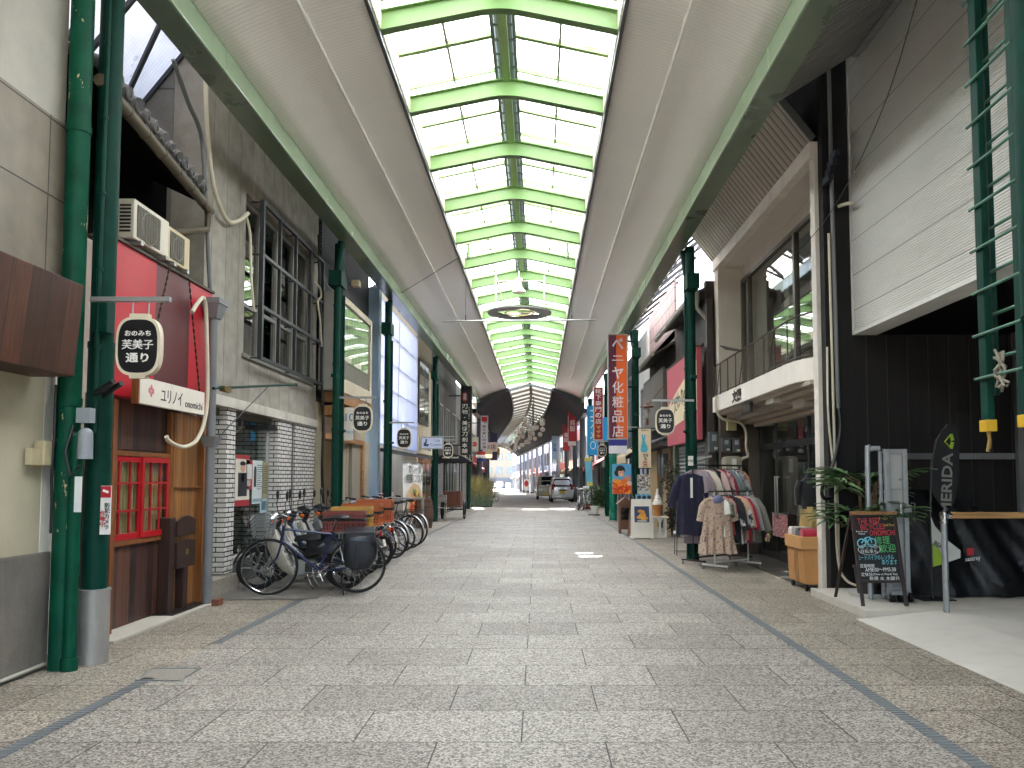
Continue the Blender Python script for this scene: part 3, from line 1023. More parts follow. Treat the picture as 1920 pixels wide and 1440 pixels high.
mb.box(-3.93, -3.84, 8.44, 8.5, .83, 2.1)
mb.build('timber_frame', WOOD_TRIM, b, bevel=.004)
mb = MB(); mb.box(-3.93, -3.83, 8.502, 9.2, 0, 2.1); mb.build('side_boards', WOOD_Z, b)
mb = MB(); mb.box(-3.83, -3.80, 8.51, 9.2, 1.30, 1.315); mb.box(-3.83, -3.78, 9.14, 9.2, 0, 2.1); mb.build('batten', WOOD_TRIM, b)
mb = MB(); mb.box(-3.92, -3.905, 7.3, 8.42, .83, 1.61)
cur = mb.build('curtain', ribs('straw curtain', '#f3dfa0', .05, 'Y', .012, .9, dark=.25), b)
for (ya, yb, dx) in ((7.28, 7.88, 0), (7.86, 8.43, .02)):
    mb = MB()
    x0, x1 = -3.885 + dx, -3.86 + dx
    z0, z1 = .83, 1.61
    mb.box(x0, x1, ya, ya + .045, z0, z1); mb.box(x0, x1, yb - .045, yb, z0, z1)
    mb.box(x0, x1, ya + .046, yb - .046, z0, z0 + .06); mb.box(x0, x1, ya + .046, yb - .046, z1 - .05, z1)
    w = mb.build('window', REDF, b, bevel=.003)
    mb = MB()
    for k in (1, 2):
        yy = ya + (yb - ya) * k / 3
        mb.box(x0 + .003, x1 - .003, yy - .01, yy + .01, z0 + .06, z1 - .05)
        zz = z0 + .01 + (z1 - z0) * k / 3
        mb.box(x0 + .004, x1 - .004, ya + .045, yb - .045, zz - .009, zz + .009)
    mb.build('lattice', REDF, w)
    mb = MB(); mb.box(x0 + .008, x0 + .011, ya + .045, yb - .045, z0 + .06, z1 - .05); mb.build('pane', GLASS, w)
for ya, yb, m_, l in ((7.04, 7.86, RED, 'red panel beside the post'), (7.862, 8.62, MAROON, 'maroon middle panel'), (8.622, 9.22, RED, 'red panel beside the downpipe')):
    mb = MB(); mb.box(-3.90, -3.76, ya, yb, 2.15, 3.53); mb.build('front_panel', m_, b, label=l)
mb = MB(); mb.box(-4.4, -3.74, 7.0, 9.24, 3.532, 3.56); mb.build('coping', M('rusty flashing', '#4f463b', .6, .3, var=.3), b)
mb = MB(); mb.box(-3.93, -3.60, 6.95, 9.2, 0, .028); mb.build('threshold', CONC, b, bevel=.006)
# tiled eave
r = thing('tiled_roof', 'old grey tiled roof with round eave tiles and a brown gutter over the red shop', 'roof', (-3.7, 7.4, 4.6))
e0, e1 = Vector((-3.53, 6.25, 4.68)), Vector((-3.80, 8.95, 4.60))
TILEM = M('grey roof tile', '#5f5f5e', .55, var=.35, scale=7, bump=.3, grime=.4)
up = Vector((-2.6, 0, 1.25))
mb = MB()
mb.hexa([e0 + Vector((0, 0, -.1)), e1 + Vector((0, 0, -.1)), e1 + up + Vector((0, 0, -.1)), e0 + up + Vector((0, 0, -.1)), e0, e1, e1 + up, e0 + up])
mb.build('roof_deck', DARK_IN, r)
mb = MB()
n = 13
for k in range(n):
    p = e0.lerp(e1, (k + .5) / n)
    for j in range(6):
        q = p + up * (j / 6) + Vector((.03, 0, .05 + .012 * (j % 2)))
        mb.tube([q, q + up / 6 * 1.06], [.075, .066], 10)
    jr = RND.uniform(.8, 1.08)
    mb.cyl(p + Vector((.06, RND.uniform(-.02, .02), .035 + RND.uniform(-.02, .02))), p + Vector((.0, 0, .06)), .08 * jr, .078, 12)
    mb.torus(p + Vector((.062, 0, .036)), .05 * jr, .012, 'X', 12, 5)
    if k < n - 1:
        p2 = e0.lerp(e1, (k + 1) / n)
        mb.hexa([p2 + Vector((.02, -.09, -.02)), p2 + Vector((.02, .09, -.02)), p2 + up + Vector((0, .09, -.02)), p2 + up + Vector((0, -.09, -.02)), p2 + Vector((.02, -.09, .015)), p2 + Vector((.02, .09, .015)), p2 + up + Vector((0, .09, .015)), p2 + up + Vector((0, -.09, .015))])
mb.build('tiles', TILEM, r, smooth=True)
mb = MB()
g0, g1 = e0 + Vector((.07, -.05, -.13)), e1 + Vector((.07, .08, -.16))
mb.tube([g0, g1], .052, 12)
for k in range(7):
    p = g0.lerp(g1, (k + .3) / 7)
    mb.tube([p + Vector((0, -.015, 0)), p + Vector((0, .015, 0))], .058, 12)
    mb.bar(p + Vector((0, 0, .05)), p + Vector((-.12, 0, .12)), .012)
mb.tube([g1 + Vector((0, -.05, -.02)), g1 + Vector((-.02, -.03, -.22)), g1 + Vector((-.3, -.5, -.42)), g1 + Vector((-.5, -.9, -.5))], .04, 10)
mb.build('rain_gutter', M('brown plastic gutter', '#5f5644', .45, var=.3), r, smooth=True)
# air conditioners on top of the panel
def air_con(x0, x1, y0, y1, z0, z1, label, colr, group='air conditioner units', fan=True):
    t_ = thing('air_conditioner', label, 'air conditioner', ((x0 + x1) / 2, (y0 + y1) / 2, z0), group)
    s = 1 if x1 > x0 else -1              # x1 is the side that faces the street
    m_ = M('casing ' + colr, colr, .45, var=.06, grime=.25, gcol='#8a7c5e')
    mb = MB(); mb.box(x0, x1, y0, y1, z0 + .04, z1); mb.build('casing', m_, t_, bevel=.012)
    yf = y0 + (y1 - y0) * .08, y0 + (y1 - y0) * .72
    mb = MB()
    mb.box(x1, x1 + s * .004, yf[0], yf[1], z0 + .07, z1 - .04)
    gr = mb.build('fan_opening', BLACK, t_)
    mb = MB()
    k = 0
    z = z0 + .075
    while z < z1 - .045:
        mb.box(x1 + s * .004, x1 + s * .010, yf[0], yf[1], z, z + .004); z += .019
    y = yf[0]
    while y < yf[1]:
        mb.box(x1 + s * .005, x1 + s * .011, y, y + .004, z0 + .07, z1 - .04); y += .05
    mb.build('grille', M('grille plastic', '#8a8678', .5), gr)
    mb = MB()
    zc = (z0 + z1) / 2
    mb.torus((x1 + s * .008, (yf[0] + yf[1]) / 2, zc), min(yf[1] - yf[0], z1 - z0) * .36, .006, 'X', 24, 6)
    mb.build('fan_ring', M('grille plastic', '#8a8678', .5), gr)
    mb = MB()
    z = z0 + .1
    while z < z1 - .06:
        mb.box(x0 + s * .03, x0 + s * (abs(x1 - x0) * .5 - .008), y0 - .004, y0 + .002, z, z + .018)
        mb.box(x0 + s * (abs(x1 - x0) * .5 + .008), x1 - s * .03, y0 - .004, y0 + .002, z, z + .018); z += .034
    mb.build('side_vent', BLACK, t_)
    mb = MB()
    for yy in (y0 + .08, y1 - .12):
        mb.box(x0 + s * .02, x1 + s * .03, yy, yy + .05, z0, z0 + .04)
    mb.build('foot', ALU, t_)
    return t_
air_con(-3.98, -3.70, 7.27, 7.97, 3.56, 3.97, 'white air conditioner unit nearest the post on top of the red panel', '#cfc9b8')
air_con(-4.0, -3.72, 8.0, 8.5, 3.56, 3.95, 'yellowed air conditioner unit behind the white one on top of the red panel', '#c3b58e')
# hanging white name board
s_ = thing('name_board', 'white hanging board reading ユリノイ onomichi under the red panel', 'sign', (-3.62, 7.98, 2.2))
mb = MB(); mb.box(-3.66, -3.605, 7.27, 8.70, 2.085, 2.33); bd = mb.build('board', M('board white', '#ded8ca', .6, var=.05, grime=.15), s_, bevel=.006)
mb = MB(); mb.box(-3.665, -3.60, 7.245, 7.268, 2.08, 2.335); mb.build('end_cap', WOOD_TRIM, s_)
text('ユリノイ', .14, (-3.604, 7.92, 2.2), 'E', M('ink black', '#26211f', .6), bd, bold=.0, fit=(.46, .13))
text('onomichi', .1, (-3.604, 8.43, 2.17), 'E', M('ink black', '#26211f', .6), bd, bold=.0, fit=(.42, .075))
mb = MB()
for dz, dy in ((0, 0), (.03, .035), (-.03, .035), (.0, .07)):
    mb.sphere((-3.604, 7.46 + dy, 2.22 + dz), .022, 8, (.15, 1, 1.3))
mb.build('flower_mark', M('pink ink', '#d27a86', .6), bd)
mb = MB()
for ytop, ybot in ((8.0, 7.42), (8.45, 8.62)):
    n = 34
    a, c = Vector((-3.70, ytop, 3.52)), Vector((-3.63, ybot, 2.33))
    for k in range(n):
        p, q = a.lerp(c, k / n), a.lerp(c, (k + 1.25) / n)
        mb.bar(p, q, .018 if k % 2 else .006, .006 if k % 2 else .018)
mb.build('chain', RUST, s_)
# wooden menu stand in front
w = thing('wooden_stand', 'dark brown wooden post stand with curved boards beside the shop door', 'stand', (-3.65, 8.05, 0))
p = G(313, 1156)
DKB = planks('dark brown stand boards', ['#33201a', '#3a251d'], .5, 'Y', 'Z', .5, gap=0)
mb = MB(); mb.box(p.x - .09, p.x + .03, p.y - .04, p.y + .08, .03, 1.0); mb.build('post', DKB, w, bevel=.008)
mb = MB(); mb.box(p.x - .05, p.x + .05, p.y + .27, p.y + .36, .03, .72); mb.build('post', DKB, w, bevel=.008)
for z0, z1, bow in ((.80, 1.0, .05), (.47, .78, .02)):
    mb = MB()
    for k in range(8):
        ya, yb = p.y + .07 + .055 * k, p.y + .07 + .055 * (k + 1)
        ba, bb = bow * math.sin(PI * k / 8), bow * math.sin(PI * (k + 1) / 8)
        mb.hexa([(p.x + .03, ya, z0), (p.x + .055, ya, z0), (p.x + .055, yb, z0), (p.x + .03, yb, z0), (p.x + .03, ya, z1 - .04 + ba), (p.x + .055, ya, z1 - .04 + ba), (p.x + .055, yb, z1 - .04 + bb), (p.x + .03, yb, z1 - .04 + bb)])
    mb.build('board', DKB, w, smooth=False)
mb = MB(); mb.hexa([(p.x - .22, p.y - .05, .45), (p.x - .09, p.y - .03, .5), (p.x - .09, p.y, .5), (p.x - .22, p.y - .02, .45), (p.x - .2, p.y - .05, .95), (p.x - .09, p.y - .03, 1.0), (p.x - .09, p.y, 1.0), (p.x - .2, p.y - .02, .95)]); mb.build('board', DKB, w)
mb = MB(); mb.box(p.x + .055, p.x + .062, p.y + .26, p.y + .33, .60, .66); mb.build('hasp', M('old brass', '#8a7440', .4, .8), w)
mb = MB(); mb.box(p.x - .25, p.x + .12, p.y - .12, p.y + .75, .029, .036); mb.build('base_mat', BLACK, w)
# downpipe at the corner of the concrete house
d = thing('downpipe', 'grey downpipe with a hopper at the corner between the red shop and the concrete house', 'downpipe', (-3.66, 9.02, 0))
mb = MB(); mb.tube([(-3.66, 9.02, 0), (-3.66, 9.02, 1.75), (-3.66, 9.02, 3.15), (-3.66, 9.02, 3.35)], .05, 14)
for z in (.25, 1.0, 2.4): mb.cyl((-3.66, 9.02, z), (-3.66, 9.02, z + .05), .058, None, 14)
mb.build('pipe', M('grey plastic pipe', '#74777a', .5, grime=.35), d, smooth=True)
mb = MB(); mb.hexa([(-3.72, 8.95, 3.2), (-3.6, 8.95, 3.2), (-3.6, 9.1, 3.2), (-3.72, 9.1, 3.2), (-3.76, 8.9, 3.36), (-3.56, 8.9, 3.36), (-3.56, 9.15, 3.36), (-3.76, 9.15, 3.36)]); mb.box(-3.77, -3.55, 8.89, 9.16, 3.36, 3.42)
mb.hexa([(-3.71, 8.97, 1.75), (-3.61, 8.97, 1.75), (-3.61, 9.08, 1.75), (-3.71, 9.08, 1.75), (-3.75, 8.92, 1.87), (-3.57, 8.92, 1.87), (-3.57, 9.13, 1.87), (-3.75, 9.13, 1.87)])
mb.build('hopper', M('grey plastic pipe', '#74777a', .5, grime=.35), d)
mb = MB(); mb.box(-3.6, -3.52, 9.0, 9.13, 0, .07); mb.build('brick', M('red brick', '#7a4a38', .8, var=.25), d)
def cable(name, pts, r, mat, label, cat='cable'):
    # a smooth curve through the points
    P = [Vector(p) for p in pts]
    out = []
    for i in range(len(P) - 1):
        p0, p1, p2, p3 = P[max(i - 1, 0)], P[i], P[i + 1], P[min(i + 2, len(P) - 1)]
        for k in range(6):
            t = k / 6
            out.append(.5 * ((2 * p1) + (-p0 + p2) * t + (2 * p0 - 5 * p1 + 4 * p2 - p3) * t * t + (-p0 + 3 * p1 - 3 * p2 + p3) * t ** 3))
    out.append(P[-1])
    mb = MB(); mb.tube(out, r, 8)
    return tag(mb.build(name, mat, smooth=True), label, cat)
cable('drain_hose', [FX(x, y, -3.62) for x, y in ((360, 585), (383, 560), (388, 640), (388, 760), (372, 820), (345, 838), (318, 828), (312, 818))], .022, CABLE, 'cream hose curling round the red shop downpipe to the boards', 'hose')
cable('wall_cable', [FX(x, y, -3.82) for x, y in ((384, 105), (388, 230), (400, 345), (424, 410), (445, 415), (465, 400))], .026, CABLE, 'thick cream cable looping down the concrete wall to the barred window')
cable('wall_cable', [FX(x, y, -3.82) for x, y in ((460, 400), (469, 440), (471, 520), (476, 580))], .018, CABLE, 'thin cream cable running down beside the barred window')
cable('conduit', [FX(x, y, -3.80) for x, y in ((325, 112), (352, 190), (376, 250), (384, 340), (390, 470), (394, 548))], .024, GCABLE, 'grey conduit dropping down the corner of the concrete house to the hopper', 'conduit')
cable('cable', [FX(x, y, -3.75) for x, y in ((598, 440), (600, 560), (604, 640), (603, 700), (606, 800), (604, 880), (607, 960))], .025, BCABLE, 'black cable bundle between the concrete house and the black fronted shop')
cable('cable', [FX(x, y, -3.72) for x, y in ((590, 530), (600, 540), (602, 556), (596, 566), (600, 600), (603, 650))], .018, CABLE, 'short cream cable loop right of the barred window')

# ---- concrete house with the barred window
b = thing('concrete_house', 'weathered board-marked concrete house with a large barred window over a white brick shop front', 'house', (-3.9, 11.7, 0))
mb = MB()
mb.box(-4.3, -3.9, 9.3, 10.6, 2.42, 7.6); mb.box(-4.3, -3.9, 13.85, 14.12, 2.42, 7.6)
mb.box(-4.3, -3.9, 10.6, 13.85, 5.22, 7.6); mb.box(-4.3, -3.9, 10.6, 13.85, 2.42, 3.04)
mb.build('front_wall', CONCRETE, b)
mb = MB(); mb.box(-9, -4.3, 9.29, 14.11, 2.42, 12); mb.build('side_wall', CONC_SIDE, b)  # upper part out of view, raised to keep sun off the plastic sheets
mb = MB(); mb.box(-4.0, -3.86, 9.28, 14.13, 2.29, 2.42); mb.build('string_course', M('white band', '#c6c2b6', .7, grime=.5, gcol='#5c564a'), b, bevel=.008)
mb = MB(); mb.box(-9, -4.0, 9.29, 14.1, 2.2, 2.29); mb.build('soffit', M('dim soffit', '#5a5850', .9), b)
# upper window
mb = MB()
mb.box(-4.28, -4.2, 10.6, 13.85, 3.04, 5.22); wn = mb.build('window', DARK_IN, b)
mb = MB()
for y in (10.62, 11.42, 12.22, 13.02, 13.8):
    mb.box(-4.06, -4.0, y - .03, y + .03, 3.06, 5.2)
for z in (3.06, 3.75, 5.16):
    mb.box(-4.055, -4.005, 10.62, 13.8, z, z + .05)
mb.box(-4.0, -3.87, 10.55, 13.9, 3.0, 3.05)
mb.build('frame', M('grey aluminium frame', '#8b8a84', .4, .5), wn)
mb = MB(); mb.box(-4.04, -4.035, 10.62, 13.8, 3.08, 5.18); mb.build('pane', GLASSC, wn)
for ya, yb, m_ in ((10.75, 11.1, M('pale blind', '#8e8d86', .8)), (11.5, 11.72, M('wine curtain', '#6b2430', .8)), (12.4, 12.65, M('pale blind', '#8e8d86', .8)), (13.1, 13.6, M('dim curtain', '#5b544a', .8)), (10.66, 10.74, M('wine curtain', '#6b2430', .8))):
    mb = MB(); mb.box(-4.16, -4.14, ya, yb, 3.1, 5.1); mb.build('curtain', m_, wn)
mb = MB()
gx = -3.74
for i, y in enumerate((10.78, 11.53, 12.3, 13.08, 13.86)):
    mb.bar((gx, y, 3.0), (gx, y, 5.18), .06 if i == 0 else .045)
for z in (3.02, 3.72, 4.43, 5.15):
    mb.bar((gx + .003, 10.78, z), (gx + .003, 13.86, z), .045)
for y in (10.78, 12.3, 13.86):
    for z in (3.02, 3.72, 4.43, 5.15):
        mb.bar((gx, y, z), (-3.9, y, z), .02)
mb.build('window_grille', DKFRAME, b)
# ground floor
mb = MB(); mb.box(-4.7, -3.9, 10.1, 10.4, .22, 2.29); mb.build('brick_pier', BRICKW, b)
mb = MB(); mb.box(-4.6, -3.9, 12.1, 12.78, .0, 2.29); mb.build('brick_pier', BRICKW, b)
mb = MB(); mb.box(-4.6, -3.9, 12.95, 14.1, .0, 2.29); mb.build('brick_pier', BRICKW, b)
mb = MB(); mb.box(-4.7, -3.93, 12.78, 12.95, .0, 2.29); mb.build('pipe_slot', M('dark steel', '#3b3d40', .5, .4), b)
mb = MB(); mb.box(-4.7, -4.62, 9.3, 10.1, .22, 2.29); mb.build('entry_wall', BRICKW, b)
mb = MB(); mb.box(-7, -3.83, 9.3, 10.42, 0, .2); mb.box(-7, -4.1, 9.3, 10.1, .2, .36); mb.build('entry_step', M('pebbled step', '#9a9488', .8, var=.3, scale=30, grime=.4), b, bevel=.008)
mb = MB(); mb.box(-4.12, -3.98, 10.4, 12.1, .0, .32); mb.build('stall_riser', M('dark sill stone', '#4a4a48', .6), b)
mb = MB(); mb.box(-4.12, -3.97, 10.4, 12.1, .32, .37); mb.build('sill', M('pale sill', '#a8a7a2', .5), b)
mb = MB(); mb.box(-7, -6.9, 10.4, 12.1, .0, 2.2); mb.box(-7, -4.6, 12.08, 12.1, 0, 2.2); mb.box(-7, -4.2, 10.4, 12.1, 0, .02); mb.build('shop_interior', M('dim grey shop interior', '#c2c6c2', .9), b)
mb = MB(); mb.box(-4.055, -4.049, 10.4, 12.1, .37, 2.29); sw = mb.build('shop_window', GLASSB, b)
mb = MB(); mb.box(-4.08, -4.03, 10.4, 10.44, .37, 2.29); mb.box(-4.08, -4.03, 12.06, 12.1, .37, 2.29); mb.box(-4.08, -4.03, 10.44, 12.06, 2.22, 2.29); mb.build('frame', STEEL, sw)
mb = MB(); mb.box(-4.2, -3.86, 11.55, 11.95, 2.1, 2.17); mb.build('lamp_box', BLACK, b)
# posters in its window
def poster(px0, py0, px1, py1, x, base, label, deco):
    a, c = FX(px0, py0, x), FX(px1, py1, x)
    y0, y1, z1 = a.y, c.y, a.z
    z0 = FX(px0, py1, x).z
    t_ = thing('poster', label, 'poster', (x, (y0 + y1) / 2, z0), 'notices in the brick shop window')
    mb = MB(); mb.box(x - .004, x, y0, y1, z0, z1); pb = mb.build('sheet', M('paper ' + base, base, .6, var=.04), t_)
    W, H = y1 - y0, z1 - z0
    for kind, u, v, w_, h_, c_ in deco:
        mb = MB()
        if kind == 'r':
            mb.box(x, x + .0015, y0 + (u - w_ / 2) * W, y0 + (u + w_ / 2) * W, z0 + (v - h_ / 2) * H, z0 + (v + h_ / 2) * H)
        elif kind == 'o':
            mb.sphere((x + .001, y0 + u * W, z0 + v * H), .5, 14, (.002, w_ * W, h_ * H))
        elif kind == 'l':
            k = 0
            rr = random.Random(int(u * 100))
            while k < h_:
                zz = z0 + (v + h_ / 2 - k) * H
                mb.box(x, x + .0015, y0 + (u - w_ / 2) * W, y0 + (u - w_ / 2 + w_ * rr.uniform(.6, 1)) * W, zz - .012, zz)
                k += .05
        mb.build('printed_block', M('print ' + c_, c_, .6, var=.15, scale=12), pb)
    return t_
PX = -4.035
poster(442, 852, 467, 950, PX, '#d9d2c4', 'red edged concert poster with a dark suited figure in the brick shop window',
       [('r', .5, .96, 1, .08, '#9e2b30'), ('r', .5, .06, 1, .12, '#a62a35'), ('o', .5, .74, .35, .16, '#caa488'), ('o', .5, .83, .4, .1, '#1b1715'), ('r', .5, .42, .62, .46, '#22252a'), ('r', .5, .56, .14, .18, '#d8d8d4')])
poster(462, 862, 473, 918, PX, '#b0303a', 'narrow red notice with a white photo between two posters in the brick shop window', [('r', .5, .6, .75, .5, '#cfd2cf'), ('l', .5, .2, .7, .2, '#e0d8d0')])
poster(474, 863, 492, 945, PX, '#c9d4d2', 'pale grey event poster with a small black figure in the brick shop window', [('r', .25, .6, .22, .42, '#1d1e20'), ('o', .25, .83, .2, .07, '#1d1e20'), ('l', .68, .6, .5, .6, '#55666a'), ('r', .5, .08, .9, .08, '#8fa6a8')])
poster(492, 866, 507, 934, PX, '#a9a27c', 'dull olive text notice in the brick shop window', [('l', .5, .5, .75, .8, '#4b4a38')])
poster(508, 860, 516, 905, PX, '#c8c33a', 'yellow green strip notice at the right edge of the brick shop window', [('l', .5, .5, .7, .7, '#6f6a20'), ('r', .5, .02, 1, .1, '#3a7a9a')])
poster(488, 935, 503, 962, PX, '#b7cdd6', 'small pale blue leaflet low in the brick shop window', [('l', .5, .5, .7, .6, '#5a7a88')])
# green awning rod sticking out along the wall
t_ = thing('awning_rod', 'thin green rod reaching along the concrete wall above the brick shop window', 'rod', FX(400, 727, -3.6))
mb = MB(); a, c = FX(400, 728, -3.62), FX(554, 721, -3.5); mb.cyl(a, c, .016, None, 10); mb.cyl(c, c + Vector((0, .05, 0)), .02, None, 10); mb.build('rod', GREEN, t_)
mb = MB(); q = a.lerp(c, .12); mb.box(q.x - .03, q.x + .03, q.y - .1, q.y + .1, q.z - .05, q.z + .01); mb.build('clamp', M('old brass', '#8a7440', .4, .8), t_)
mb = MB(); q = a.lerp(c, .62); mb.tube([q, q + Vector((-.1, -1.5, -.8)), FX(405, 820, -3.66)], .006, 6); mb.build('stay_wire', BCABLE, t_)

# ---- black fronted shop with the box window
b = thing('black_clad_shop', 'black clad shop with a projecting box window, timber bands and a beige ground floor', 'shop', (-3.85, 16.3, 0))
mb = MB(); mb.box(-9, -3.85, 14.15, 18.15, 2.75, 7.6); mb.build('wall', ribs('black ribbed cladding', '#191a1c', .055, 'Z', .006, .5, dark=.5), b)
mb = MB(); mb.box(-3.85, -3.55, 14.05, 16.9, 2.95, 4.70)
bw = mb.build('box_window', M('pale grey casing', '#a9a79f', .5, grime=.25), b, bevel=.01)
mb = MB(); mb.box(-3.548, -3.535, 14.3, 16.75, 3.2, 4.58); mb.build('pane_backing', ribs('pastel reflection stripes', '#b9ab98', .13, 'Y', .01, .3, dark=.35, var=.3), bw)  # pastel stripes painted in for a reflection in the pane
mb = MB(); mb.box(-3.55, -3.50, 14.05, 14.3, 2.95, 4.70); mb.box(-3.55, -3.50, 16.75, 16.9, 2.95, 4.70); mb.box(-3.55, -3.50, 14.3, 16.75, 4.58, 4.70); mb.box(-3.55, -3.5, 14.3, 16.75, 2.95, 3.2); mb.build('frame', M('beige frame', '#c0b49c', .5), bw, bevel=.006)
mb = MB(); mb.box(-3.53, -3.527, 14.3, 16.75, 3.2, 4.58); mb.build('pane', GLASS, bw)
mb = MB(); mb.box(-3.85, -3.52, 14.25, 17.1, 2.75, 2.94); mb.box(-3.85, -3.56, 14.25, 17.1, 2.52, 2.70); mb.build('timber_band', WOOD_TRIM_Y, b, bevel=.006)
mb = MB(); mb.box(-9, -3.88, 14.15, 18.15, 2.2, 2.75); mb.box(-4.3, -3.78, 14.15, 14.25, 0, 2.2); mb.box(-9, -3.8, 17.5, 18.15, 0, 2.2); mb.build('plaster_wall', M('beige plaster', '#b9ac94', .8, grime=.25), b)
mb = MB(); mb.box(-4.0, -3.74, 14.2, 17.3, 2.1, 2.2); mb.box(-4.0, -3.76, 17.3, 17.5, 0, 2.2); mb.build('lintel', WOOD_TRIM_Y, b, bevel=.006)
mb = MB(); mb.box(-8, -4.8, 14.2, 15.4, 0, 2.1); mb.build('dark_interior', DARK_IN, b)
mb = MB(); mb.box(-3.95, -3.86, 15.4, 16.5, 0, 2.1); mb.build('door', ribs('beige sliding door', '#9c927f', .25, 'Y', .008, .6, dark=.6), b)
mb = MB(); mb.box(-3.9, -3.8, 16.52, 17.28, 0, 2.1); mb.build('door_panel', M('grey brown panel', '#8c8474', .6), b)
mb = MB()
for k in range(4):
    mb.box(-4.75, -4.5, 14.3, 15.2, .5 + .35 * k, .53 + .35 * k)
mb.build('shelf', WOOD_TRIM, b)
for k in range(18):
    mb = MB(); r_ = random.Random(k); y = 14.35 + (k % 6) * .14; z = .53 + .35 * (k // 6)
    mb.box(-4.7, -4.55, y, y + .08, z, z + r_.uniform(.1, .2))
    mb.build('goods', M('goods %d' % (k % 4), ['#8a2f2a', '#b7b09a', '#6b5a3a', '#3b3f42'][k % 4], .6), b)
mb = MB(); mb.box(-3.6, -3.45, 15.35, 15.55, 5.1, 5.22); mb.build('floodlight', M('ivory plastic', '#b9ad8c', .5), b, bevel=.01)
# blue lettered fin sign on that shop
t_ = thing('fin_sign', 'white vertical fin sign with pale blue letters half hidden behind the green posts', 'sign', FY(656, 795, 14.6))
q = FY(656, 795, 14.6)
mb = MB(); mb.box(q.x - .10, q.x + .06, 14.58, 14.62, q.z - .3, q.z + .3); bd = mb.build('board', WHITE, t_, bevel=.008)
text('10', .2, (q.x + .0, 14.575, q.z + .12), 'S', M('sign blue', '#2f8fb0', .5), bd)
text('PRO', .07, (q.x + .0, 14.575, q.z - .15), 'S', M('sign blue', '#2f8fb0', .5), bd)
cable('drain_hose', [(-3.60, 14.6, 3.2), (-3.62, 14.58, 2.2), (-3.62, 14.55, 1.2), (-3.6, 14.5, .1)], .02, BCABLE, 'thin black drain hose down the front of the black clad shop', 'hose')

# ---- white sheeted front
b = thing('sheeted_front', 'tall translucent white sheeted front with a pale blue steel column and open stall below', 'shop', (-3.85, 22, 0))
mb = MB(); mb.box(-3.9, -3.62, 18.2, 18.5, 0, 5.75); mb.build('column', M('pale blue paint', '#8fa6bd', .45, var=.08, grime=.2), b, bevel=.01)
SHEETW = translucent('white site sheeting', '#b4bbd2', .0, .07)
for k in range(5):
    z0 = 2.25 + k * .72
    for j in range(2):
        mb = MB()
        ya, yb = 18.75 + j * 3.42, 18.75 + (j + 1) * 3.42 - .03
        n = 10
        for i in range(n):
            p, q = ya + (yb - ya) * i / n, ya + (yb - ya) * (i + 1) / n
            wv = lambda y: -3.84 + .012 * math.sin(y * 5 + k)
            mb.face([(wv(p), p, z0), (wv(q), q, z0), (wv(q), q, z0 + .70), (wv(p), p, z0 + .70)])
        mb.build('sheet_panel', SHEETW, b, smooth=True)
mb = MB()
for k in range(6):
    z0 = 2.23 + k * .72
    mb.box(-3.9, -3.86, 18.7, 25.6, z0, z0 + .03)
for y in (18.75, 22.15, 25.6):
    mb.box(-3.95, -3.87, y - .03, y + .03, 2.2, 5.9)
for k in range(6):
    mb.box(-3.85, -3.72, 18.6, 18.72, 2.24 + k * .72, 2.31 + k * .72)
mb.build('frame', M('pale steel frame', '#b6bcc8', .5, .3), b)
mb = MB(); mb.hexa([(-4.4, 18.5, 2.14), (-3.35, 18.5, 1.98), (-3.35, 25.7, 1.98), (-4.4, 25.7, 2.14), (-4.4, 18.5, 2.2), (-3.35, 18.5, 2.06), (-3.35, 25.7, 2.06), (-4.4, 25.7, 2.2)]); mb.build('ledge', M('dark slate ledge', '#3a3d44', .5), b)
mb = MB(); mb.box(-6.5, -6.4, 18.5, 25.7, 0, 2.1); mb.box(-6.5, -3.9, 18.5, 18.6, 0, 2.1); mb.build('back_wall', M('dark blue wall', '#3d4658', .8), b)  # back wall in one even dark blue
mb = MB()
n = 26
for i in range(n):
    p, q = 18.8 + 2.0 * i / n, 18.8 + 2.0 * (i + 1) / n
    f = lambda y, z: -3.8 + .035 * math.sin(y * 17) * (1 if z < 1.5 else .5)
    mb.face([(f(p, .8), p, .75), (f(q, .8), q, .75), (f(q, 2), q, 2.05), (f(p, 2), p, 2.05)])
mb.build('vinyl_curtain', glass('clear vinyl', '#c6ccd8', ior=1.9, rough=.12), b, smooth=True)
t_ = thing('lattice_fence', 'pale pink wooden lattice panel under the vinyl curtain', 'fence', (-3.75, 19.8, 0))
mb = MB()
for k in range(-12, 22):
    for s in (-1, 1):
        y0 = 18.8 + k * .16
        pts = [(y0, .05), (y0 + .95 * s, 1.0)]
        if s < 0: pts = [(y0 + .95, .05), (y0, 1.0)]
        a, c = Vector((-3.75, pts[0][0], pts[0][1])), Vector((-3.75 + .012 * s, pts[1][0], pts[1][1]))
        t0 = max(0, min(1, (18.8 - a.y) / (c.y - a.y))) if c.y > a.y else max(0, min(1, (20.9 - a.y) / (c.y - a.y)))
        t1 = max(0, min(1, (20.9 - a.y) / (c.y - a.y))) if c.y > a.y else max(0, min(1, (18.8 - a.y) / (c.y - a.y)))
        if t1 - t0 > .05:
            mb.bar(a.lerp(c, t0), a.lerp(c, t1), .012, .035)
mb.bar((-3.75, 18.8, 1.02), (-3.75, 20.9, 1.02), .04); mb.bar((-3.75, 18.8, .05), (-3.75, 20.9, .05), .04)
mb.build('lattice_panel', M('pale pink wood', '#d3a79a', .6), t_)
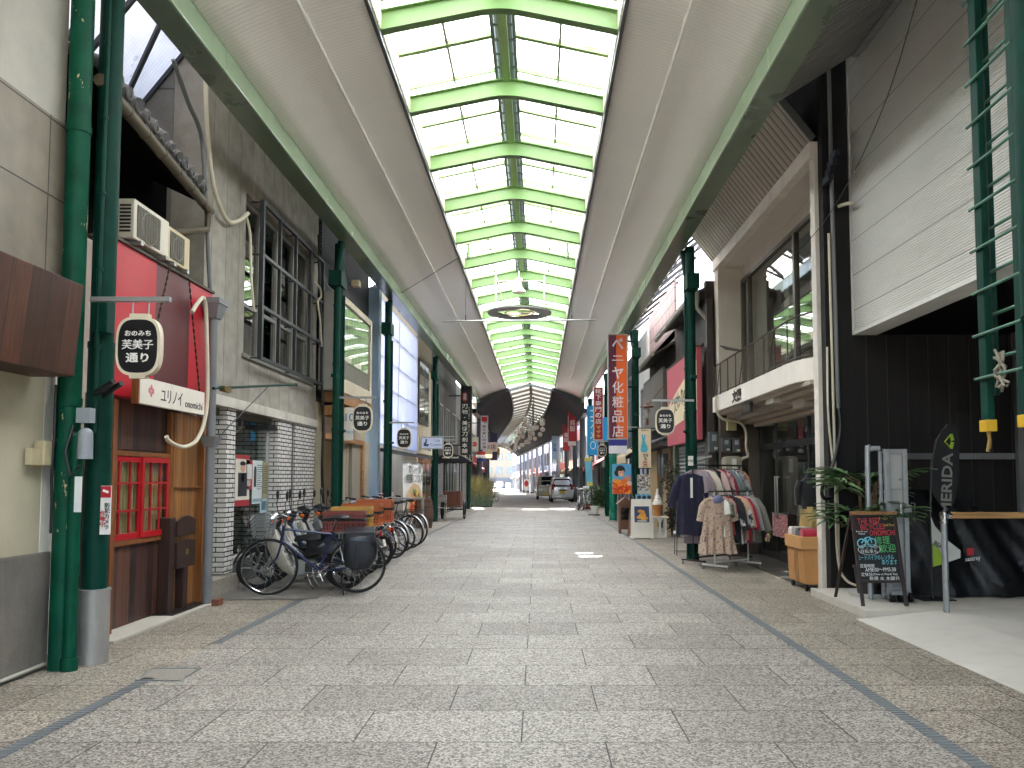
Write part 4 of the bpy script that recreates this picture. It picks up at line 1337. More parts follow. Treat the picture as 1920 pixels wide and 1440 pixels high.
# curry banner
t_ = thing('banner', 'large white food banner with a photo of a salad plate, 屋 lettering on top', 'banner', (-3.5, 22.7, 0))
mb = MB()
n = 16
for i in range(n):
    for j in range(6):
        p, q = 21.0 + 3.6 * i / n, 21.0 + 3.6 * (i + 1) / n
        f = lambda y, z: -3.5 + .02 * math.sin(y * 4 + z)
        za, zb = .12 + 1.72 * j / 6, .12 + 1.72 * (j + 1) / 6
        mb.face([(f(p, za), p, za), (f(q, za), q, za), (f(q, zb), q, zb), (f(p, zb), p, zb)])
bn = mb.build('banner_cloth', M('white banner cloth', '#e8e6e2', .6, var=.04), t_, smooth=True, solid=.004)
text('カレー屋\n特製ココス', .36, (-3.465, 22.8, 1.52), 'E', M('banner ink', '#2e2a28', .6), bn, bold=0, fit=(3.0, .5))
mb = MB(); mb.sphere((-3.47, 22.8, .75), .5, 20, (.02, 2.9, 1.0)); mb.build('printed_plate', M('plate print', '#d9b98a', .5, var=.2, scale=6), bn)
for k in range(46):
    r_ = random.Random(100 + k)
    a, d_ = r_.uniform(0, 6.28), r_.uniform(.1, .95)
    mb = MB(); mb.sphere((-3.458 + .0004 * k, 22.8 + 1.25 * d_ * math.cos(a), .75 + .42 * d_ * math.sin(a)), .5, 8, (.006, r_.uniform(.2, .5), r_.uniform(.1, .22)))
    mb.build('printed_food', M('food %d' % (k % 6), ['#b8281e', '#5f8f2c', '#e0b545', '#7a1f24', '#d8d2b4', '#d76a2a'][k % 6], .5, var=.2, scale=20), bn)
mb = MB(); mb.tube([(-3.47, 20.9, 1.9), (-3.47, 24.7, 1.9)], .012, 6); mb.tube([(-3.47, 21.0, 1.9), (-3.5, 21.0, 2.05)], .008, 6); mb.tube([(-3.47, 24.6, 1.9), (-3.5, 24.6, 2.05)], .008, 6); mb.build('hanging_rod', ALU, t_)

# ---- beige plaster building with a tall window
b = thing('beige_shop', 'beige plaster building with one tall upper window and a wooden door', 'shop', (-3.9, 27.4, 0))
mb = MB(); mb.box(-9, -3.88, 25.72, 29.2, 0, 7.5); mb.build('wall', M('beige render', '#b8ab92', .8, var=.08, grime=.3), b)
mb = MB(); mb.box(-3.88, -3.84, 25.95, 28.3, 3.2, 5.3); wn = mb.build('window', DKFRAME, b)
mb = MB(); mb.box(-3.838, -3.834, 26.05, 27.1, 3.3, 5.2); mb.box(-3.838, -3.834, 27.2, 28.2, 3.3, 5.2); mb.build('pane', M('dark reflecting glass', '#40483f', .05, var=.3, spec=.9), wn)
mb = MB(); mb.box(-3.88, -3.8, 25.9, 29, 2.2, 2.75); sg = mb.build('sign_panel', M('cream sign panel', '#d5cbb2', .6), b)
text('AMARIE', .4, (-3.797, 27.4, 2.5), 'E', M('ink black', '#26211f', .6), sg, fit=(2.4, .3))
mb = MB(); mb.box(-3.95, -3.83, 26.1, 28.9, 0, 2.1); mb.build('door', WOOD_Z, b)
mb = MB(); mb.box(-3.83, -3.81, 26.4, 27.3, .9, 1.9); mb.box(-3.83, -3.81, 27.6, 28.6, .2, 1.9); mb.build('door_glass', M('dark reflecting glass', '#40483f', .05, var=.3, spec=.9), b)
# ================================================================ buildings on the right
CLAD = ribs('pale ribbed steel cladding', '#e6e4df', .0265, 'Z', .004, .4, var=.04, dark=.5, seam=('Z', .43, .03))
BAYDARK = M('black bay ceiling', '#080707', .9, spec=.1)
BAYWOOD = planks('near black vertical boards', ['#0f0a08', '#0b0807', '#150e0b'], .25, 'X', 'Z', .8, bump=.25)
b = thing('clad_building', 'building with pale ribbed steel cladding hung over a dark open bicycle bay', 'building', (3.85, 5, 0))
mb = MB(); mb.box(3.85, 4.1, -6, 9.75, 3.19, 7.4); mb.build('cladding', CLAD, b)
mb = MB(); mb.box(3.84, 4.12, -6, 9.755, 3.145, 3.187); mb.box(3.838, 3.87, 9.752, 9.79, 3.15, 7.3); mb.build('edge_trim', M('white edge trim', '#d8d6d0', .4), b)
mb = MB(); mb.box(4.12, 9, -6, 9.8, 3.16, 3.3); mb.build('bay_ceiling', BAYDARK, b)
mb = MB(); mb.box(3.86, 9, 9.8, 9.95, 0, 7.5); mb.box(8.9, 9, -6, 9.79, 0, 3.16); mb.build('bay_wall', BAYWOOD, b)
mb = MB()
x = 4.0
while x < 8.8:
    mb.box(x, x + .012, 9.79, 9.8, .1, 3.15); x += .25
mb.build('cover_strip', M('brown cover strip', '#2e231b', .5, var=.3), b)
mb = MB(); mb.box(3.52, 3.858, 9.80, 9.95, 0, 7.5); mb.build('end_boards', BAYWOOD, b)
mb = MB()
mb.hexa([(2.6, -6, 5.72), (3.85, -6, 6.52), (3.85, 9.4, 6.52), (2.6, 9.4, 5.72), (2.6, -6, 5.76), (3.85, -6, 6.56), (3.85, 9.4, 6.56), (2.6, 9.4, 5.76)])
mb.build('soffit_sheet', ribs('grey corrugated soffit', '#8a8984', .11, 'Y', .02, .45, dark=.45, grime=.2), b)
mb = MB(); mb.bar((3.80, -6, 6.47), (3.80, 9.4, 6.47), .07, .05); mb.build('soffit_angle', GALV, b)
mb = MB(); mb.sphere((5.2, 9.3, 3.13), .05, 10); mb.build('ceiling_lamp', M('dim lamp glass', '#77777a', .3), b)
mb = MB()
for k in range(4):
    mb.box(3.5 + .03 * k, 3.56 + .03 * k, 9.55, 9.75, 5.0 + .1 * k, 5.08 + .1 * k)
mb.build('cable_box', M('dark box', '#1b2230', .5), b)
cable('conduit', [(3.60, 9.72, 6.6), (3.61, 9.74, 5.0), (3.62, 9.74, 3.5), (3.63, 9.74, 2.25)], .026, GCABLE, 'grey conduit running down the dark strip beside the ribbed cladding', 'conduit')
cable('conduit', [(3.56, 9.74, 4.4), (3.57, 9.75, 3.4), (3.58, 9.75, 1.5), (3.585, 9.75, .5), (3.66, 9.7, .2), (3.85, 9.6, .12)], .016, CABLE, 'thin cream conduit from the wall down to the plant pot', 'conduit')
cable('cable', [(3.63, 9.72, 2.25), (3.63, 9.7, 1.95), (3.50, 9.62, 1.55), (3.37, 9.6, 1.3), (3.39, 9.62, 1.17), (3.52, 9.68, 1.17)], .022, BCABLE, 'thick black cable hanging in a curve over the white corner of the balcony shop')
cable('cable', [(3.52, 9.76, 3.0), (3.5, 9.72, 2.2), (3.55, 9.74, 1.6), (3.60, 9.75, 1.2), (3.605, 9.75, .3)], .013, CABLE, 'thin cream cable along the white corner')
cable('drain_hose', [FX(x, y, 3.72) for x, y in ((1596, 380), (1570, 388), (1540, 408), (1524, 425), (1522, 442))], .024, CABLE, 'cream hose bending round the top of the white corner', 'hose')
cable('wire', [(2.6, 4.6, 7.5 - 1.9), (3.2, 7.2, 4.9), (3.42, 9.6, 4.45), (3.4, 12, 4.4)], .005, BCABLE, 'thin black wire slung across the ribbed cladding', 'wire')

# ---- white shop with the balcony
PINKW = M('warm white render', '#d5cbbf', .75, var=.06, grime=.15, gcol='#8a7d6e')
b = thing('balcony_shop', 'warm white clothes shop with a meshed balcony over a deep glazed entrance', 'shop', (3.5, 12.7, 0))
mb = MB(); mb.box(3.47, 3.54, 9.96, 10.12, 0, 5.44); mb.build('corner_fin', M('white corner', '#d6d0c4', .6, grime=.2), b, bevel=.006)
mb = MB(); mb.box(3.42, 3.56, 9.96, 15.7, 5.445, 5.65); mb.build('eaves_band', M('white eaves band', '#e2d8cb', .6, grime=.15), b, bevel=.008)
mb = MB(); mb.box(3.56, 9, 9.96, 15.7, 5.445, 5.6); mb.build('eaves_soffit', PINKW, b)
mb = MB(); mb.hexa([(3.42, 9.96, 5.655), (3.5, 9.96, 5.70), (3.5, 15.7, 5.70), (3.42, 15.7, 5.655), (2.9, 9.96, 6.33), (2.98, 9.96, 6.4), (2.98, 15.7, 6.4), (2.9, 15.7, 6.33)])
mb.build('striped_soffit', ribs('ribbed beige soffit', '#a29687', .155, 'Y', .012, .5, dark=.9), b)
mb = MB(); mb.hexa([(3.42, 9.93, 5.655), (3.5, 9.93, 5.70), (3.5, 9.955, 5.70), (3.42, 9.955, 5.655), (2.88, 9.93, 6.36), (2.96, 9.93, 6.4), (2.96, 9.955, 6.4), (2.88, 9.955, 6.36)]); mb.build('soffit_edge', DARKEDGE, b)
mb = MB(); mb.box(3.46, 9, 15.35, 15.7, 2.7, 5.44); mb.box(4.05, 9, 9.96, 10.1, 0, 5.44); mb.build('side_wall', PINKW, b)
mb = MB(); mb.box(3.62, 9, 9.97, 15.69, 5.61, 8.5); mb.build('gap_block', M('dark parapet', '#14161c', .8), b)  # dark block added to fill the bright sky gap above the eaves
mb = MB(); mb.box(3.92, 9, 10.1, 15.35, 5.2, 5.44); mb.box(3.92, 9, 10.1, 15.35, 2.66, 3.0); mb.build('window_wall', PINKW, b)
mb = MB(); mb.box(8, 8.1, 10.1, 15.35, 3, 5.2); mb.box(4.2, 8, 10.1, 15.34, 2.99, 3.0); mb.build('room_wall', M('dim cream room', '#7f7a6c', .9), b)
mb = MB(); mb.box(3.93, 3.936, 10.12, 15.33, 3.02, 5.18); wn = mb.build('window_glass', glass('upper shop glass', '#b9c3bf', ior=2.6), b)
mb = MB()
for y in (10.14, 12.15, 14.85, 15.3):
    mb.box(3.89, 3.97, y - .045, y + .045, 3.0, 5.2)
mb.box(3.89, 3.97, 10.12, 15.33, 5.14, 5.2); mb.box(3.89, 3.97, 10.12, 15.33, 3.0, 3.06)
mb.build('frame', M('brown grey frame', '#5d574e', .4, .3), wn)
mb = MB(); mb.box(4.05, 4.07, 12.9, 13.15, 3.0, 5.1); mb.box(4.05, 4.07, 14.2, 14.8, 3.0, 5.1); mb.build('curtain', M('pale curtain', '#b5b1a2', .9), wn)
mb = MB(); mb.box(4.3, 4.5, 11.3, 12.0, 3.6, 4.8); mb.box(4.3, 4.4, 12.5, 12.6, 3, 5); mb.build('dark_garment', BLACK, wn)
# balcony
out = [(3.92, 10.16), (3.54, 10.16), (3.40, 10.5), (3.36, 10.85), (3.36, 15.5), (3.92, 15.5)]
mb = MB(); mb.prism(out, 'Z', 2.66, 2.95); mb.build('balcony_slab', M('balcony white', '#e6dfd4', .65, var=.05, grime=.22, gcol='#94897a'), b, bevel=.006)
mb = MB()
for k in range(5):
    xa, xb = 3.45 + .14 * k, 3.45 + .14 * (k + 1) - .03
    mb.box(xa, 4.2, 10.2, 15.4, 2.655 - .06 * (k + 1), 2.655 - .06 * k)
mb.build('stepped_soffit', M('soffit cream', '#b5a999', .7, var=.05, grime=.1), b, bevel=.01)
mb = MB(); mb.box(3.48, 3.72, 11.9, 12.3, 2.52, 2.6); mb.box(3.7, 3.95, 11.2, 11.7, 2.40, 2.53); mb.build('soffit_patch', M('bare patch', '#c6bfb2', .7), b)
rl = [(3.53, 10.18), (3.40, 10.52), (3.375, 10.85), (3.375, 15.48)]
mb = MB()
mb.tube([(x, y, 3.53) for x, y in rl], .014, 8)
mb.tube([(x, y, 2.98) for x, y in rl], .010, 8)
for k in range(9):
    y = 10.85 + 4.6 * k / 8
    mb.cyl((3.375, y, 2.93), (3.375, y, 3.53), .011, None, 6)
    if k % 3 == 1:
        mb.cyl((3.375, y, 3.53), (3.375, y + .35, 2.97), .008, None, 6)
mb.cyl((3.53, 10.18, 2.93), (3.53, 10.18, 3.53), .011, None, 6)
rl_ = mb.build('railing', M('rusty brown rail', '#4c4034', .6, .5, var=.3), b)
mb = MB()
y = 10.87
while y < 15.47:
    mb.box(3.374, 3.377, y, y + .003, 2.98, 3.53); y += .045
z = 3.0
while z < 3.53:
    mb.box(3.373, 3.376, 10.85, 15.47, z, z + .003)
    mb.bar((3.53, 10.18, z), (3.40, 10.52, z), .003); mb.bar((3.40, 10.52, z), (3.375, 10.85, z), .003); z += .045
mb.build('wire_mesh', M('mesh wire', '#6b6355', .6, .4), rl_)
mb = MB()
for k in range(4):
    mb.cyl((3.45 + .03 * k, 13.6, 3.55), (3.2 - .02 * k, 13.75 + .02 * k, 3.62 + .02 * k), .012, None, 6)
mb.build('hose_ends', M('dark pipe ends', '#4a463e', .6), rl_)
text('文榮', .2, (3.355, 13.6, 2.80), 'W', M('bronze lettering', '#2d221c', .5), b, depth=.008, bold=.03, fit=(.62, .2))
mb = MB(); mb.box(3.40, 3.44, 12.9, 13.5, 2.47, 2.63); pl = mb.build('name_plate', M('black name plate', '#161514', .4), b)
text('HANDA', .12, (3.397, 13.2, 2.55), 'W', M('plate lettering', '#6b655c', .5), pl, depth=.002, fit=(.5, .1))
# entrance below
mb = MB(); mb.box(3.46, 4.15, 15.32, 15.5, 0, 2.64); mb.box(3.9, 4.15, 15.0, 15.31, 0, 2.4); mb.build('entry_wall', M('brown entry wall', '#4d4239', .7, grime=.3), b)
mb = MB(); mb.box(4.13, 4.14, 10.1, 15.0, .12, 2.4); gs = mb.build('shop_glass', glass('entrance glass', '#a9bab4', ior=1.9), b)
mb = MB()
for y in (10.14, 12.3, 14.0, 14.95):
    mb.box(4.11, 4.16, y - .025, y + .025, 0, 2.4)
mb.box(4.10, 4.17, 10.1, 15.0, 1.92, 2.02); mb.box(4.10, 4.17, 10.1, 15.0, 0, .12); mb.build('frame', M('dark door frame', '#2c2b29', .4, .4), gs)
mb = MB(); mb.tube([(4.06, 13.75, 1.42), (4.02, 13.75, 1.44), (4.02, 13.75, .75), (4.06, 13.75, .73)], .014, 8); mb.tube([(4.06, 13.62, 1.42), (4.02, 13.62, 1.44), (4.02, 13.62, .75), (4.06, 13.62, .73)], .014, 8); mb.build('door_handle', STEEL, gs, smooth=True)
mb = MB(); mb.box(7.5, 7.6, 10.1, 15.4, 0, 2.4); mb.box(4.2, 7.5, 10.1, 15.4, 2.39, 2.42); mb.build('shop_interior', M('dim green grey shop', '#8f9a93', .9), b)
mb = MB(); mb.box(4.9, 5.9, 12.25, 12.4, 2.3, 2.32); mb.build('ceiling_light', glow('shop tube light', '#f4f6f0', 7.), b)
mb = MB(); mb.box(3.42, 4.13, 10.12, 15.3, .0, .012); mb.build('entry_floor', bricks('slate entry tiles', '#57524b', '#4b4741', '#37342f', .3, .3, .006, 'XY', .5, 0., .3, .3), b)
mb = MB(); mb.box(3.70, 4.12, 12.0, 12.06, .02, .16); mb.box(3.72, 3.74, 11.99, 12.0, .07, .1); mb.build('kick_plate', STEEL, b)
for k in range(9):                            # dresses behind the glass
    mb = MB(); r_ = random.Random(k); y = 11.2 + .22 * k
    mb.hexa([(4.5, y, .6), (4.9, y, .6), (4.9, y + .1, .6), (4.5, y + .1, .6), (4.62, y, 1.55), (4.8, y, 1.55), (4.8, y + .1, 1.55), (4.62, y + .1, 1.55)])
    mb.build('stock_dress', M('stock %d' % (k % 4), ['#3d403f', '#5b5a55', '#2b2c2e', '#6d6a63'][k % 4], .9), b, bevel=.03)
# things on the walls by the entrance
def meter(px0, py0, px1, py1, y, label, lid=True):
    a, c = FY(px0, py0, y), FY(px1, py1, y)
    t_ = thing('electric_meter', label, 'meter', ((a.x + c.x) / 2, y, c.z), 'electricity meters by the clothes shop')
    mb = MB(); mb.box(a.x, c.x, y - .12, y, c.z, a.z); bd = mb.build('housing', M('grey meter housing', '#4c5052', .45, var=.2), t_, bevel=.02)
    w, h = c.x - a.x, a.z - c.z
    mb = MB(); mb.box(a.x + w * .28, a.x + w * .72, y - .126, y - .119, c.z + h * .55, c.z + h * .85); mb.build('window', M('meter dial', '#9aa0a2', .2), t_)
    mb = MB(); mb.box(a.x + w * .5, a.x + w * .85, y - .126, y - .119, c.z + h * .12, c.z + h * .25); mb.build('sticker', M('pale sticker', '#c9c7a8', .5), t_)
meter(1327, 810, 1346, 848, 15.0, 'leftmost grey electric meter, hanging beside the green post')
meter(1351, 822, 1368, 848, 15.3, 'middle grey electric meter under the balcony end')
meter(1370, 822, 1387, 850, 15.3, 'right grey electric meter with a pale sticker')
t_ = thing('wall_box', 'pale yellow metal box on the wall above the electric meters', 'box', FY(1369, 806, 15.3))
mb = MB(); a, c = FY(1361, 783, 15.3), FY(1378, 808, 15.3); mb.box(a.x, c.x, 15.16, 15.31, c.z, a.z); mb.build('casing', M('pale yellow steel', '#b5a878', .5, grime=.2), t_, bevel=.01)
mb = MB(); mb.box(a.x + .02, a.x + .03, 15.15, 15.16, c.z + .05, a.z - .05); mb.build('hinge', ALU, t_)
t_ = thing('plaque', 'small wooden plaque with dark brush characters beside the meters', 'sign', FY(1393, 845, 15.3))
mb = MB(); a, c = FY(1388, 817, 15.3), FY(1398, 845, 15.3); mb.box(a.x, c.x, 15.26, 15.31, c.z, a.z); bd = mb.build('board', WOOD_TRIM, t_, bevel=.006)
text('商\n店', .1, ((a.x + c.x) / 2, 15.255, (a.z + c.z) / 2), 'S', M('ink black', '#26211f', .6), bd, spacing=.95)
t_ = thing('water_tank', 'beige rounded boiler casing behind the upper clothes rack', 'boiler', FY(1372, 905, 15.2))
mb = MB(); a, c = FY(1353, 856, 15.2), FY(1386, 905, 15.2); mb.box(a.x, c.x, 14.9, 15.3, .5, a.z); mb.build('casing', M('beige casing', '#a89f8a', .5, grime=.3), t_, bevel=.08)
mb = MB(); mb.box(a.x + .12, a.x + .2, 14.88, 14.9, a.z - .3, a.z - .05); mb.build('cover_panel', WHITE, t_)
cable('drain_hose', [FY(x, y, 15.0) for x, y in ((1343, 742), (1344, 770), (1356, 786), (1386, 792), (1398, 808), (1399, 838), (1402, 855), (1392, 860), (1386, 870), (1386, 890))], .026, CABLE, 'cream hose from the balcony end down past the electric meters', 'hose')
cable('drain_hose', [FY(x, y, 14.6) for x, y in ((1334, 856), (1316, 862), (1300, 868), (1297, 882))], .022, M('grey hose', '#8f9088', .5), 'grey hose curling over the top of the clothes rack', 'hose')

# ---- shop with the red and cream sign board
b = thing('shuttered_shop', 'dark timber house with a roller shutter and a slanted red and cream sign board', 'shop', (3.4, 17.8, 0))
mb = MB(); mb.box(3.5, 9, 15.75, 20.4, 0, 5.3); mb.build('wall', DARKWOOD, b)
mb = MB(); mb.box(3.40, 3.46, 16.0, 19.5, 0, 2.15); mb.build('roller_shutter', ribs('grey roller shutter', '#8d8f90', .09, 'Z', .02, .45, dark=.5, grime=.2), b)
mb = MB(); mb.box(3.3, 3.5, 19.52, 19.75, 0, 2.2); mb.box(3.3, 3.5, 15.8, 15.98, 0, 2.2); mb.build('door_post', M('faded green timber', '#5b6a5c', .7, grime=.4), b)
def quadx(mb, pts, x0, x1):
    mb.prism(pts, 'X', x0, x1)
za, zb = 3.98, 2.16
mb = MB(); quadx(mb, [(15.7, zb), (19.35, zb), (19.35, za), (15.7, za)], 3.10, 3.2); sb = mb.build('sign_board', M('faded red board', '#b0505a', .6, var=.12, grime=.15, gcol='#8a5a55'), b)
mb = MB(); quadx(mb, [(15.7, 2.72), (19.33, 2.52), (19.33, 3.05), (17.9, 3.35), (15.7, 3.72)], 3.094, 3.099); cb = mb.build('cream_band', M('faded cream band', '#d8c9a4', .6, grime=.15), sb)
text('こだわり', .3, (3.09, 17.9, 3.08), 'W', M('brush ink', '#3a3026', .6), cb, tilt=.12, fit=(1.5, .35))
text('の\nも\nの', .25, (3.09, 17.0, 2.95), 'W', M('brush ink', '#3a3026', .6), cb, spacing=.9)
text('や\nき', .25, (3.09, 16.6, 2.95), 'W', M('brush ink', '#3a3026', .6), cb, spacing=.9)
mb = MB(); mb.box(3.08, 3.22, 15.68, 19.37, za, za + .03); mb.box(3.085, 3.2, 19.352, 19.375, zb, za); mb.build('sign_frame', M('rusty flashing', '#4f463b', .6, .3, var=.3), sb)
mb = MB(); mb.box(3.3, 3.5, 15.76, 15.95, 2.3, 5.3); mb.box(3.42, 3.5, 16.5, 19, 4.2, 5.0); mb.build('upper_boards', DARKWOOD, b)
mb = MB(); mb.hexa([(3.0, 15.8, 5.0), (3.5, 15.8, 5.2), (3.5, 20.4, 5.2), (3.0, 20.4, 5.0), (3.0, 15.8, 5.05), (3.5, 15.8, 5.27), (3.5, 20.4, 5.27), (3.0, 20.4, 5.05)]); mb.build('eave', M('grey roof tile', '#5f5f5e', .55, var=.35, scale=7), b)
mb = MB(); mb.tube([(3.0, 15.8, 4.95), (3.0, 20.4, 4.9)], .05, 10); mb.tube([(3.12, 15.72, 5.1), (3.12, 15.72, 4.75), (3.3, 15.72, 4.55), (3.42, 15.72, 4.5)], .045, 10); mb.build('rain_gutter', M('grey gutter', '#8b867c', .5, var=.3), b, smooth=True)
mb = MB(); mb.box(3.28, 3.4, 15.55, 15.7, 0, 4.9); mb.build('post', M('dark brown steel post', '#3a302c', .5, grime=.3), b)

# ---- dark timber house with grey boarding
b = thing('timber_house', 'old dark timber house with grey vertical boarding upstairs and pinkish eave tiles', 'house', (3.4, 22.8, 0))
mb = MB(); mb.box(3.5, 9, 20.45, 25.2, 0, 5.2); mb.build('wall', DARKWOOD, b)
mb = MB(); mb.box(3.25, 3.32, 20.9, 24.8, 2.75, 4.3); mb.build('boarding', ribs('weathered grey boarding', '#6b655c', .18, 'Y', .02, .7, dark=.6, grime=.4), b)
mb = MB(); mb.hexa([(2.95, 20.5, 4.55), (3.5, 20.5, 4.85), (3.5, 25.2, 4.85), (2.95, 25.2, 4.55), (2.95, 20.5, 4.6), (3.5, 20.5, 4.92), (3.5, 25.2, 4.92), (2.95, 25.2, 4.6)]); mb.build('eave', M('brownish eave', '#4f4840', .6, var=.3), b)
mb = MB(); mb.tube([(2.9, 20.4, 4.55), (2.9, 25.2, 4.5)], .055, 10); mb.build('rain_gutter', M('grey gutter', '#8b867c', .5, var=.3), b, smooth=True)
mb = MB(); mb.box(3.1, 3.5, 20.5, 25.2, 2.25, 2.35); mb.hexa([(2.95, 20.5, 2.3), (3.5, 20.5, 2.5), (3.5, 25.2, 2.5), (2.95, 25.2, 2.3), (2.95, 20.5, 2.34), (3.5, 20.5, 2.56), (3.5, 25.2, 2.56), (2.95, 25.2, 2.34)]); mb.build('pent_roof', M('grey roof tile', '#5f5f5e', .55, var=.35, scale=7), b)
mb = MB(); mb.box(3.42, 3.5, 21, 22.2, 0, 2.2); mb.box(3.42, 3.5, 23.3, 24.8, 0, 2.2); mb.build('door', M('tan door', '#9a835c', .6, grime=.2), b)
mb = MB(); mb.box(3.5, 3.55, 20.5, 25.2, 5.0, 6.6); mb.build('upper_wall', bricks('pink slate cladding', '#7d6a6a', '#6f5e60', '#3f3638', .6, .35, .02, 'YZ', .6, .5, .4, .3), b)
for k, (y, l) in enumerate(((21.2, 'grey electric meter on the dark timber house behind the rabbit banner'), (21.8, 'second grey electric meter further along the dark timber house'))):
    t_ = thing('electric_meter', l, 'meter', (3.38, y, 1.6), 'electricity meters on the timber house')
    mb = MB(); mb.box(3.28, 3.42, y, y + .35, 1.5, 2.05); mb.build('housing', M('grey meter housing', '#4c5052', .45, var=.2), t_, bevel=.02)
    mb = MB(); mb.box(3.27, 3.285, y + .08, y + .27, 1.75, 1.95); mb.build('window', M('meter dial', '#9aa0a2', .2), t_)

# ================================================================ generic fronts farther along the street
def front(side, y0, y1, h, wallm, label, storeys=2, win=None, awn=None, door=None, shutter=None, x=None, name='shop', band=None, xs=None, ang=0., cx=0.):
    """one shop house; the front faces the street; x is the distance of the front plane"""
    x = x if x is not None else (-3.9 if side < 0 else 3.5)
    s = 1 if side < 0 else -1                # towards the street
    z0 = zg(y0)
    yc = (y0 + y1) / 2
    b = thing(name, label, 'shop', (x, yc, z0))
    def P(mb, x0, x1, a, c, za, zb):
        mb.box(x + s * x0, x + s * x1, a, c, z0 + za, z0 + zb); return mb
    P(MB(), -5, 0, y0 + .02, y1 - .02, -.3, h).build('wall', wallm, b)
    n = max(1, round((y1 - y0) / 2.4))
    if win:
        for st in range(1, storeys):
            for k in range(n):
                a = y0 + (y1 - y0) * (k + .2) / n
                c = y0 + (y1 - y0) * (k + .8) / n
                za = 3.0 + (st - 1) * 2.7
                w = MB()
                P(w, 0, .05, a, a + .06, za, za + 1.4); P(w, 0, .05, c - .06, c, za, za + 1.4); P(w, 0, .05, a + .06, c - .06, za, za + .06); P(w, 0, .05, a + .06, c - .06, za + 1.34, za + 1.4); P(w, 0, .04, (a + c) / 2 - .03, (a + c) / 2 + .03, za + .06, za + 1.34)
                w = w.build('window', M('window frame grey', '#8b8c8c', .5, .3), b)
                P(MB(), .005, .015, a + .06, c - .06, za + .06, za + 1.34).build('pane', win, w)
    if shutter:
        P(MB(), 0, .04, y0 + .3, y1 - .3, 0, 2.2).build('roller_shutter', shutter, b)
    if door:
        P(MB(), 0, .05, y0 + .4, y1 - .4, .05, 2.2).build('shop_front', door, b)
        f = MB()
        for k in range(n * 2 + 1):
            yy = y0 + .4 + (y1 - y0 - .8) * k / (n * 2)
            P(f, .05, .08, yy - .03, yy + .03, .05, 2.2)
        f.build('mullion', M('window frame grey', '#8b8c8c', .5, .3), b)
    if band:
        P(MB(), 0, .14, y0 + .15, y1 - .15, 2.35, 2.95).build('sign_band', band, b)
    if awn:
        f = MB()
        d = .75
        f.hexa([(x + s * .02, y0 + .3, z0 + 2.55), (x + s * d, y0 + .3, z0 + 2.1), (x + s * d, y1 - .3, z0 + 2.1), (x + s * .02, y1 - .3, z0 + 2.55), (x + s * .02, y0 + .3, z0 + 2.58), (x + s * d, y0 + .3, z0 + 2.13), (x + s * d, y1 - .3, z0 + 2.13), (x + s * .02, y1 - .3, z0 + 2.58)])
        f.box(x + s * d, x + s * (d + .01), y0 + .3, y1 - .3, z0 + 1.9, z0 + 2.12)
        f.build('awning', awn, b)
    if ang:
        b.rotation_euler.z = ang
    if cx:
        b.location.x += cx
    return b
DGLASS = M('dark reflecting glass', '#40483f', .05, var=.3, spec=.9)
LGLASS = M('pale reflecting glass', '#8f9ba6', .05, var=.3, spec=.9)
SHUT = ribs('grey roller shutter', '#8d8f90', .09, 'Z', .02, .45)
SHUTD = ribs('dark roller shutter', '#55585a', .09, 'Z', .02, .45, dark=.5, grime=.3)
front(-1, 29.2, 33.2, 6.5, DARKWOOD, 'dark shop with a grey roller shutter beyond the beige plaster building', 2, DGLASS, None, None, SHUTD)
front(-1, 33.2, 38.2, 6.2, M('soot brown render', '#463d36', .8, grime=.3), 'brown old cutlery shop behind the long black sign', 2, DGLASS, None, DGLASS, None, band=M('black sign band', '#161413', .5))
front(-1, 38.2, 43.2, 6.0, M('dusty grey render', '#86827a', .8, grime=.3), 'grey plastered shop behind the reed planter', 2, DGLASS, None, None, SHUT)
front(1, 25.2, 30.0, 6.2, M('clean white render', '#cfcdc6', .7, grime=.15), 'white shop front behind the orange and maroon sign', 2, LGLASS, M('beige awning canvas', '#b9a888', .8), DGLASS)
front(1, 30.0, 35.0, 6.0, M('dark slate render', '#3d3f42', .7, grime=.2), 'dark slate shop front behind the dark red sign', 2, DGLASS, M('faded green awning', '#4d5d50', .8), DGLASS)
front(1, 35.0, 40.0, 6.0, M('light grey render', '#a9a8a4', .7, grime=.2), 'light grey shop front behind the blue banner', 2, LGLASS, None, None, SHUT)
front(1, 40.0, 45.0, 6.0, DARKWOOD, 'dark timber shop with a pink awning behind the parked bicycles', 2, DGLASS, M('pink awning canvas', '#b8777a', .8), DGLASS)
# ================================================================ bicycles and motorbikes
CHROME = M('chrome', '#c8c9ca', .15, 1., var=.05)
NAVY = M('navy frame paint', '#0e1a45', .3, var=.1, coat=.5)
LEATHER = M('black vinyl seat', '#17181b', .45, var=.15)
WIRE = M('basket wire', '#8b8d8c', .35, .8)
def wheel(par, x, r, tw=.018, spokes=18, rimm=CHROME, hub=.02, name='wheel'):
    mb = MB()
    mb.torus((x, 0, r), r - tw * 1.6, .011, 'Y', 36, 6)
    mb.cyl((x, -.04, r), (x, .04, r), hub, None, 10)
    for k in range(spokes):
        a = 2 * PI * k / spokes
        o = .025 * (1 if k % 2 else -1)
        a2 = a + .12 * (1 if (k // 2) % 2 else -1)
        mb.bar((x + hub * math.cos(a2), o, r + hub * math.sin(a2)), (x + (r - tw * 1.6) * math.cos(a), 0, r + (r - tw * 1.6) * math.sin(a)), .0035)
    w = mb.build(name, rimm, par, smooth=True)
    MB().torus((x, 0, r), r - tw, tw, 'Y', 40, 8).build('tyre', RUBBER, w, smooth=True)
    return w
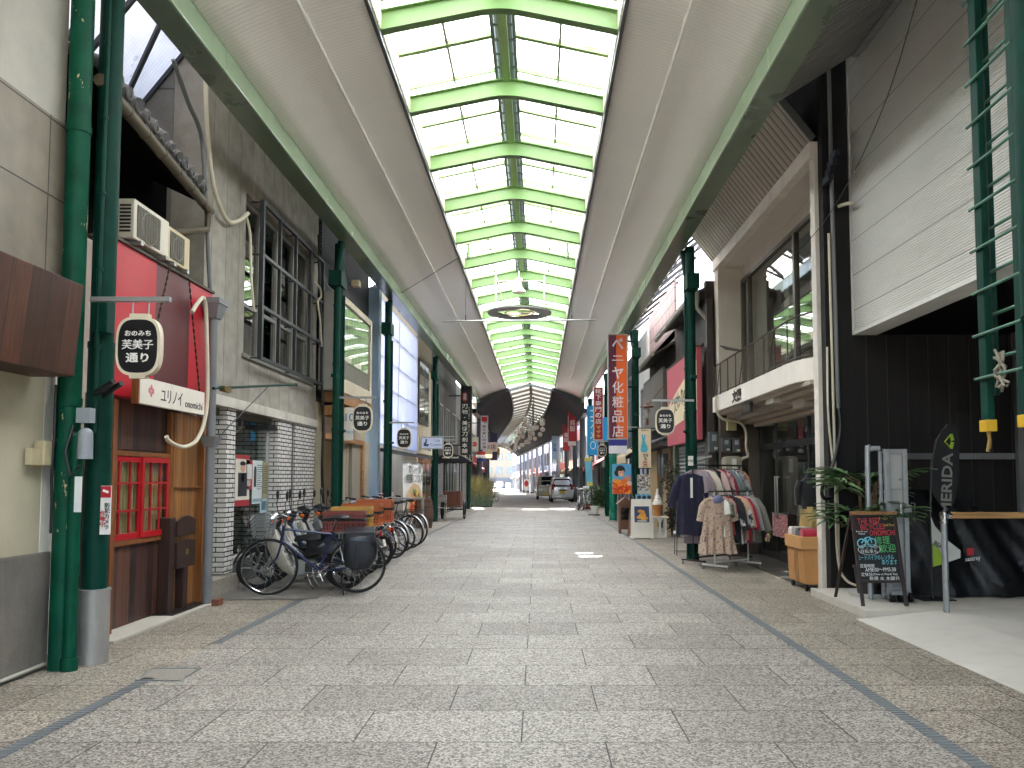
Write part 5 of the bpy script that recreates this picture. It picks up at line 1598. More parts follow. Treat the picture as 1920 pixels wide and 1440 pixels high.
def basket_mb(c, lx, wy, hz, n=6, r=.003):
    """open wire basket, tapering downwards; c is the centre of its floor"""
    mb = MB()
    c = Vector(c)
    def ring(z, k):
        a, b_ = lx / 2 * k, wy / 2 * k
        return [c + Vector(q) for q in ((-a, -b_, z), (a, -b_, z), (a, b_, z), (-a, b_, z))]
    lv = [(hz * i / 5, .78 + .22 * i / 5) for i in range(6)]
    for z, k in lv:
        q = ring(z, k)
        for i in range(4):
            mb.bar(q[i], q[(i + 1) % 4], r * (2.2 if z == lv[-1][0] else 1.4))
    lo, hi = ring(0, .78), ring(hz, 1)
    for i in range(4):
        for j in range(n):
            t = j / n
            mb.bar(lo[i].lerp(lo[(i + 1) % 4], t), hi[i].lerp(hi[(i + 1) % 4], t), r * 1.4)
    for j in range(1, n):
        t = j / n
        mb.bar(lo[0].lerp(lo[1], t), lo[3].lerp(lo[2], t), r * 1.4)
    return mb
def bicycle(label, framem, r=.335, basket=True, pannier=None, sport=False, group='bicycles parked along the left side'):
    t_ = thing('bicycle', label, 'bicycle', (0, 0, 0), group)
    wheel(t_, -.50, r)
    wheel(t_, .54, r)
    bb = Vector((-.05, 0, .28)); st = Vector((-.20, 0, .76)); ht = Vector((.36, 0, .80)); hb = Vector((.395, 0, .66)); ra = Vector((-.50, 0, r)); fa = Vector((.54, 0, r))
    mb = MB()
    mb.tube([bb, st], .017, 10)
    mb.tube([ht + Vector((.005, 0, .04)), hb - Vector((-.005, 0, .03))], .02, 10)
    mb.tube([bb, hb], .018, 10)
    if sport:
        mb.tube([st - Vector((0, 0, .03)), ht], .016, 10)
    else:
        mb.tube([bb + Vector((-.07, 0, .2)), hb + Vector((0, 0, .07))], .015, 10)
    for s in (-1, 1):
        mb.tube([bb + Vector((0, .02 * s, 0)), ra + Vector((0, .05 * s, 0))], .010, 8)
        mb.tube([st + Vector((0, .012 * s, -.04)), ra + Vector((0, .05 * s, 0))], .008, 8)
    mb.build('frame', framem, t_, smooth=True)
    mb = MB()
    for s in (-1, 1):
        mb.tube([hb + Vector((.005, .03 * s, -.05)), hb + Vector((.05, .045 * s, -.2)), fa + Vector((0, .05 * s, 0))], [.013, .011, .008], 8)
    mb.tube([hb + Vector((.005, -.035, -.04)), hb + Vector((.005, .035, -.04))], .014, 8)
    mb.build('fork', framem, t_, smooth=True)
    mb = MB()
    mb.tube([st, st + Vector((-.04, 0, .14))], .0125, 8)
    sp = mb.build('seat_post', CHROME, t_, smooth=True)
    mb = MB()
    s0 = st + Vector((-.05, 0, .17))
    mb.tube([s0 + Vector((-.14, 0, .005)), s0 + Vector((-.09, 0, .01)), s0 + Vector((-.02, 0, .005)), s0 + Vector((.06, 0, 0)), s0 + Vector((.14, 0, -.01))], [.05, .075, .06, .03, .018], 12)
    for v in mb.bm.verts:
        v.co.z = s0.z + (v.co.z - s0.z) * .45
    mb.build('saddle', LEATHER, t_, smooth=True)
    mb = MB()
    h0 = ht + Vector((-.01, 0, .06))
    mb.tube([ht, h0 + Vector((-.005, 0, .09)), h0 + Vector((.05, 0, .12))], .0125, 8)
    c = h0 + Vector((.05, 0, .12))
    if sport:
        mb.tube([c + Vector((-.02, -.29, 0)), c + Vector((0, -.1, 0)), c, c + Vector((0, .1, 0)), c + Vector((-.02, .29, 0))], .012, 8)
    else:
        mb.tube([c + Vector((-.18, -.28, .05)), c + Vector((-.06, -.25, .06)), c + Vector((0, -.1, .01)), c, c + Vector((0, .1, .01)), c + Vector((-.06, .25, .06)), c + Vector((-.18, .28, .05))], .011, 8)
    hbz = mb.build('handlebar', CHROME, t_, smooth=True)
    mb = MB()
    for s in (-1, 1):
        if sport:
            mb.tube([c + Vector((-.015, .18 * s, 0)), c + Vector((-.02, .30 * s, 0))], .017, 8)
        else:
            mb.tube([c + Vector((-.08, .26 * s, .06)), c + Vector((-.19, .285 * s, .05))], .017, 8)
    mb.build('grip', RUBBER, hbz, smooth=True)
    mb = MB()
    mb.torus(bb + Vector((0, -.05, 0)), .085, .006, 'Y', 24, 6)
    for k in range(5):
        a = 2 * PI * k / 5
        mb.bar(bb + Vector((0, -.05, 0)), bb + Vector((.085 * math.cos(a), -.05, .085 * math.sin(a))), .012, .004)
    mb.tube([bb + Vector((0, -.06, 0)), bb + Vector((.14, -.07, -.10))], .009, 8)
    mb.tube([bb + Vector((0, .06, 0)), bb + Vector((-.14, .07, .10))], .009, 8)
    mb.cyl(bb + Vector((0, -.06, 0)), bb + Vector((0, .06, 0)), .02, None, 10)
    cr = mb.build('crank', CHROME, t_, smooth=True)
    mb = MB()
    mb.obox(bb + Vector((.14, -.11, -.10)), (.09, .07, .02)); mb.obox(bb + Vector((-.14, .11, .10)), (.09, .07, .02))
    mb.build('pedal', BLACK, cr)
    mb = MB()
    for s in (-1, 1):
        mb.bar(bb + Vector((0, -.05, .085 * s)), ra + Vector((0, -.05, .035 * s)), .006, .008)
    mb.build('chain', M('dark chain', '#3a3632', .5, .7), cr)
    mb = MB()                                 # mudguards
    for x, a0, a1 in ((-.50, -.35, 2.6), (.54, .35, 2.75)):
        n = 14
        for k in range(n):
            a, b_ = a0 + (a1 - a0) * k / n, a0 + (a1 - a0) * (k + 1) / n
            if x > 0: a, b_ = PI - a - .2, PI - b_ - .2
            ra_ = r + .018
            for w0, w1, d0, d1 in ((-.024, 0, -.008, 0), (0, .024, 0, -.008)):
                mb.face([(x + (ra_ + d0) * math.cos(a + .5), w0, r + (ra_ + d0) * math.sin(a + .5)), (x + (ra_ + d1) * math.cos(a + .5), w1, r + (ra_ + d1) * math.sin(a + .5)), (x + (ra_ + d1) * math.cos(b_ + .5), w1, r + (ra_ + d1) * math.sin(b_ + .5)), (x + (ra_ + d0) * math.cos(b_ + .5), w0, r + (ra_ + d0) * math.sin(b_ + .5))])
    if not sport:
        mb.build('mudguard', M('silver mudguard', '#b5b7b8', .3, .8), t_, smooth=True, solid=.002)
    else:
        mb.bm.free()
    mb = MB()
    mb.tube([(-.30, .06, .30), (-.34, .14, .01)], .009, 8)
    mb.build('kickstand', BLACK, t_)
    mb = MB()                                 # carrier
    for y in (-.06, 0, .06):
        mb.tube([(-.24, y, .745), (-.76, y, .745)], .005, 6)
    for x in (-.3, -.5, -.74):
        mb.tube([(x, -.07, .745), (x, .07, .745)], .005, 6)
    for s in (-1, 1):
        mb.tube([(-.5, .06 * s, .34), (-.62, .065 * s, .745)], .005, 6); mb.tube([(-.5, .06 * s, .34), (-.4, .065 * s, .745)], .005, 6)
    mb.build('carrier', M('dark carrier', '#4a4b4c', .4, .6), t_)
    if basket:
        basket_mb((.60, 0, .72), .27, .34, .22).build('basket', WIRE if basket is True else basket, t_)
    if pannier:
        mb = MB()
        n = 10
        for s in (-1, 1):
            prof = [(-.68, .76), (-.52, .765), (-.36, .76), (-.33, .60), (-.345, .48), (-.36, .37), (-.44, .32), (-.54, .315), (-.64, .33), (-.72, .45), (-.735, .54), (-.73, .62)]
            rings = []
            for yy, k in ((.06, .96), (.09, 1.0), (.15, 1.02), (.19, .97), (.215, .82), (.222, .55)):
                rings.append([mb.bm.verts.new((-.53 + (q[0] + .53) * k, s * (yy + .006 * math.sin(q[0] * 30 + q[1] * 22)), .55 + (q[1] - .55) * k)) for q in prof])
            for ra_, rb_ in zip(rings, rings[1:]):
                for i in range(len(prof)):
                    mb.bm.faces.new((ra_[i], ra_[(i + 1) % len(prof)], rb_[(i + 1) % len(prof)], rb_[i]))
            mb.bm.faces.new(rings[0]); mb.bm.faces.new(rings[-1])
        g = mb.build('pannier', pannier, t_, smooth=True)
        mb = MB()
        mb.box(-.70, -.34, -.215, .215, .765, .785)
        for s in (-1, 1):
            mb.box(-.70, -.36, .195 * s, .212 * s, .66, .775)
            mb.box(-.5, -.47, .218 * s, .232 * s, .36, .66)
        mb.build('flap', pannier, g, bevel=.006)
        mb = MB()
        mb.tube([(-.42, -.15, .02), (-.44, -.13, .32)], .008, 6)
        mb.build('strap', BLACK, g)
    return t_
def motorbike(label, bodym, shieldm, headlight='round', mirrors=True, basket=False, group='motorbikes parked outside the brick shop'):
    t_ = thing('motorbike', label, 'motorbike', (0, 0, 0), group)
    r = .29
    for x in (.60, -.58):
        w = wheel(t_, x, r, .036, 14, M('wheel rim steel', '#8e9092', .3, .9), .055)
    def L(p): return Vector(p)
    mb = MB()                                 # fork and its covers
    for s in (-1, 1):
        mb.tube([(.36, .05 * s, .86), (.44, .07 * s, .62), (.52, .075 * s, .40), (.58, .075 * s, .28)], [.03, .034, .03, .022], 10)
    mb.tube([(.33, 0, .95), (.42, 0, .66)], .04, 10)
    mb.build('fork', bodym, t_, smooth=True)
    mb = MB()
    n = 12
    for k in range(n):
        a, b_ = .2 + 2.2 * k / n, .2 + 2.2 * (k + 1) / n
        R2 = r + .03
        mb.face([(.60 + R2 * math.cos(a), -.055, r + R2 * math.sin(a)), (.60 + R2 * math.cos(a), .055, r + R2 * math.sin(a)), (.60 + R2 * math.cos(b_), .055, r + R2 * math.sin(b_)), (.60 + R2 * math.cos(b_), -.055, r + R2 * math.sin(b_))])
    mb.build('front_fender', bodym, t_, smooth=True, solid=.006)
    mb = MB()                                 # white leg shields, one swept plate each side
    for s in (-1, 1):
        rows = [(.40, .055, .86), (.36, .12, .80), (.30, .21, .68), (.22, .235, .50), (.13, .22, .32), (.06, .17, .22)]
        rows2 = [(.44, .04, .82), (.47, .085, .72), (.45, .14, .58), (.37, .17, .42), (.25, .17, .28), (.14, .14, .20)]
        for i in range(5):
            a, b_, c, d = rows[i], rows[i + 1], rows2[i + 1], rows2[i]
            mb.face([(a[0], a[1] * s, a[2]), (b_[0], b_[1] * s, b_[2]), (c[0], c[1] * s, c[2]), (d[0], d[1] * s, d[2])])
            a2, b2 = (a[0] - .015, a[1] * .35, a[2] + .0), (b_[0] - .02, b_[1] * .35, b_[2])
            mb.face([(a[0], a[1] * s, a[2]), (b_[0], b_[1] * s, b_[2]), (b2[0], b2[1] * s, b2[2]), (a2[0], a2[1] * s, a2[2])])
    mb.build('leg_shield', shieldm, t_, smooth=True, solid=.008)
    mb = MB()
    mb.tube([(.34, 0, .84), (.24, 0, .62), (.06, 0, .48), (-.12, 0, .50), (-.30, 0, .62)], [.05, .07, .085, .10, .11], 12)
    mb.hexa([(-.05, -.11, .46), (-.62, -.13, .50), (-.62, .13, .50), (-.05, .11, .46), (-.05, -.09, .66), (-.74, -.09, .70), (-.74, .09, .70), (-.05, .09, .66)])
    mb.build('body', bodym, t_, smooth=True, bevel=.025)
    mb = MB()
    n = 12
    for k in range(n):
        a, b_ = .55 + 2.1 * k / n, .55 + 2.1 * (k + 1) / n
        R2 = r + .05
        mb.face([(-.58 + R2 * math.cos(a), -.07, r + R2 * math.sin(a)), (-.58 + R2 * math.cos(a), .07, r + R2 * math.sin(a)), (-.58 + R2 * math.cos(b_), .07, r + R2 * math.sin(b_)), (-.58 + R2 * math.cos(b_), -.07, r + R2 * math.sin(b_))])
    mb.build('rear_fender', bodym, t_, smooth=True, solid=.006)
    mb = MB()
    mb.hexa([(.12, -.10, .64), (-.27, -.13, .67), (-.27, .13, .67), (.12, .10, .64), (.10, -.08, .73), (-.25, -.12, .77), (-.25, .12, .77), (.10, .08, .73)])
    mb.build('seat', LEATHER, t_, bevel=.03, smooth=True)
    mb = MB()
    mb.cyl((.02, -.11, .30), (.02, .11, .30), .10, None, 16); mb.tube([(.08, 0, .32), (.26, 0, .33)], [.065, .055], 12)
    for k in range(5):
        mb.cyl((.12 + .03 * k, 0, .325), (.128 + .03 * k, 0, .325), .08, None, 14)
    mb.box(-.18, .02, -.09, .09, .22, .38)
    mb.build('engine', M('cast aluminium engine', '#8d8c88', .4, .8, var=.2), t_, bevel=.012)
    mb = MB()
    mb.tube([(.2, -.10, .28), (.0, -.15, .22), (-.3, -.16, .26), (-.75, -.17, .32)], [.018, .018, .04, .045], 10)
    mb.build('exhaust', CHROME, t_, smooth=True)
    mb = MB()
    mb.hexa([(-.05, .10, .24), (-.6, .10, .24), (-.6, .13, .24), (-.05, .13, .24), (-.05, .10, .36), (-.6, .10, .35), (-.6, .13, .35), (-.05, .13, .36)])
    mb.build('chain_case', bodym, t_, bevel=.01)
    mb = MB()
    for s in (-1, 1):
        mb.tube([(-.58, .1 * s, .30), (-.50, .12 * s, .64)], .025, 10)
        for k in range(8):
            z = .36 + .03 * k
            mb.cyl((-.575 + .07 * (z - .3) / .34, .1 * s, z), (-.572 + .07 * (z - .3) / .34, .1 * s, z + .012), .036, None, 10)
    mb.tube([(-.08, .13, .2), (-.18, .2, .015)], .014, 8); mb.tube([(-.08, -.13, .2), (-.18, -.2, .015)], .014, 8); mb.tube([(.05, -.26, .26), (.05, .26, .26)], .014, 8)
    mb.build('shock_absorber', CHROME, t_, smooth=True)
    mb = MB()
    hc = Vector((.32, 0, 1.0))
    mb.tube([hc + Vector((-.12, -.34, .0)), hc + Vector((-.02, -.2, .03)), hc, hc + Vector((-.02, .2, .03)), hc + Vector((-.12, .34, 0))], .016, 8)
    h_ = mb.build('handlebar', CHROME, t_, smooth=True)
    mb = MB()
    for s in (-1, 1):
        mb.tube([hc + Vector((-.07, .27 * s, .015)), hc + Vector((-.13, .36 * s, -.005))], .022, 8)
        mb.tube([hc + Vector((.0, .22 * s, .01)), hc + Vector((-.06, .36 * s, .0))], .006, 6)
    mb.build('grip', RUBBER, h_, smooth=True)
    mb = MB()
    if headlight == 'round':
        mb.lathe([(.02, -.10), (.07, -.07), (.092, -.01), (.095, .03), (.085, .04)], hc + Vector((.09, 0, -.04)), 18, 'X')
        hm = CHROME
    else:
        mb.obox(hc + Vector((.06, 0, .0)), (.14, .22, .15), 0, 0, .3)
        hm = BLACK
    hl = mb.build('headlight', hm, t_, smooth=True, bevel=0 if headlight == 'round' else .02)
    mb = MB()
    if headlight == 'round':
        mb.sphere(hc + Vector((.122, 0, -.04)), .082, 14, (.25, 1, 1))
    else:
        mb.obox(hc + Vector((.135, 0, .01)), (.01, .14, .08), 0, 0, .3)
    mb.build('lens', M('headlamp lens', '#cfd4d6', .08, var=.05, spec=.9), hl, smooth=True)
    mb = MB()
    for s in (-1, 1):
        mb.sphere((.36, .17 * s, .92), .035, 10, (1.2, 1, 1)); mb.sphere((-.80, .14 * s, .66), .03, 10)
    mb.build('indicator', M('amber lens', '#d9661a', .25), t_, smooth=True)
    mb = MB(); mb.obox((-.84, 0, .64), (.05, .1, .08)); mb.build('tail_light', M('red lens', '#9b1519', .2), t_, bevel=.012)
    mb = MB(); mb.obox((-.90, 0, .50), (.006, .2, .11), 0, 0, .25); mb.build('number_plate', M('pale pink plate', '#d9cfc6', .5), t_)
    if mirrors:
        for s in (-1, 1):
            mb = MB()
            mb.tube([hc + Vector((-.02, .22 * s, .03)), hc + Vector((.0, .25 * s, .16)), hc + Vector((-.02, .27 * s, .24))], .006, 6)
            mb.sphere(hc + Vector((-.02, .285 * s, .28)), .06, 12, (.35, .75, 1.15))
            mb.build('mirror', BLACK, t_, smooth=True)
    mb = MB()                                 # rear carrier
    for y in (-.17, -.06, .06, .17):
        mb.tube([(-.30, y, .77), (-.86, y, .77)], .009, 6)
    for x in (-.32, -.58, -.84):
        mb.tube([(x, -.18, .77), (x, .18, .77)], .009, 6)
    for s in (-1, 1):
        mb.tube([(-.5, .13 * s, .68), (-.5, .15 * s, .77)], .009, 6); mb.tube([(-.72, .09 * s, .68), (-.8, .15 * s, .77)], .009, 6)
    mb.build('carrier', M('white carrier', '#d8d6d0', .4), t_)
    if basket:
        basket_mb((.55, 0, .80), .26, .34, .22, 8, .0035).build('basket', WIRE, t_)
    return t_
def crate(label, m_, size=(.52, .36, .30), rim=.02):
    t_ = thing('crate', label, 'crate', (0, 0, 0), 'plastic crates on the motorbike carriers')
    L, W, H = size
    mb = MB()
    mb.box(-L / 2, L / 2, -W / 2, W / 2, 0, .012)
    for s in (-1, 1):
        mb.box(-L / 2, L / 2, s * W / 2 - .012 * (s > 0), s * W / 2 + .012 * (s < 0), .012, H)
        mb.box(s * L / 2 - .012 * (s > 0), s * L / 2 + .012 * (s < 0), -W / 2 + .012, W / 2 - .012, .012, H)
        for z, h in ((H - .045, .045), (H * .42, .018), (.0, .03)):
            mb.box(-L / 2 - .012, L / 2 + .012, s * (W / 2 + .001), s * (W / 2 + .014), z, z + h)
            mb.box(s * (L / 2 + .001), s * (L / 2 + .014), -W / 2, W / 2, z, z + h)
        for k in range(8):
            x = -L / 2 + L * (k + .5) / 8
            mb.box(x - .006, x + .006, s * (W / 2 + .001), s * (W / 2 + .011), .03, H - .045)
        for k in range(5):
            y = -W / 2 + W * (k + .5) / 5
            mb.box(s * (L / 2 + .001), s * (L / 2 + .011), y - .006, y + .006, .03, H - .045)
    mb.mi = 1
    for k in range(14):
        for j in range(2):
            x = -L / 2 + L * (k + .5) / 14
            for s in (-1, 1):
                mb.box(x - .007, x + .007, s * (W / 2 + .0005), s * (W / 2 + .003), .04 + .04 * j, .068 + .04 * j)
    mb.build('crate_body', [m_, M('dark slot', '#1f1410', .9)], t_, weld=False)  # slots drawn as dark bars on the long sides
    mb = MB(); mb.box(-L / 2 - .016, L / 2 + .016, -W / 2 - .018, W / 2 + .018, H * .55, H * .55 + .03); mb.build('rubber_strap', RUBBER, t_)
    return t_
def on(o, parent_loc, rz, local, label=None, extra=0.):
    v = Matrix.Rotation(rz, 3, 'Z') @ Vector(local)
    o.location = Vector(parent_loc) + v
    o.rotation_euler = (0, 0, rz + extra)
    return o
# the blue bicycle in front
bk = bicycle('blue sports bicycle with black pannier bags in front of the parked motorbikes', NAVY, .345, True, M('dark navy pannier cloth', '#0d131f', .38, var=.2, bump=.3, bscale=14, coat=.2), True)
fw, rw = G(521, 1116), G(662, 1112)
fw.x += .02
ang = math.atan2(fw.y - rw.y, fw.x - rw.x)
mid = (fw + rw) / 2
place(bk, (mid.x - .02, mid.y + .0, 0), ang, rx=-.10)
bk.scale = (1.0, 1, 1)
text('STOM', .05, (0.20, -.021, .50), 'S', WHITE, bk, name='frame_lettering', tilt=.72, depth=.001)
# motorbikes
IVORY = M('ivory leg shield', '#d3cebf', .35, var=.06, coat=.3, grime=.12)
DKB_ = M('dark blue motorbike paint', '#1b2a3d', .3, var=.1, coat=.4)
BLKP = M('black motorbike paint', '#151618', .3, var=.1, coat=.4)
m1 = motorbike('black motorbike with an ivory leg shield, nearest the blue bicycle', BLKP, IVORY, 'round', True, True)
m2 = motorbike('dark blue motorbike with an ivory leg shield, second from the blue bicycle', DKB_, IVORY, 'round')
m3 = motorbike('black motorbike with a square black headlight, third from the blue bicycle', BLKP, IVORY, 'square')
m4 = motorbike('black motorbike farthest from the blue bicycle, beside the green post pair', BLKP, M('grey leg shield', '#7d8083', .4), 'square')
A = PI
MBK = [(m1, (-2.99, 10.35, 0), A + .08), (m2, (-3.06, 11.1, 0), A + .04), (m3, (-3.08, 11.85, 0), A), (m4, (-3.06, 12.65, 0), A + .06)]
for o, loc, rz in MBK:
    place(o, loc, rz, rx=.05, scale=.93)
for (o, loc, rz), (label, hx, size) in zip(MBK, (('brick red crate strapped on the nearest motorbike', '#6f2a20', (.50, .34, .26)), ('yellow crate behind the brick red one', '#b98f3e', (.50, .36, .29)), ('orange crate behind the yellow one', '#b05c28', (.52, .36, .31)), ('second orange crate, farthest of the crates, seen over the others', '#ab5628', (.52, .36, .35)))):
    c = crate(label, M('crate ' + hx, hx, .5, var=.12, grime=.2), size)
    on(c, loc, rz, (-.52, .0, .725), extra=.03)
# bicycles farther along
cols = [('#1d1f22', 'black bicycle next to the last motorbike'), ('#25415a', 'dark blue bicycle, second after the motorbikes'), ('#8a1f24', 'red framed bicycle in the middle of the bicycle row'), ('#b9bcbe', 'silver bicycle beside the red framed one'), ('#2c5a60', 'teal bicycle near the steel rail'), ('#54494a', 'brown bicycle with tan tyres, last of the row beside the steel rail')]
first = None
for k, (hx, l) in enumerate(cols):
    o = bicycle(l, M('bicycle paint ' + hx, hx, .35, var=.1, coat=.3), .335 if k not in (2, 3) else .26, k % 2 == 0)
    y = 13.7 + .7 * k
    place(o, (-3.06 + .03 * (k % 3), y, 0), PI - .45 + .12 * math.sin(k * 2.3), rx=(.07 if k % 2 else -.05))
TAN = M('tan tyre', '#7d5f45', .8)
# bent steel rail
t_ = thing('steel_rail', 'bent galvanised steel rail at the end of the bicycle row', 'rail', (-3.2, 18.45, 0))
mb = MB()
mb.tube([(-3.95, 18.45, .94), (-2.60, 18.4, .94)], .025, 10)
mb.cyl((-2.62, 18.40, 0), (-2.62, 18.40, .96), .035, None, 12); mb.cyl((-3.8, 18.45, 0), (-3.8, 18.45, .96), .03, None, 12)
mb.build('rail_pipe', GALV, t_, smooth=True)
mb = MB(); mb.box(-2.68, -2.56, 18.34, 18.46, 0, .012); mb.box(-3.86, -3.74, 18.39, 18.51, 0, .012); mb.build('foot_plate', GALV, t_)
# wooden barrel
t_ = thing('barrel', 'old weathered wooden barrel standing beyond the steel rail', 'barrel', (-3.25, 22.9, 0))
mb = MB()
n = 22
for k in range(n):
    a0, a1 = 2 * PI * k / n, 2 * PI * (k + .94) / n
    prev = None
    for j in range(9):
        z = .80 * j / 8
        rr = .25 + .05 * math.sin(PI * j / 8)
        cur_ = [(-3.25 + rr * math.cos(a0), 22.9 + rr * math.sin(a0), z), (-3.25 + rr * math.cos(a1), 22.9 + rr * math.sin(a1), z)]
        if prev: mb.face([prev[0], prev[1], cur_[1], cur_[0]])
        prev = cur_
mb.cyl((-3.25, 22.9, .0), (-3.25, 22.9, .78), .24, None, 20)
mb.build('staves', planks('weathered barrel oak', ['#6b4c3c', '#7a5a48', '#5c4236'], .07, 'X', 'Z', .75, gap=0, grime=.4), t_)
mb = MB()
for z, rr in ((.06, .262), (.22, .287), (.58, .287), (.73, .266)):
    mb.lathe([(rr, z), (rr + .004, z), (rr + .004, z + .035), (rr, z + .035)], (-3.25, 22.9, 0), 24)
mb.build('hoop', M('rusty hoop', '#54463c', .6, .6), t_)
# covered food cart
cy_ = 28.6
t_ = thing('food_cart', 'brown wooden cart with a scalloped black canopy parked on the left', 'cart', (-3.1, cy_, zg(cy_)))
z0 = zg(cy_)
mb = MB(); mb.box(-3.30, -2.72, cy_ - .35, cy_ + .6, z0 + .42, z0 + .98); mb.build('box_body', planks('cart boards', ['#6b3a22', '#5d3120'], .3, 'X', 'Z', .5), t_, bevel=.01)
mb = MB()
prof = []
nn = 16
for k in range(nn + 1):
    u = k / nn
    x = -3.72 + 1.35 * u
    prof.append((x, z0 + 2.02 + .26 * math.sin(PI * u) ** .8))
mb.strip(prof, cy_ - .5, cy_ + .7)
for yy in (cy_ - .5, cy_ + .7):
    for a, b_ in zip(prof, prof[1:]):
        u = (a[0] + 3.72) / 1.35
        mb.face([(a[0], yy, a[1]), (b_[0], yy, b_[1]), (b_[0], yy, z0 + 2.0 - .05 * abs(math.sin((u + 1 / nn) * 16))), (a[0], yy, z0 + 2.0 - .05 * abs(math.sin(u * 16)))])
cn = mb.build('canopy', M('black canvas', '#141416', .8), t_, solid=.01)
text('coffee stand', .11, (-3.05, cy_ - .515, z0 + 2.16), 'S', M('white lettering', '#e9e6df', .5), cn, fit=(.55, .07))
mb = MB()
for x in (-3.3, -2.75):
    for yy in (cy_ - .3, cy_ + .55):
        mb.cyl((x, yy, z0 + .9), (x, yy, z0 + 2.1), .018, None, 8)
mb.build('canopy_post', BLACK, t_)
for x in (-3.38, -2.60):
    mb = MB()
    mb.torus((x, cy_ + .05, z0 + .34), .30, .035, 'X', 28, 8)
    for k in range(10):
        a = 2 * PI * k / 10
        mb.bar((x, cy_ + .05, z0 + .34), (x, cy_ + .05 + .3 * math.cos(a), z0 + .34 + .3 * math.sin(a)), .012)
    mb.build('wheel', BLACK, t_, smooth=True)
mb = MB(); mb.tube([(-3.38, cy_ + .05, z0 + .34), (-2.6, cy_ + .05, z0 + .34)], .025, 8); mb.bar((-3.2, cy_ - .9, z0 + .5), (-3.2, cy_ - .3, z0 + .45), .03); mb.bar((-2.8, cy_ - .9, z0 + .5), (-2.8, cy_ - .3, z0 + .45), .03); mb.build('axle', BLACK, t_)
# steel chair
t_ = thing('chair', 'pale steel pipe chair in front of the covered cart', 'chair', (-3.35, 27.2, zg(27.2)))
mb = MB()
c0 = Vector((-3.35, 27.2, zg(27.2)))
for sx in (-.24, .24):
    mb.tube([c0 + Vector((sx, -.25, 0)), c0 + Vector((sx, -.25, .62)), c0 + Vector((sx, .2, .62)), c0 + Vector((sx, .26, 0))], .014, 8)
    mb.tube([c0 + Vector((sx, .2, .4)), c0 + Vector((sx, .3, .85))], .014, 8)
mb.tube([c0 + Vector((-.24, .3, .85)), c0 + Vector((.24, .3, .85))], .014, 8)
mb.build('frame', STEEL, t_, smooth=True)
mb = MB(); mb.obox(c0 + Vector((0, 0, .43)), (.46, .46, .03)); mb.build('seat', M('grey seat cloth', '#7d7a74', .9), t_, bevel=.01)
mb = MB(); mb.obox(c0 + Vector((0, .27, .72)), (.44, .02, .2), 0, -.2); mb.build('backrest', M('grey seat cloth', '#7d7a74', .9), t_, bevel=.008)

# ================================================================ vertical shop signs
def blade(px0, py0, px1, py1, y, label, m_, frame, name='shop_sign', d=.12, cat='sign'):
    a, c = FY(px0, py0, y), FY(px1, py1, y)
    t_ = thing(name, label, cat, ((a.x + c.x) / 2, y, c.z))
    mb = MB(); mb.box(a.x, c.x, y, y + d, c.z, a.z); bd = mb.build('board', m_, t_, bevel=.01)
    w = .03
    mb = MB()
    for x0, x1, zz0, zz1 in ((a.x - w, a.x, c.z - w, a.z + w), (c.x, c.x + w, c.z - w, a.z + w), (a.x, c.x, a.z, a.z + w), (a.x, c.x, c.z - w, c.z)):
        mb.box(x0, x1, y - .015, y + d + .01, zz0, zz1)
    mb.build('frame', frame, t_)
    return t_, bd, a, c
def vtext(s, a, c, y, mat, bd, size, u=.5, v0=1., v1=0., bold=.018, fitw=None):
    n = len(s)
    for k, ch in enumerate(s):
        zc = c.z + (a.z - c.z) * (v0 + (v1 - v0) * (k + .5) / n)
        ch_h = (a.z - c.z) * abs(v0 - v1) / n * .80
        flat = ch in 'ニー一'
        text(ch, ch_h, (a.x + (c.x - a.x) * u, y - .004, zc), 'S', mat, bd, bold=bold if '\u3040' < ch < '\u3100' else .005, fit=(size * (.25 if ch == '・' else 1), ch_h * (.2 if ch == '・' else .45 if flat else 1)))
Y = 21.5
OR = M('orange sign enamel', '#e0611c', .4, var=.08)
t_, bd, a, c = blade(1141, 628, 1176, 822, Y, 'tall maroon and orange vertical sign of a cosmetics shop with big white characters', OR, ALU)
mb = MB(); mb.box(a.x, a.x + (c.x - a.x) * .42, Y - .004, Y - .001, c.z, a.z); mb.build('maroon_half', M('maroon sign enamel', '#5c1430', .4, var=.08), bd)
vtext('ベニヤ化粧品店', a, c, Y - .004, M('silver white lettering', '#d5cfd2', .4), bd, (c.x - a.x) * .62, .5, .985, -.0)
a2, c2 = FY(1142, 824, Y), FY(1176, 850, Y)
mb = MB(); mb.box(a2.x, c2.x, Y, Y + .1, c2.z, (a2.z + c2.z) / 2 + .02); mb.build('lower_strip', M('white sign strip', '#d9d7dc', .4), bd)
mb = MB(); mb.box(a2.x, c2.x, Y, Y + .1, (a2.z + c2.z) / 2 + .03, a2.z); mb.build('blue_strip', M('deep blue strip', '#2a2f86', .4), bd)
mb = MB()
for z in (a.z - .15, (a.z + c.z) / 2, c.z + .2): mb.bar((c.x, Y + .05, z), (2.66, 21.8, z), .04)
mb.build('bracket', GREEN, t_)
t_, bd, a, c = blade(1114, 727, 1130, 824, 30.8, 'dark red vertical sign of a sock shop with white and yellow characters', M('dark red sign enamel', '#9c1826', .4), M('cream sign edge', '#cbb9a0', .5))
vtext('靴下専門の店', a, c, 30.8, M('white lettering', '#e9e6df', .5), bd, (c.x - a.x) * .72, .5, .99, .29)
vtext('マサヤ', a, c, 30.8, M('yellow lettering', '#e0b43c', .5), bd, (c.x - a.x) * .55, .5, .27, .02)
mb = MB(); mb.bar((c.x, 30.85, a.z - .3), (2.7, 31, a.z - .3), .04); mb.build('bracket', GREEN, t_)
BLUE = M('sky blue sign', '#2d9fd8', .4, var=.06)
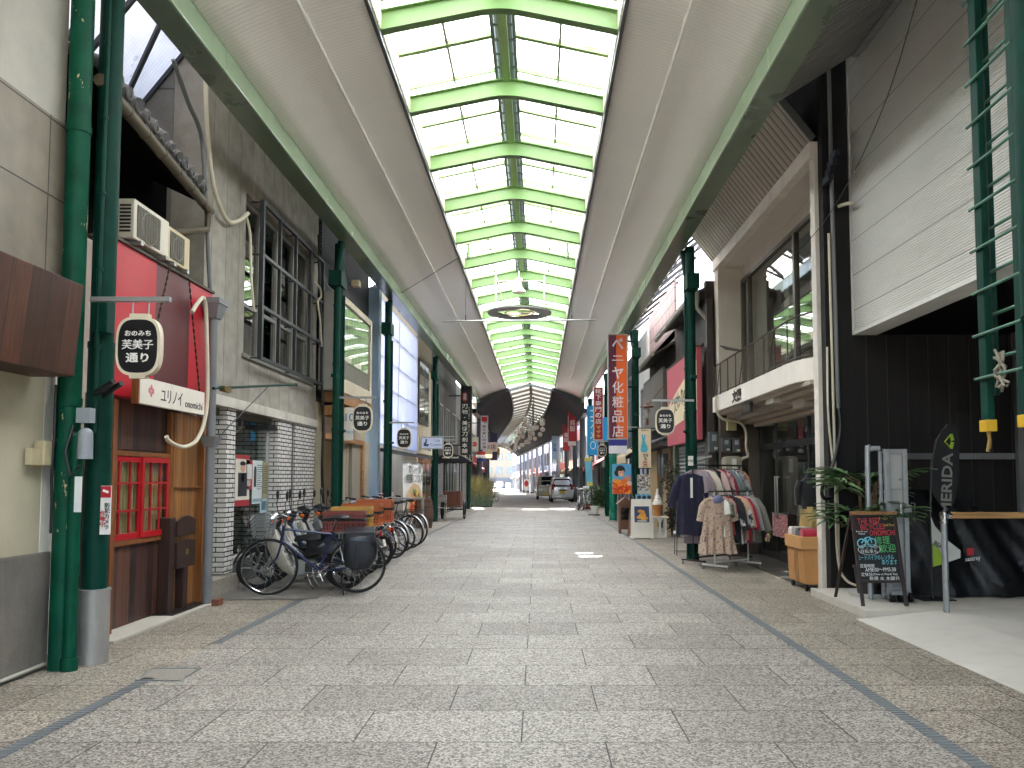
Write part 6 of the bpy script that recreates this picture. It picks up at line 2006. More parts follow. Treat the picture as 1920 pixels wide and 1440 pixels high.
t_, bd, a, c = blade(1102, 762, 1120, 852, 35.5, 'sky blue vertical sign with white letters behind the dark red sign', BLUE, BLUE)
vtext('コスメ○', a, c, 35.5, M('white lettering', '#e9e6df', .5), bd, (c.x - a.x) * .6, .55, .95, .08)
t_, bd, a, c = blade(1132, 784, 1138, 824, 30, 'narrow blue sign strip between the red and orange signs', BLUE, BLUE)
BLK = M('gloss black sign', '#101112', .3)
t_, bd, a, c = blade(865, 725, 883, 852, 35.2, 'long black vertical sign of a cutlery and sword shop with white characters', BLK, M('dark bronze edge', '#4a4438', .4, .6))
vtext('刃物・美術刀剣本舗', a, c, 35.2, M('white lettering', '#e9e6df', .5), bd, (c.x - a.x) * .56, .36, .75, .01)
mb = MB(); mb.sphere((a.x + (c.x - a.x) * .36, 35.2, c.z + (a.z - c.z) * .85), .5, 14, ((c.x - a.x) * .6, .012, (a.z - c.z) * .15)); s9 = mb.build('red_seal', M('seal red', '#8f2420', .5), bd)
text('清\n秀', .16, (a.x + (c.x - a.x) * .36, 35.19, c.z + (a.z - c.z) * .85), 'S', M('white lettering', '#e9e6df', .5), s9, spacing=.95)
vtext('元祖二葉屋', a, c, 35.2, M('grey lettering', '#a9a79f', .5), bd, (c.x - a.x) * .2, .8, .7, .3, bold=0)
mb = MB(); mb.bar((-3.9, 35.25, a.z - .4), (a.x, 35.25, a.z - .4), .05); mb.bar((-3.9, 35.25, c.z + .4), (a.x, 35.25, c.z + .4), .05); mb.build('bracket', BLACK, t_)
t_, bd, a, c = blade(902, 780, 914, 842, 46, 'white vertical sign with a red top and black characters on the left', M('white sign strip', '#d9d7dc', .4), ALU)
mb = MB(); mb.box(a.x + .03, c.x - .03, 45.99, 45.998, a.z - .32, a.z - .05); mb.build('red_mark', M('signal red', '#b51e2c', .5), bd)
vtext('御菓住まいの設備', a, c, 46, M('ink black', '#26211f', .6), bd, (c.x - a.x) * .6, .5, .84, .01)
mb = MB(); mb.bar((-4, 46.05, a.z - .4), (a.x, 46.05, a.z - .4), .05); mb.build('bracket', BLACK, t_)
t_, bd, a, c = blade(886, 820, 896, 846, 42, 'small cream sign with a red disc beside the long black sign', M('cream sign panel', '#d5cbb2', .6), ALU)
mb = MB(); mb.sphere(((a.x + c.x) / 2 - .03, 42, (a.z + c.z) / 2), .13, 16, (1, .05, 1)); dd = mb.build('red_disc', M('signal red', '#b51e2c', .5), bd)
text('ティ', .12, ((a.x + c.x) / 2 - .03, 41.98, (a.z + c.z) / 2), 'S', M('white lettering', '#e9e6df', .5), dd)
t_, bd, a, c = blade(791, 821, 829, 840, 25.9, 'white cafe sign with a blue animal emblem jutting out from the left post', M('cool white sign', '#d3d8e6', .4), ALU, d=.15)
text('Cafe', .12, (a.x + .48, 25.895, c.z + .24), 'S', M('sign navy', '#3b4a78', .5), bd, bold=0)
text('Coyote', .16, (a.x + .45, 25.895, c.z + .1), 'S', M('sign navy', '#3b4a78', .5), bd, bold=0, fit=(.36, .11))
mb = MB(); mb.prism([(a.x + .06, c.z + .06), (a.x + .2, c.z + .05), (a.x + .24, c.z + .12), (a.x + .15, c.z + .13), (a.x + .17, c.z + .27), (a.x + .12, c.z + .3), (a.x + .11, c.z + .2), (a.x + .06, c.z + .15)], 'Y', 25.89, 25.898); mb.build('emblem', M('sign navy', '#3b4a78', .5), bd)
mb = MB(); mb.bar((-3.45, 26, a.z + .05), (-2.7, 26, a.z + .05), .03); mb.build('bracket', ALU, t_)
# pale blue nobori flag leaning on the right
t_ = thing('nobori_flag', 'pale blue and yellow nobori flag leaning beside the white and red stand', 'flag', (2.25, 33, zg(33)))
a, c = FY(1098, 858, 33), FY(1109, 911, 33)
mb = MB(); mb.hexa([(a.x + .05, 33, c.z), (c.x + .06, 33, c.z), (c.x + .06, 33.02, c.z), (a.x + .05, 33.02, c.z), (a.x - .05, 33, a.z), (c.x - .02, 33, a.z), (c.x - .02, 33.02, a.z), (a.x - .05, 33.02, a.z)]); fl = mb.build('cloth', M('pale blue cloth', '#6fb9d0', .8, var=.1), t_)
mb = MB(); mb.hexa([(a.x + .05, 32.99, c.z), (c.x + .06, 32.99, c.z), (c.x + .06, 32.995, c.z), (a.x + .05, 32.995, c.z), (a.x + .04, 32.99, c.z + .15), (c.x + .05, 32.99, c.z + .15), (c.x + .05, 32.995, c.z + .15), (a.x + .04, 32.995, c.z + .15)]); mb.hexa([(a.x - .045, 32.99, a.z - .15), (c.x - .015, 32.99, a.z - .15), (c.x - .015, 32.995, a.z - .15), (a.x - .045, 32.995, a.z - .15), (a.x - .05, 32.99, a.z), (c.x - .02, 32.99, a.z), (c.x - .02, 32.995, a.z), (a.x - .05, 32.995, a.z)]); mb.build('yellow_band', M('soft yellow cloth', '#d0c56a', .8), fl)
mb = MB(); mb.cyl((c.x + .1, 33.03, zg(33)), (c.x - .02, 33.03, a.z + .06), .014, None, 8); mb.build('pole', WHITE, t_)
# ================================================================ clothes racks
def clothmat(name, base, spots=None, scale=18., thr=.62, wave=None):
    if name in MATS: return MATS[name]
    m, t, b = newmat(name)
    co = coords(t)
    n = nd(t, 'TexNoise', Vector=co, Scale=4., Detail=4.).outputs[0]
    c = mix(t, ramp(t, n, .3, .7), shade(lin(base), .88), shade(lin(base), 1.08))
    for k, s in enumerate(spots or []):
        v = nd(t, 'TexNoise', Vector=nd(t, 'Mapping', Vector=co, Location=(3.1 * k, 1.7 * k, 5.3 * k)).outputs[0], Scale=scale * (1 + .3 * k), Detail=2.5, Roughness=.6).outputs[0]
        c = mix(t, ramp(t, v, thr, thr + .04), c, lin(s))
    t.links.new(c, b.inputs['Base Color'])
    b.inputs['Roughness'].default_value = .9
    b.inputs['Sheen Weight'].default_value = .2
    wv = nd(t, 'TexNoise', Vector=co, Scale=220., Detail=2.).outputs[0]
    t.links.new(nd(t, 'Bump', Strength=.15, Distance=.002, Height=wv).outputs[0], b.inputs['Normal'])
    MATS[name] = m
    return m
def garment(label, mat, length=.75, half=.22, sleeve=.3, flare=1.15, seed=0, neck=.085, thick=.035, group='clothes on the racks', tagged=False):
    """hangs from its hanger hook at the origin; width along x, thickness along y"""
    r_ = random.Random(seed)
    t_ = thing('garment', label, 'garment', (0, 0, 0), group)
    mb = MB()
    rows, seg = 16, 30
    ph = r_.uniform(0, 6)
    ring0 = None
    kf = r_.choice((5, 6, 7))
    for i in range(rows + 1):
        u = i / rows
        z = -.075 - length * u
        if u < .10:
            w = neck + (half - neck) * (u / .10) ** .8
            z = -.075 - .055 * (u / .10)
        else:
            v = (u - .10) / .90
            z = -.13 - (length - .055) * v
            w = half * (1 - .10 * math.sin(min(1, v * 2.2) * PI / 2) + (flare - .90) * max(0, v - .25) / .75)
        th = thick * (.55 + .9 * u)
        fold = .012 + .030 * u
        ring = []
        for k in range(seg):
            a = 2 * PI * k / seg
            x = w * math.copysign(abs(math.cos(a)) ** .8, math.cos(a))
            y = th * math.copysign(abs(math.sin(a)) ** .8, math.sin(a)) + fold * math.sin(kf * x / half * 1.6 + ph + (u * 1.5)) * (.3 + .7 * u)
            zz = z + (.012 * math.sin(4 * x / half + ph) if i == rows else 0) - (.03 * (1 - abs(x) / max(w, 1e-3)) if i == 0 and y < 0 else 0)
            ring.append(mb.bm.verts.new((x, y, zz)))
        if ring0:
            for k in range(seg):
                mb.bm.faces.new((ring0[k], ring[k], ring[(k + 1) % seg], ring0[(k + 1) % seg]))
        ring0 = ring
    g = mb.build('cloth', mat, t_, smooth=True, weld=False)
    if sleeve:
        for s in (-1, 1):
            mb = MB()
            p0 = Vector((s * half * .86, 0, -.155))
            d = Vector((s * r_.uniform(.22, .36), r_.uniform(-.08, .05), -1)).normalized()
            pts = [p0 + d * sleeve * q for q in (0, .25, .5, .75, 1)]
            pts[0] = Vector((s * half * .70, 0, -.125))
            mb.tube(pts, [.045, .07, .068, .062, .06], 12, cap=False)
            for v in mb.bm.verts:
                v.co.y *= .55
            mb.build('sleeve', mat, t_, smooth=True, weld=False)
    mb = MB()
    mb.tube([(-half * .8, 0, -.125), (-.05, 0, -.07), (0, 0, -.055), (.05, 0, -.07), (half * .8, 0, -.125)], .007, 6)
    mb.tube([(0, 0, -.055), (0, 0, -.02), (.018, 0, .0), (.012, 0, .022), (-.008, 0, .024), (-.018, 0, .008)], .0025, 6)
    mb.build('hanger', BLACK, t_, smooth=True)
    if tagged:
        mb = MB(); mb.obox((half * .2, -.075, -.34), (.045, .003, .09), .1); mb.build('price_tag', M('paper tag', '#e6e4de', .6), t_)
    return t_
def rack(label, a, b_, hz, m_, barm, foot=.24):
    a, b_ = Vector(a), Vector(b_)
    t_ = thing('clothes_rack', label, 'clothes rack', (a + b_) / 2)
    d = (b_ - a).normalized()
    nrm = Vector((-d.y, d.x, 0))
    mb = MB()
    for p in (a, b_):
        mb.bar(p + nrm * foot + Vector((0, 0, .075)), p - nrm * foot + Vector((0, 0, .075)), .03, .025)
        mb.tube([p + Vector((0, 0, .08)), p + Vector((0, 0, hz))], .013, 8)
    mb.bar(a + Vector((0, 0, .12)), b_ + Vector((0, 0, .12)), .025, .025)
    mb.build('stand', m_, t_)
    mb = MB()
    mb.tube([a - d * .12 + Vector((0, 0, hz)), b_ + d * .12 + Vector((0, 0, hz))], .012, 8)
    mb.build('hanging_bar', barm, t_)
    mb = MB()
    for p in (a, b_):
        for s in (-1, 1):
            q = p + nrm * (foot - .015) * s
            mb.cyl(q + Vector((-.012, 0, .03)), q + Vector((.012, 0, .03)), .03, None, 12)
            mb.box(q.x - .008, q.x + .008, q.y - .008, q.y + .008, .03, .075)
    mb.build('caster', M('grey caster', '#6a6c6e', .4), t_)
    return t_, d, math.atan2(d.y, d.x)
WHM = M('white rack paint', '#d4d2cc', .35)
fa, fb = Vector((2.70, 12.45, 0)), Vector((3.34, 12.95, 0))
rt, d, rz = rack('low white clothes rack in front, hung with short tops', fa, fb, 1.20, WHM, BLACK)
FLORAL = clothmat('beige floral cotton', '#b9a08c', ['#6e5260', '#57604f'], 26., .60)
dress = garment('beige floral tunic dress facing the street at the end of the white rack', FLORAL, .86, .23, .30, 1.28, 3, .10, .05)
place(dress, (2.72, 12.33, 1.20), .12)
mb = MB(); mb.sphere((0, -.03, -.115), .085, 14, (1, .5, .75)); mb.build('neckline', clothmat('blue grey lining', '#77789a'), dress, smooth=True)
FRONT = [('white short sleeved blouse', '#d9dad2', None, .62, .2), ('white linen blouse with a long hem', '#cfd2c8', None, .70, .25), ('olive print top', '#5c5a4c', ['#2b2a26', '#8d8874'], .66, .25), ('bright red tee', '#a8202d', None, .6, .2), ('black tee', '#16161a', None, .68, .22), ('black knitted top', '#1d1d1f', None, .72, .45), ('black and white patterned blouse', '#d5d3cd', ['#17171a'], .74, .4), ('pale tan shirt', '#b8937a', None, .68, .42), ('crimson cardigan', '#9c1f3b', None, .72, .45), ('white patterned shirt', '#c9c7c2', ['#3a3a40'], .72, .42), ('light grey jersey', '#8f8c86', None, .70, .48), ('grey long sleeved top', '#77736d', None, .74, .5)]
for k, (l, c, sp, ln, sv) in enumerate(FRONT):
    m_ = clothmat('cloth ' + l, c, sp, 15., .5)
    t = (k + .6) / len(FRONT)
    p = fa.lerp(fb, t)
    o = garment('%s on the white rack' % l, m_, ln, .20 + .015 * (k % 3), sv, 1.05, k + 20, tagged=k in (1, 3, 5))
    place(o, (p.x, p.y, 1.20), rz + PI / 2 + .35 * math.sin(k * 1.9))
ba, bb_ = Vector((2.52, 13.2, 0)), Vector((3.48, 14.0, 0))
rt, d, rz = rack('tall black clothes rack behind, hung with long dresses and jackets', ba, bb_, 1.62, BLACK, BLACK)
navy = garment('dark navy long jacket with a white tag at the end of the black rack', clothmat('dark navy cloth', '#1a1a33', ['#26264a'], 20., .6), .98, .23, .48, 1.12, 5, .09, .05)
place(navy, (2.46, 13.08, 1.55), .05)
mb = MB(); mb.box(-.02, .02, -.075, -.07, -.46, -.14); mb.build('white_tag', M('paper tag', '#e6e4de', .6), navy)
BACK = [('mauve long dress', '#8d7f86', None, 1.2, .3), ('dusty rose dress', '#a58a88', None, 1.1, .4), ('lilac grey coat', '#8f8791', None, 1.15, .5), ('cream shirt dress', '#c9bfae', None, 1.0, .45), ('brown patterned dress', '#6c5a54', ['#2e2626'], 1.0, .4), ('taupe cardigan', '#8b8074', None, .95, .5), ('black dress', '#17171a', None, 1.1, .4), ('pale pink blouse', '#b99c98', None, .9, .42), ('coral tunic', '#b3625c', None, .95, .42), ('crimson dress', '#8c2033', None, 1.05, .42), ('pink patterned blouse', '#b58d8c', ['#6d5052'], .9, .4), ('blue grey dress', '#6c757b', None, 1.1, .4), ('sage green dress', '#7c8075', None, 1.1, .4), ('white shirt', '#c7c5be', None, .9, .45), ('grey marbled blouse', '#8d9092', ['#55585c'], .9, .45), ('rust orange top', '#b06a3c', None, .85, .3), ('black jacket', '#131316', None, .95, .52)]
for k, (l, c, sp, ln, sv) in enumerate(BACK):
    m_ = clothmat('cloth ' + l, c, sp, 15., .5)
    p = ba.lerp(bb_, (k + .8) / (len(BACK) + .6))
    o = garment('%s on the tall black rack' % l, m_, ln, .20 + .012 * (k % 4), sv, 1.1, k + 60, tagged=k in (4, 11))
    place(o, (p.x, p.y, 1.62), rz + PI / 2 + .3 * math.sin(k * 2.3))
t_ = thing('price_card', 'white price card clipped above the end of the tall black rack', 'card', (2.6, 13.0, 1.6))
a, c = FY(1290, 855, 13.1), FY(1300, 873, 13.1)
mb = MB(); mb.box(a.x, c.x, 13.1, 13.104, c.z, a.z); pc = mb.build('card', M('paper tag', '#e6e4de', .6), t_)
text('¥980', .05, ((a.x + c.x) / 2, 13.097, (a.z + c.z) / 2), 'S', M('ink black', '#26211f', .6), pc, bold=0)
mb = MB(); mb.cyl(((a.x + c.x) / 2, 13.11, 1.6), ((a.x + c.x) / 2, 13.11, c.z + .02), .004, None, 6); mb.build('clip', BLACK, t_)
t_ = thing('stool', 'small wire stool with a white seat left of the clothes racks', 'stool', (2.50, 14.9, 0))
p = G(1279, 1040)
mb = MB()
for sx in (-.11, .11):
    for sy in (-.11, .11):
        mb.cyl((p.x + sx * 1.1, p.y + sy * 1.1, 0), (p.x + sx, p.y + sy, .38), .008, None, 6)
for s in (-1, 1):
    mb.cyl((p.x - .115, p.y + .115 * s, .06), (p.x + .115, p.y + .115 * s, .06), .006, None, 6)
mb.build('leg_frame', BLACK, t_)
mb = MB(); mb.box(p.x - .14, p.x + .14, p.y - .13, p.y + .13, .38, .43); mb.build('seat', WHITE, t_, bevel=.015)
# mannequin in a black top and gold skirt beside the door
t_ = thing('mannequin', 'headless mannequin in black top and gold trousers beside the glass door', 'mannequin', (3.72, 10.75, 0))
X0, Y0_ = 3.66, 10.75
mb = MB()
for z, rx, ry in [(0, 0, 0)]:
    pass
def blob(mb, rows, cx_, cy__, seg=20, f=.0, ph=0):
    prev = None
    for z, rx, ry in rows:
        ring = []
        for k in range(seg):
            a = 2 * PI * k / seg
            w = 1 + f * math.sin(5 * a + ph)
            ring.append(mb.bm.verts.new((cx_ + rx * w * math.cos(a), cy__ + ry * w * math.sin(a), z)))
        if prev:
            for k in range(seg):
                mb.bm.faces.new((prev[k], prev[(k + 1) % seg], ring[(k + 1) % seg], ring[k]))
        prev = ring
    mb.bm.faces.new(prev)
blob(mb, [(1.0, .17, .12), (1.08, .155, .11), (1.18, .165, .115), (1.28, .185, .12), (1.36, .19, .10), (1.41, .13, .08), (1.45, .06, .055), (1.54, .05, .05)], X0, Y0_)
mb.build('top', clothmat('black jersey', '#131317'), t_, smooth=True)
mb = MB(); blob(mb, [(.48, .20, .15), (.62, .195, .15), (.8, .185, .14), (.95, .17, .125), (1.03, .16, .115)], X0, Y0_, 26, .06); mb.build('trousers', M('gold satin', '#b79a62', .35, .2, var=.25, scale=6, bump=.5, bscale=9), t_, smooth=True)
mb = MB()
for k in range(3): mb.torus((X0, Y0_, 1.44 + .035 * k), .075 - .008 * k, .03, 'Z', 20, 8)
mb.build('collar', clothmat('black jersey', '#131317'), t_, smooth=True)
mb = MB()
for s in (-1, 1): mb.tube([(X0 + .17 * s, Y0_, 1.36), (X0 + .215 * s, Y0_ - .01, 1.24), (X0 + .22 * s, Y0_ - .03, 1.05)], [.055, .05, .045], 10)
mb.build('sleeve', clothmat('black jersey', '#131317'), t_, smooth=True)
mb = MB(); mb.cyl((X0, Y0_, 0.02), (X0, Y0_, .6), .015, None, 8); mb.cyl((X0, Y0_, .012), (X0, Y0_, .03), .15, None, 20); mb.build('stand', STEEL, t_)
# cardboard box on castors full of folded cloth
t_ = thing('display_box', 'tan cardboard box on castors standing by the white corner', 'box', (3.40, 10.35, 0))
x0, x1, ya, yb = 3.28, 3.56, 10.12, 10.75
CARD = M('tan cardboard', '#b5834c', .75, var=.1, grime=.1)
mb = MB(); mb.hexa([(x0 + .03, ya, .09), (x1, ya - .03, .09), (x1, yb, .09), (x0 + .03, yb, .09), (x0, ya, .66), (x1, ya - .03, .66), (x1, yb, .66), (x0, yb, .66)]); mb.build('carton', CARD, t_, bevel=.006)
mb = MB(); mb.hexa([(x0 - .015, ya - .01, .52), (x1 + .005, ya - .045, .52), (x1 + .005, yb + .01, .52), (x0 - .015, yb + .01, .52), (x0 - .02, ya - .01, .675), (x1 + .005, ya - .045, .675), (x1 + .005, yb + .01, .675), (x0 - .02, yb + .01, .675)]); mb.build('lid_band', M('paler cardboard', '#c08f58', .75, var=.08), t_, bevel=.004)
mb = MB(); mb.hexa([(x0 + .026, ya + .2, .1), (x0 + .03, ya + .2, .1), (x0 + .03, ya + .34, .1), (x0 + .026, ya + .34, .1), (x0 + .002, ya + .2, .52), (x0 + .006, ya + .2, .52), (x0 + .006, ya + .34, .52), (x0 + .002, ya + .34, .52)]); mb.build('packing_tape', M('brown tape', '#9a6a34', .3), t_)
mb = MB()
for p in ((x0 + .06, ya + .04), (x1 - .05, ya + .02), (x0 + .06, yb - .06), (x1 - .05, yb - .06)): mb.cyl((p[0] - .015, p[1], .045), (p[0] + .015, p[1], .045), .04, None, 12)
mb.build('caster', BLACK, t_)
for k, (c, l) in enumerate((('#cfc9ba', 'rolled cream cloth in the tan cardboard box'), ('#8d8484', 'rolled grey mauve cloth in the tan cardboard box'), ('#17171a', 'rolled black cloth in the tan cardboard box'), ('#a8283a', 'rolled crimson cloth in the tan cardboard box'))):
    t2 = thing('folded_cloth', l, 'folded cloth', (3.42, 10.2 + .14 * k, .66), 'rolled cloths in the cardboard box')
    mb = MB(); y = yb - .06 - .155 * k; mb.tube([(x0 + .03, y, .70), (x1 - .03, y, .70)], [.075, .07], 12); mb.build('roll', clothmat('roll ' + c, c, ['#6b6b70'] if k == 1 else None, 30., .55), t2, smooth=True)
# red patterned cloth and flowers on the glass door
t_ = thing('hanging_cloth', 'red and white patterned cloth hanging on the glass door', 'cloth', (4.05, 13.1, .5))
mb = MB()
a, c = FX(1449, 962, 4.06), FX(1478, 1026, 4.06)
mb.box(4.05, 4.062, c.y, a.y, .42, a.z); mb.build('cloth', clothmat('red flower print', '#b8aaa0', ['#8d2028', '#a5444a'], 24., .47), t_)
mb = MB(); mb.tube([(4.05, c.y - .05, a.z + .01), (4.05, a.y + .12, a.z + .01)], .01, 8); mb.build('rail', STEEL, t_)
t_ = thing('flower_bunch', 'small bunch of pale yellow and pink flowers on the glass door handle', 'flowers', FX(1441, 1010, 4.0))
q = FX(1441, 1008, 4.0)
for k in range(9):
    r_ = random.Random(k + 5)
    mb = MB()
    c0 = q + Vector((r_.uniform(-.03, .03), r_.uniform(-.1, .1), r_.uniform(-.05, .05)))
    for j in range(6):
        a = 2 * PI * j / 6
        mb.sphere(c0 + Vector((0, .022 * math.cos(a), .022 * math.sin(a))), .02, 8, (.7, 1, 1))
    mb.build('flower', M('petal %d' % (k % 3), ['#d9cf8a', '#d6d2c8', '#c98f86'][k % 3], .7), t_, smooth=True)
mb = MB()
for k in range(10):
    r_ = random.Random(k + 50); mb.obox(q + Vector((.01, r_.uniform(-.13, .13), r_.uniform(-.08, .08))), (.01, .07, .03), 0, r_.uniform(-1, 1))
mb.build('leaf', M('leaf green', '#4c6b2c', .6), t_)

# ================================================================ things on the concrete slab of the bicycle bay
# chalkboard A-frame
t_ = thing('chalkboard', 'black A-frame chalkboard of a bicycle shop with coloured chalk writing', 'sign board', (3.6, 8.5, .09))
fr = [FY(1613, 1152, 8.5), FY(1698, 1148, 8.45)]
tl, tr = FY(1597, 962, 8.62), FY(1676, 962, 8.62)
bl, br_ = Vector((fr[0].x, 8.42, .09)), Vector((fr[1].x, 8.42, .09))
DKF = M('dark brown frame', '#2a1a14', .45)
mb = MB()
mb.bar(bl, tl, .035, .025); mb.bar(br_, tr, .035, .025)
u = .26
mb.bar(bl.lerp(tl, u), br_.lerp(tr, u), .025, .03)
for s, p in ((-.0, tl), (0, tr)):
    q = Vector((p.x - .03, p.y + .45, .09)); mb.bar(q, p + Vector((0, .02, -.03)), .03, .022)
mb.build('leg_frame', DKF, t_, bevel=.003)
mb = MB(); mb.bar(tl + Vector((-.02, -.005, 0)), tr + Vector((.02, -.005, 0)), .045, .035); mb.build('top_rail', WOOD_TRIM_Y, t_, bevel=.004)
q0, q1, q2, q3 = bl.lerp(tl, .27), br_.lerp(tr, .27), br_.lerp(tr, .98), bl.lerp(tl, .98)
dy = Vector((0, -.014, 0))
mb = MB(); mb.hexa([q0, q1, q1 + Vector((0, .01, 0)), q0 + Vector((0, .01, 0)), q3, q2, q2 + Vector((0, .01, 0)), q3 + Vector((0, .01, 0))]); bd = mb.build('slate', M('blackboard slate', '#0d0c0f', .6, var=.3), t_)
tilt = -math.atan2(tl.y - bl.y, tl.z - bl.z)
def chalk(s, px, py, w, h, colr, tl_=0.0, bold=.0):
    yy = 8.42 + (tl.y - 8.42) * max(0, (1150 - py) / 188) - .012
    p = FY(px, py, yy)
    k = yy / F * 1.02
    text(s, .1, p, 'S', M('chalk ' + colr, colr, .95), bd, bold=bold, fit=(w * k, h * k), rxx=tilt, tilt=tl_, depth=.0005)
RC, GC, YC, WC, CC = '#c8424a', '#57b06a', '#c9b44a', '#d8d8d6', '#6fc0cf'
chalk('THE RED', 1628, 977, 40, 11, RC, .03); chalk('オールド', 1656, 972, 18, 6, YC)
chalk('BICYCLES', 1636, 988, 44, 10, RC, .05); chalk('and Food', 1668, 984, 20, 5, YC)
chalk('ONOMICHI', 1654, 999, 46, 10, RC, .02); chalk('Rental and\nRepair', 1616, 999, 20, 8, WC)
chalk('修理', 1654, 1013, 28, 15, GC, .05); chalk('歓迎', 1664, 1028, 30, 15, GC, .04)
chalk('ふつうの\n自転車も', 1629, 1030, 32, 14, WC); chalk('ロードバイクのレンタル', 1642, 1045, 66, 9, CC, .02); chalk('あります', 1668, 1054, 28, 9, CC)
chalk('営業時間', 1626, 1061, 26, 7, WC); chalk('AM8:00〜PM5:30', 1651, 1068, 56, 7, WC, .02)
chalk('定休日', 1625, 1077, 20, 7, WC); chalk('(Close on Wed & Thu)', 1660, 1077, 44, 5, WC); chalk('毎週 水 木曜日', 1658, 1085, 54, 8, WC)
mb = MB()
yy = 8.5
p1, p2 = FY(1614, 1018, yy), FY(1633, 1017, yy)
for p in (p1, p2): mb.torus(p + Vector((0, -.02, 0)), .042, .006, 'Y', 20, 6)
pm, pt = FY(1623, 1008, yy - .02), FY(1631, 1007, yy - .02)
mb.bar(p1 + Vector((0, -.02, 0)), pm, .009); mb.bar(pm, pt, .009); mb.bar(pt, p2 + Vector((0, -.02, 0)), .009); mb.bar(pm, (p1 + p2) / 2 + Vector((0, -.02, 0)), .009)
mb.build('chalk_bicycle', M('chalk ' + CC, CC, .95), bd)
mb = MB(); p = FY(1629, 1030, 8.49); mb.torus((0, 0, 0), .1, .0028, 'Y', 26, 5)
for v in mb.bm.verts: v.co = Vector((v.co.x * 1.15, v.co.y, v.co.z * .55)) + p + Vector((0, -.012, 0))
mb.build('chalk_bubble', M('chalk ' + WC, WC, .95), bd)
# folded galvanised gate
t_ = thing('folding_gate', 'folded grey metal gate panel on wheels behind the chalkboard', 'gate', (3.9, 8.9, .09))
gy = 8.75
a, c = FY(1658, 845, gy), FY(1700, 1135, gy)
mb = MB(); mb.box(FY(1664, 900, gy).x, FY(1692, 900, gy).x, gy, gy + .03, .25, FY(1690, 850, gy).z); mb.build('panel', M('pale grey sheet', '#a2a3a0', .5, var=.1, grime=.25), t_)
mb = MB()
xA, xB, xC = FY(1657, 900, gy).x, FY(1663, 900, gy).x, FY(1696, 900, gy).x
zt = FY(1690, 842, gy).z
for x in (xB, xC): mb.box(x - .025, x + .025, gy - .03, gy + .03, .12, zt)
mb.box(xA - .02, xA + .01, gy + .05, gy + .09, .12, zt - .02)
mb.box(xA, xC + .02, gy - .02, gy + .02, zt - .05, zt)
for z in (.55, .92, 1.28): mb.box(xB + .026, xC - .026, gy - .012, gy, z, z + .015)
mb.box(xB, xC, gy - .02, gy + .02, .20, .25)
mb.build('gate_frame', GALV, t_, bevel=.004)
mb = MB(); z = 1.08; x = xC
for s in (-1, 1): mb.tube([(x + .04 * s, gy - .05, z - .06), (x + .075 * s, gy - .06, z - .06), (x + .075 * s, gy - .06, z + .06), (x + .04 * s, gy - .05, z + .06)], .007, 6)
mb.box(x - .04, x + .04, gy - .06, gy - .03, z - .05, z + .04); mb.build('latch', STEEL, t_)
mb = MB()
for x in (xC, xC - .1, xB): mb.cyl((x - .02, gy - .05, .14), (x + .02, gy - .05, .14), .05, None, 14)
mb.build('wheel', RUBBER, t_)
mb = MB(); mb.box(xB - .02, xC - .04, gy - .1, gy + .1, .17, .21); mb.build('carriage', GALV, t_)
cable('steel_tube', [(xA - .13, gy + .1, .1), (xA - .13, gy + .1, 1.62), (xA - .1, gy + .1, 1.72), (xA, gy + .08, 1.73)], .03, GALV, 'bent grey pipe standing beside the folded gate', 'pipe')
# horizontal rail on the back wall
t_ = thing('wall_rail', 'long horizontal steel rail across the back of the bicycle bay', 'rail', (5, 9.4, 1.7))
a = FY(1660, 853, 9.4)
mb = MB(); mb.box(a.x, 7.5, 9.37, 9.43, a.z - .05, a.z + .02); mb.box(FY(1912, 900, 9.3).x, FY(1912, 900, 9.3).x + .07, 9.3, 9.37, .09, 3.1); mb.build('rail', M('dull steel', '#6f7071', .45, .5), t_)
mb = MB(); mb.box(6.0, 6.05, 9.34, 9.37, a.z - .08, a.z); mb.build('clip', STEEL, t_)
# black tarpaulin over bicycles
t_ = thing('tarpaulin', 'black tarpaulin draped over things at the back of the bay', 'tarpaulin', (5.4, 9.2, .09))
mb = MB()
nx, nz = 60, 22
x0, x1 = FY(1702, 1000, 9.1).x, 8.0
def tarp(u, v):
    x = x0 + (x1 - x0) * u
    top = .55 + .55 * min(1, max(0, (u - .0) / .10)) + .12 * math.sin(u * 9 + .6)
    top = 1.12 + .16 * math.sin(u * 11 + 1) - .25 * max(0, (u - .5))
    z = .10 + (top - .10) * v
    y = 9.02 + .28 * v ** 2 + .05 * math.sin(u * 40 + v * 3) * (1 - v * .5) + .03 * math.sin(u * 23 - v * 7) + .02 * math.sin(u * 90 + v * 11)
    return (x, y, z)
for i in range(nx):
    for j in range(nz):
        mb.face([tarp(i / nx, j / nz), tarp((i + 1) / nx, j / nz), tarp((i + 1) / nx, (j + 1) / nz), tarp(i / nx, (j + 1) / nz)])
for i in range(nx):
    p, q = tarp(i / nx, 1), tarp((i + 1) / nx, 1)
    mb.face([p, q, (q[0], 9.7, q[2] - .05), (p[0], 9.7, p[2] - .05)])
tp = mb.build('sheet', M('black tarpaulin', '#08090c', .5, var=.2, bump=.3, bscale=25), t_, smooth=True)
p = FY(1824, 1049, 8.96)
text('asstray', .09, p, 'S', M('white lettering', '#e9e6df', .5), tp, fit=(.17, .055), tilt=.12)
mb = MB(); p = FY(1819, 1036, 8.96); mb.box(p.x - .035, p.x + .035, 8.95, 8.96, p.z - .03, p.z + .05); mb.build('red_mark', M('signal red', '#b51e2c', .5), tp)
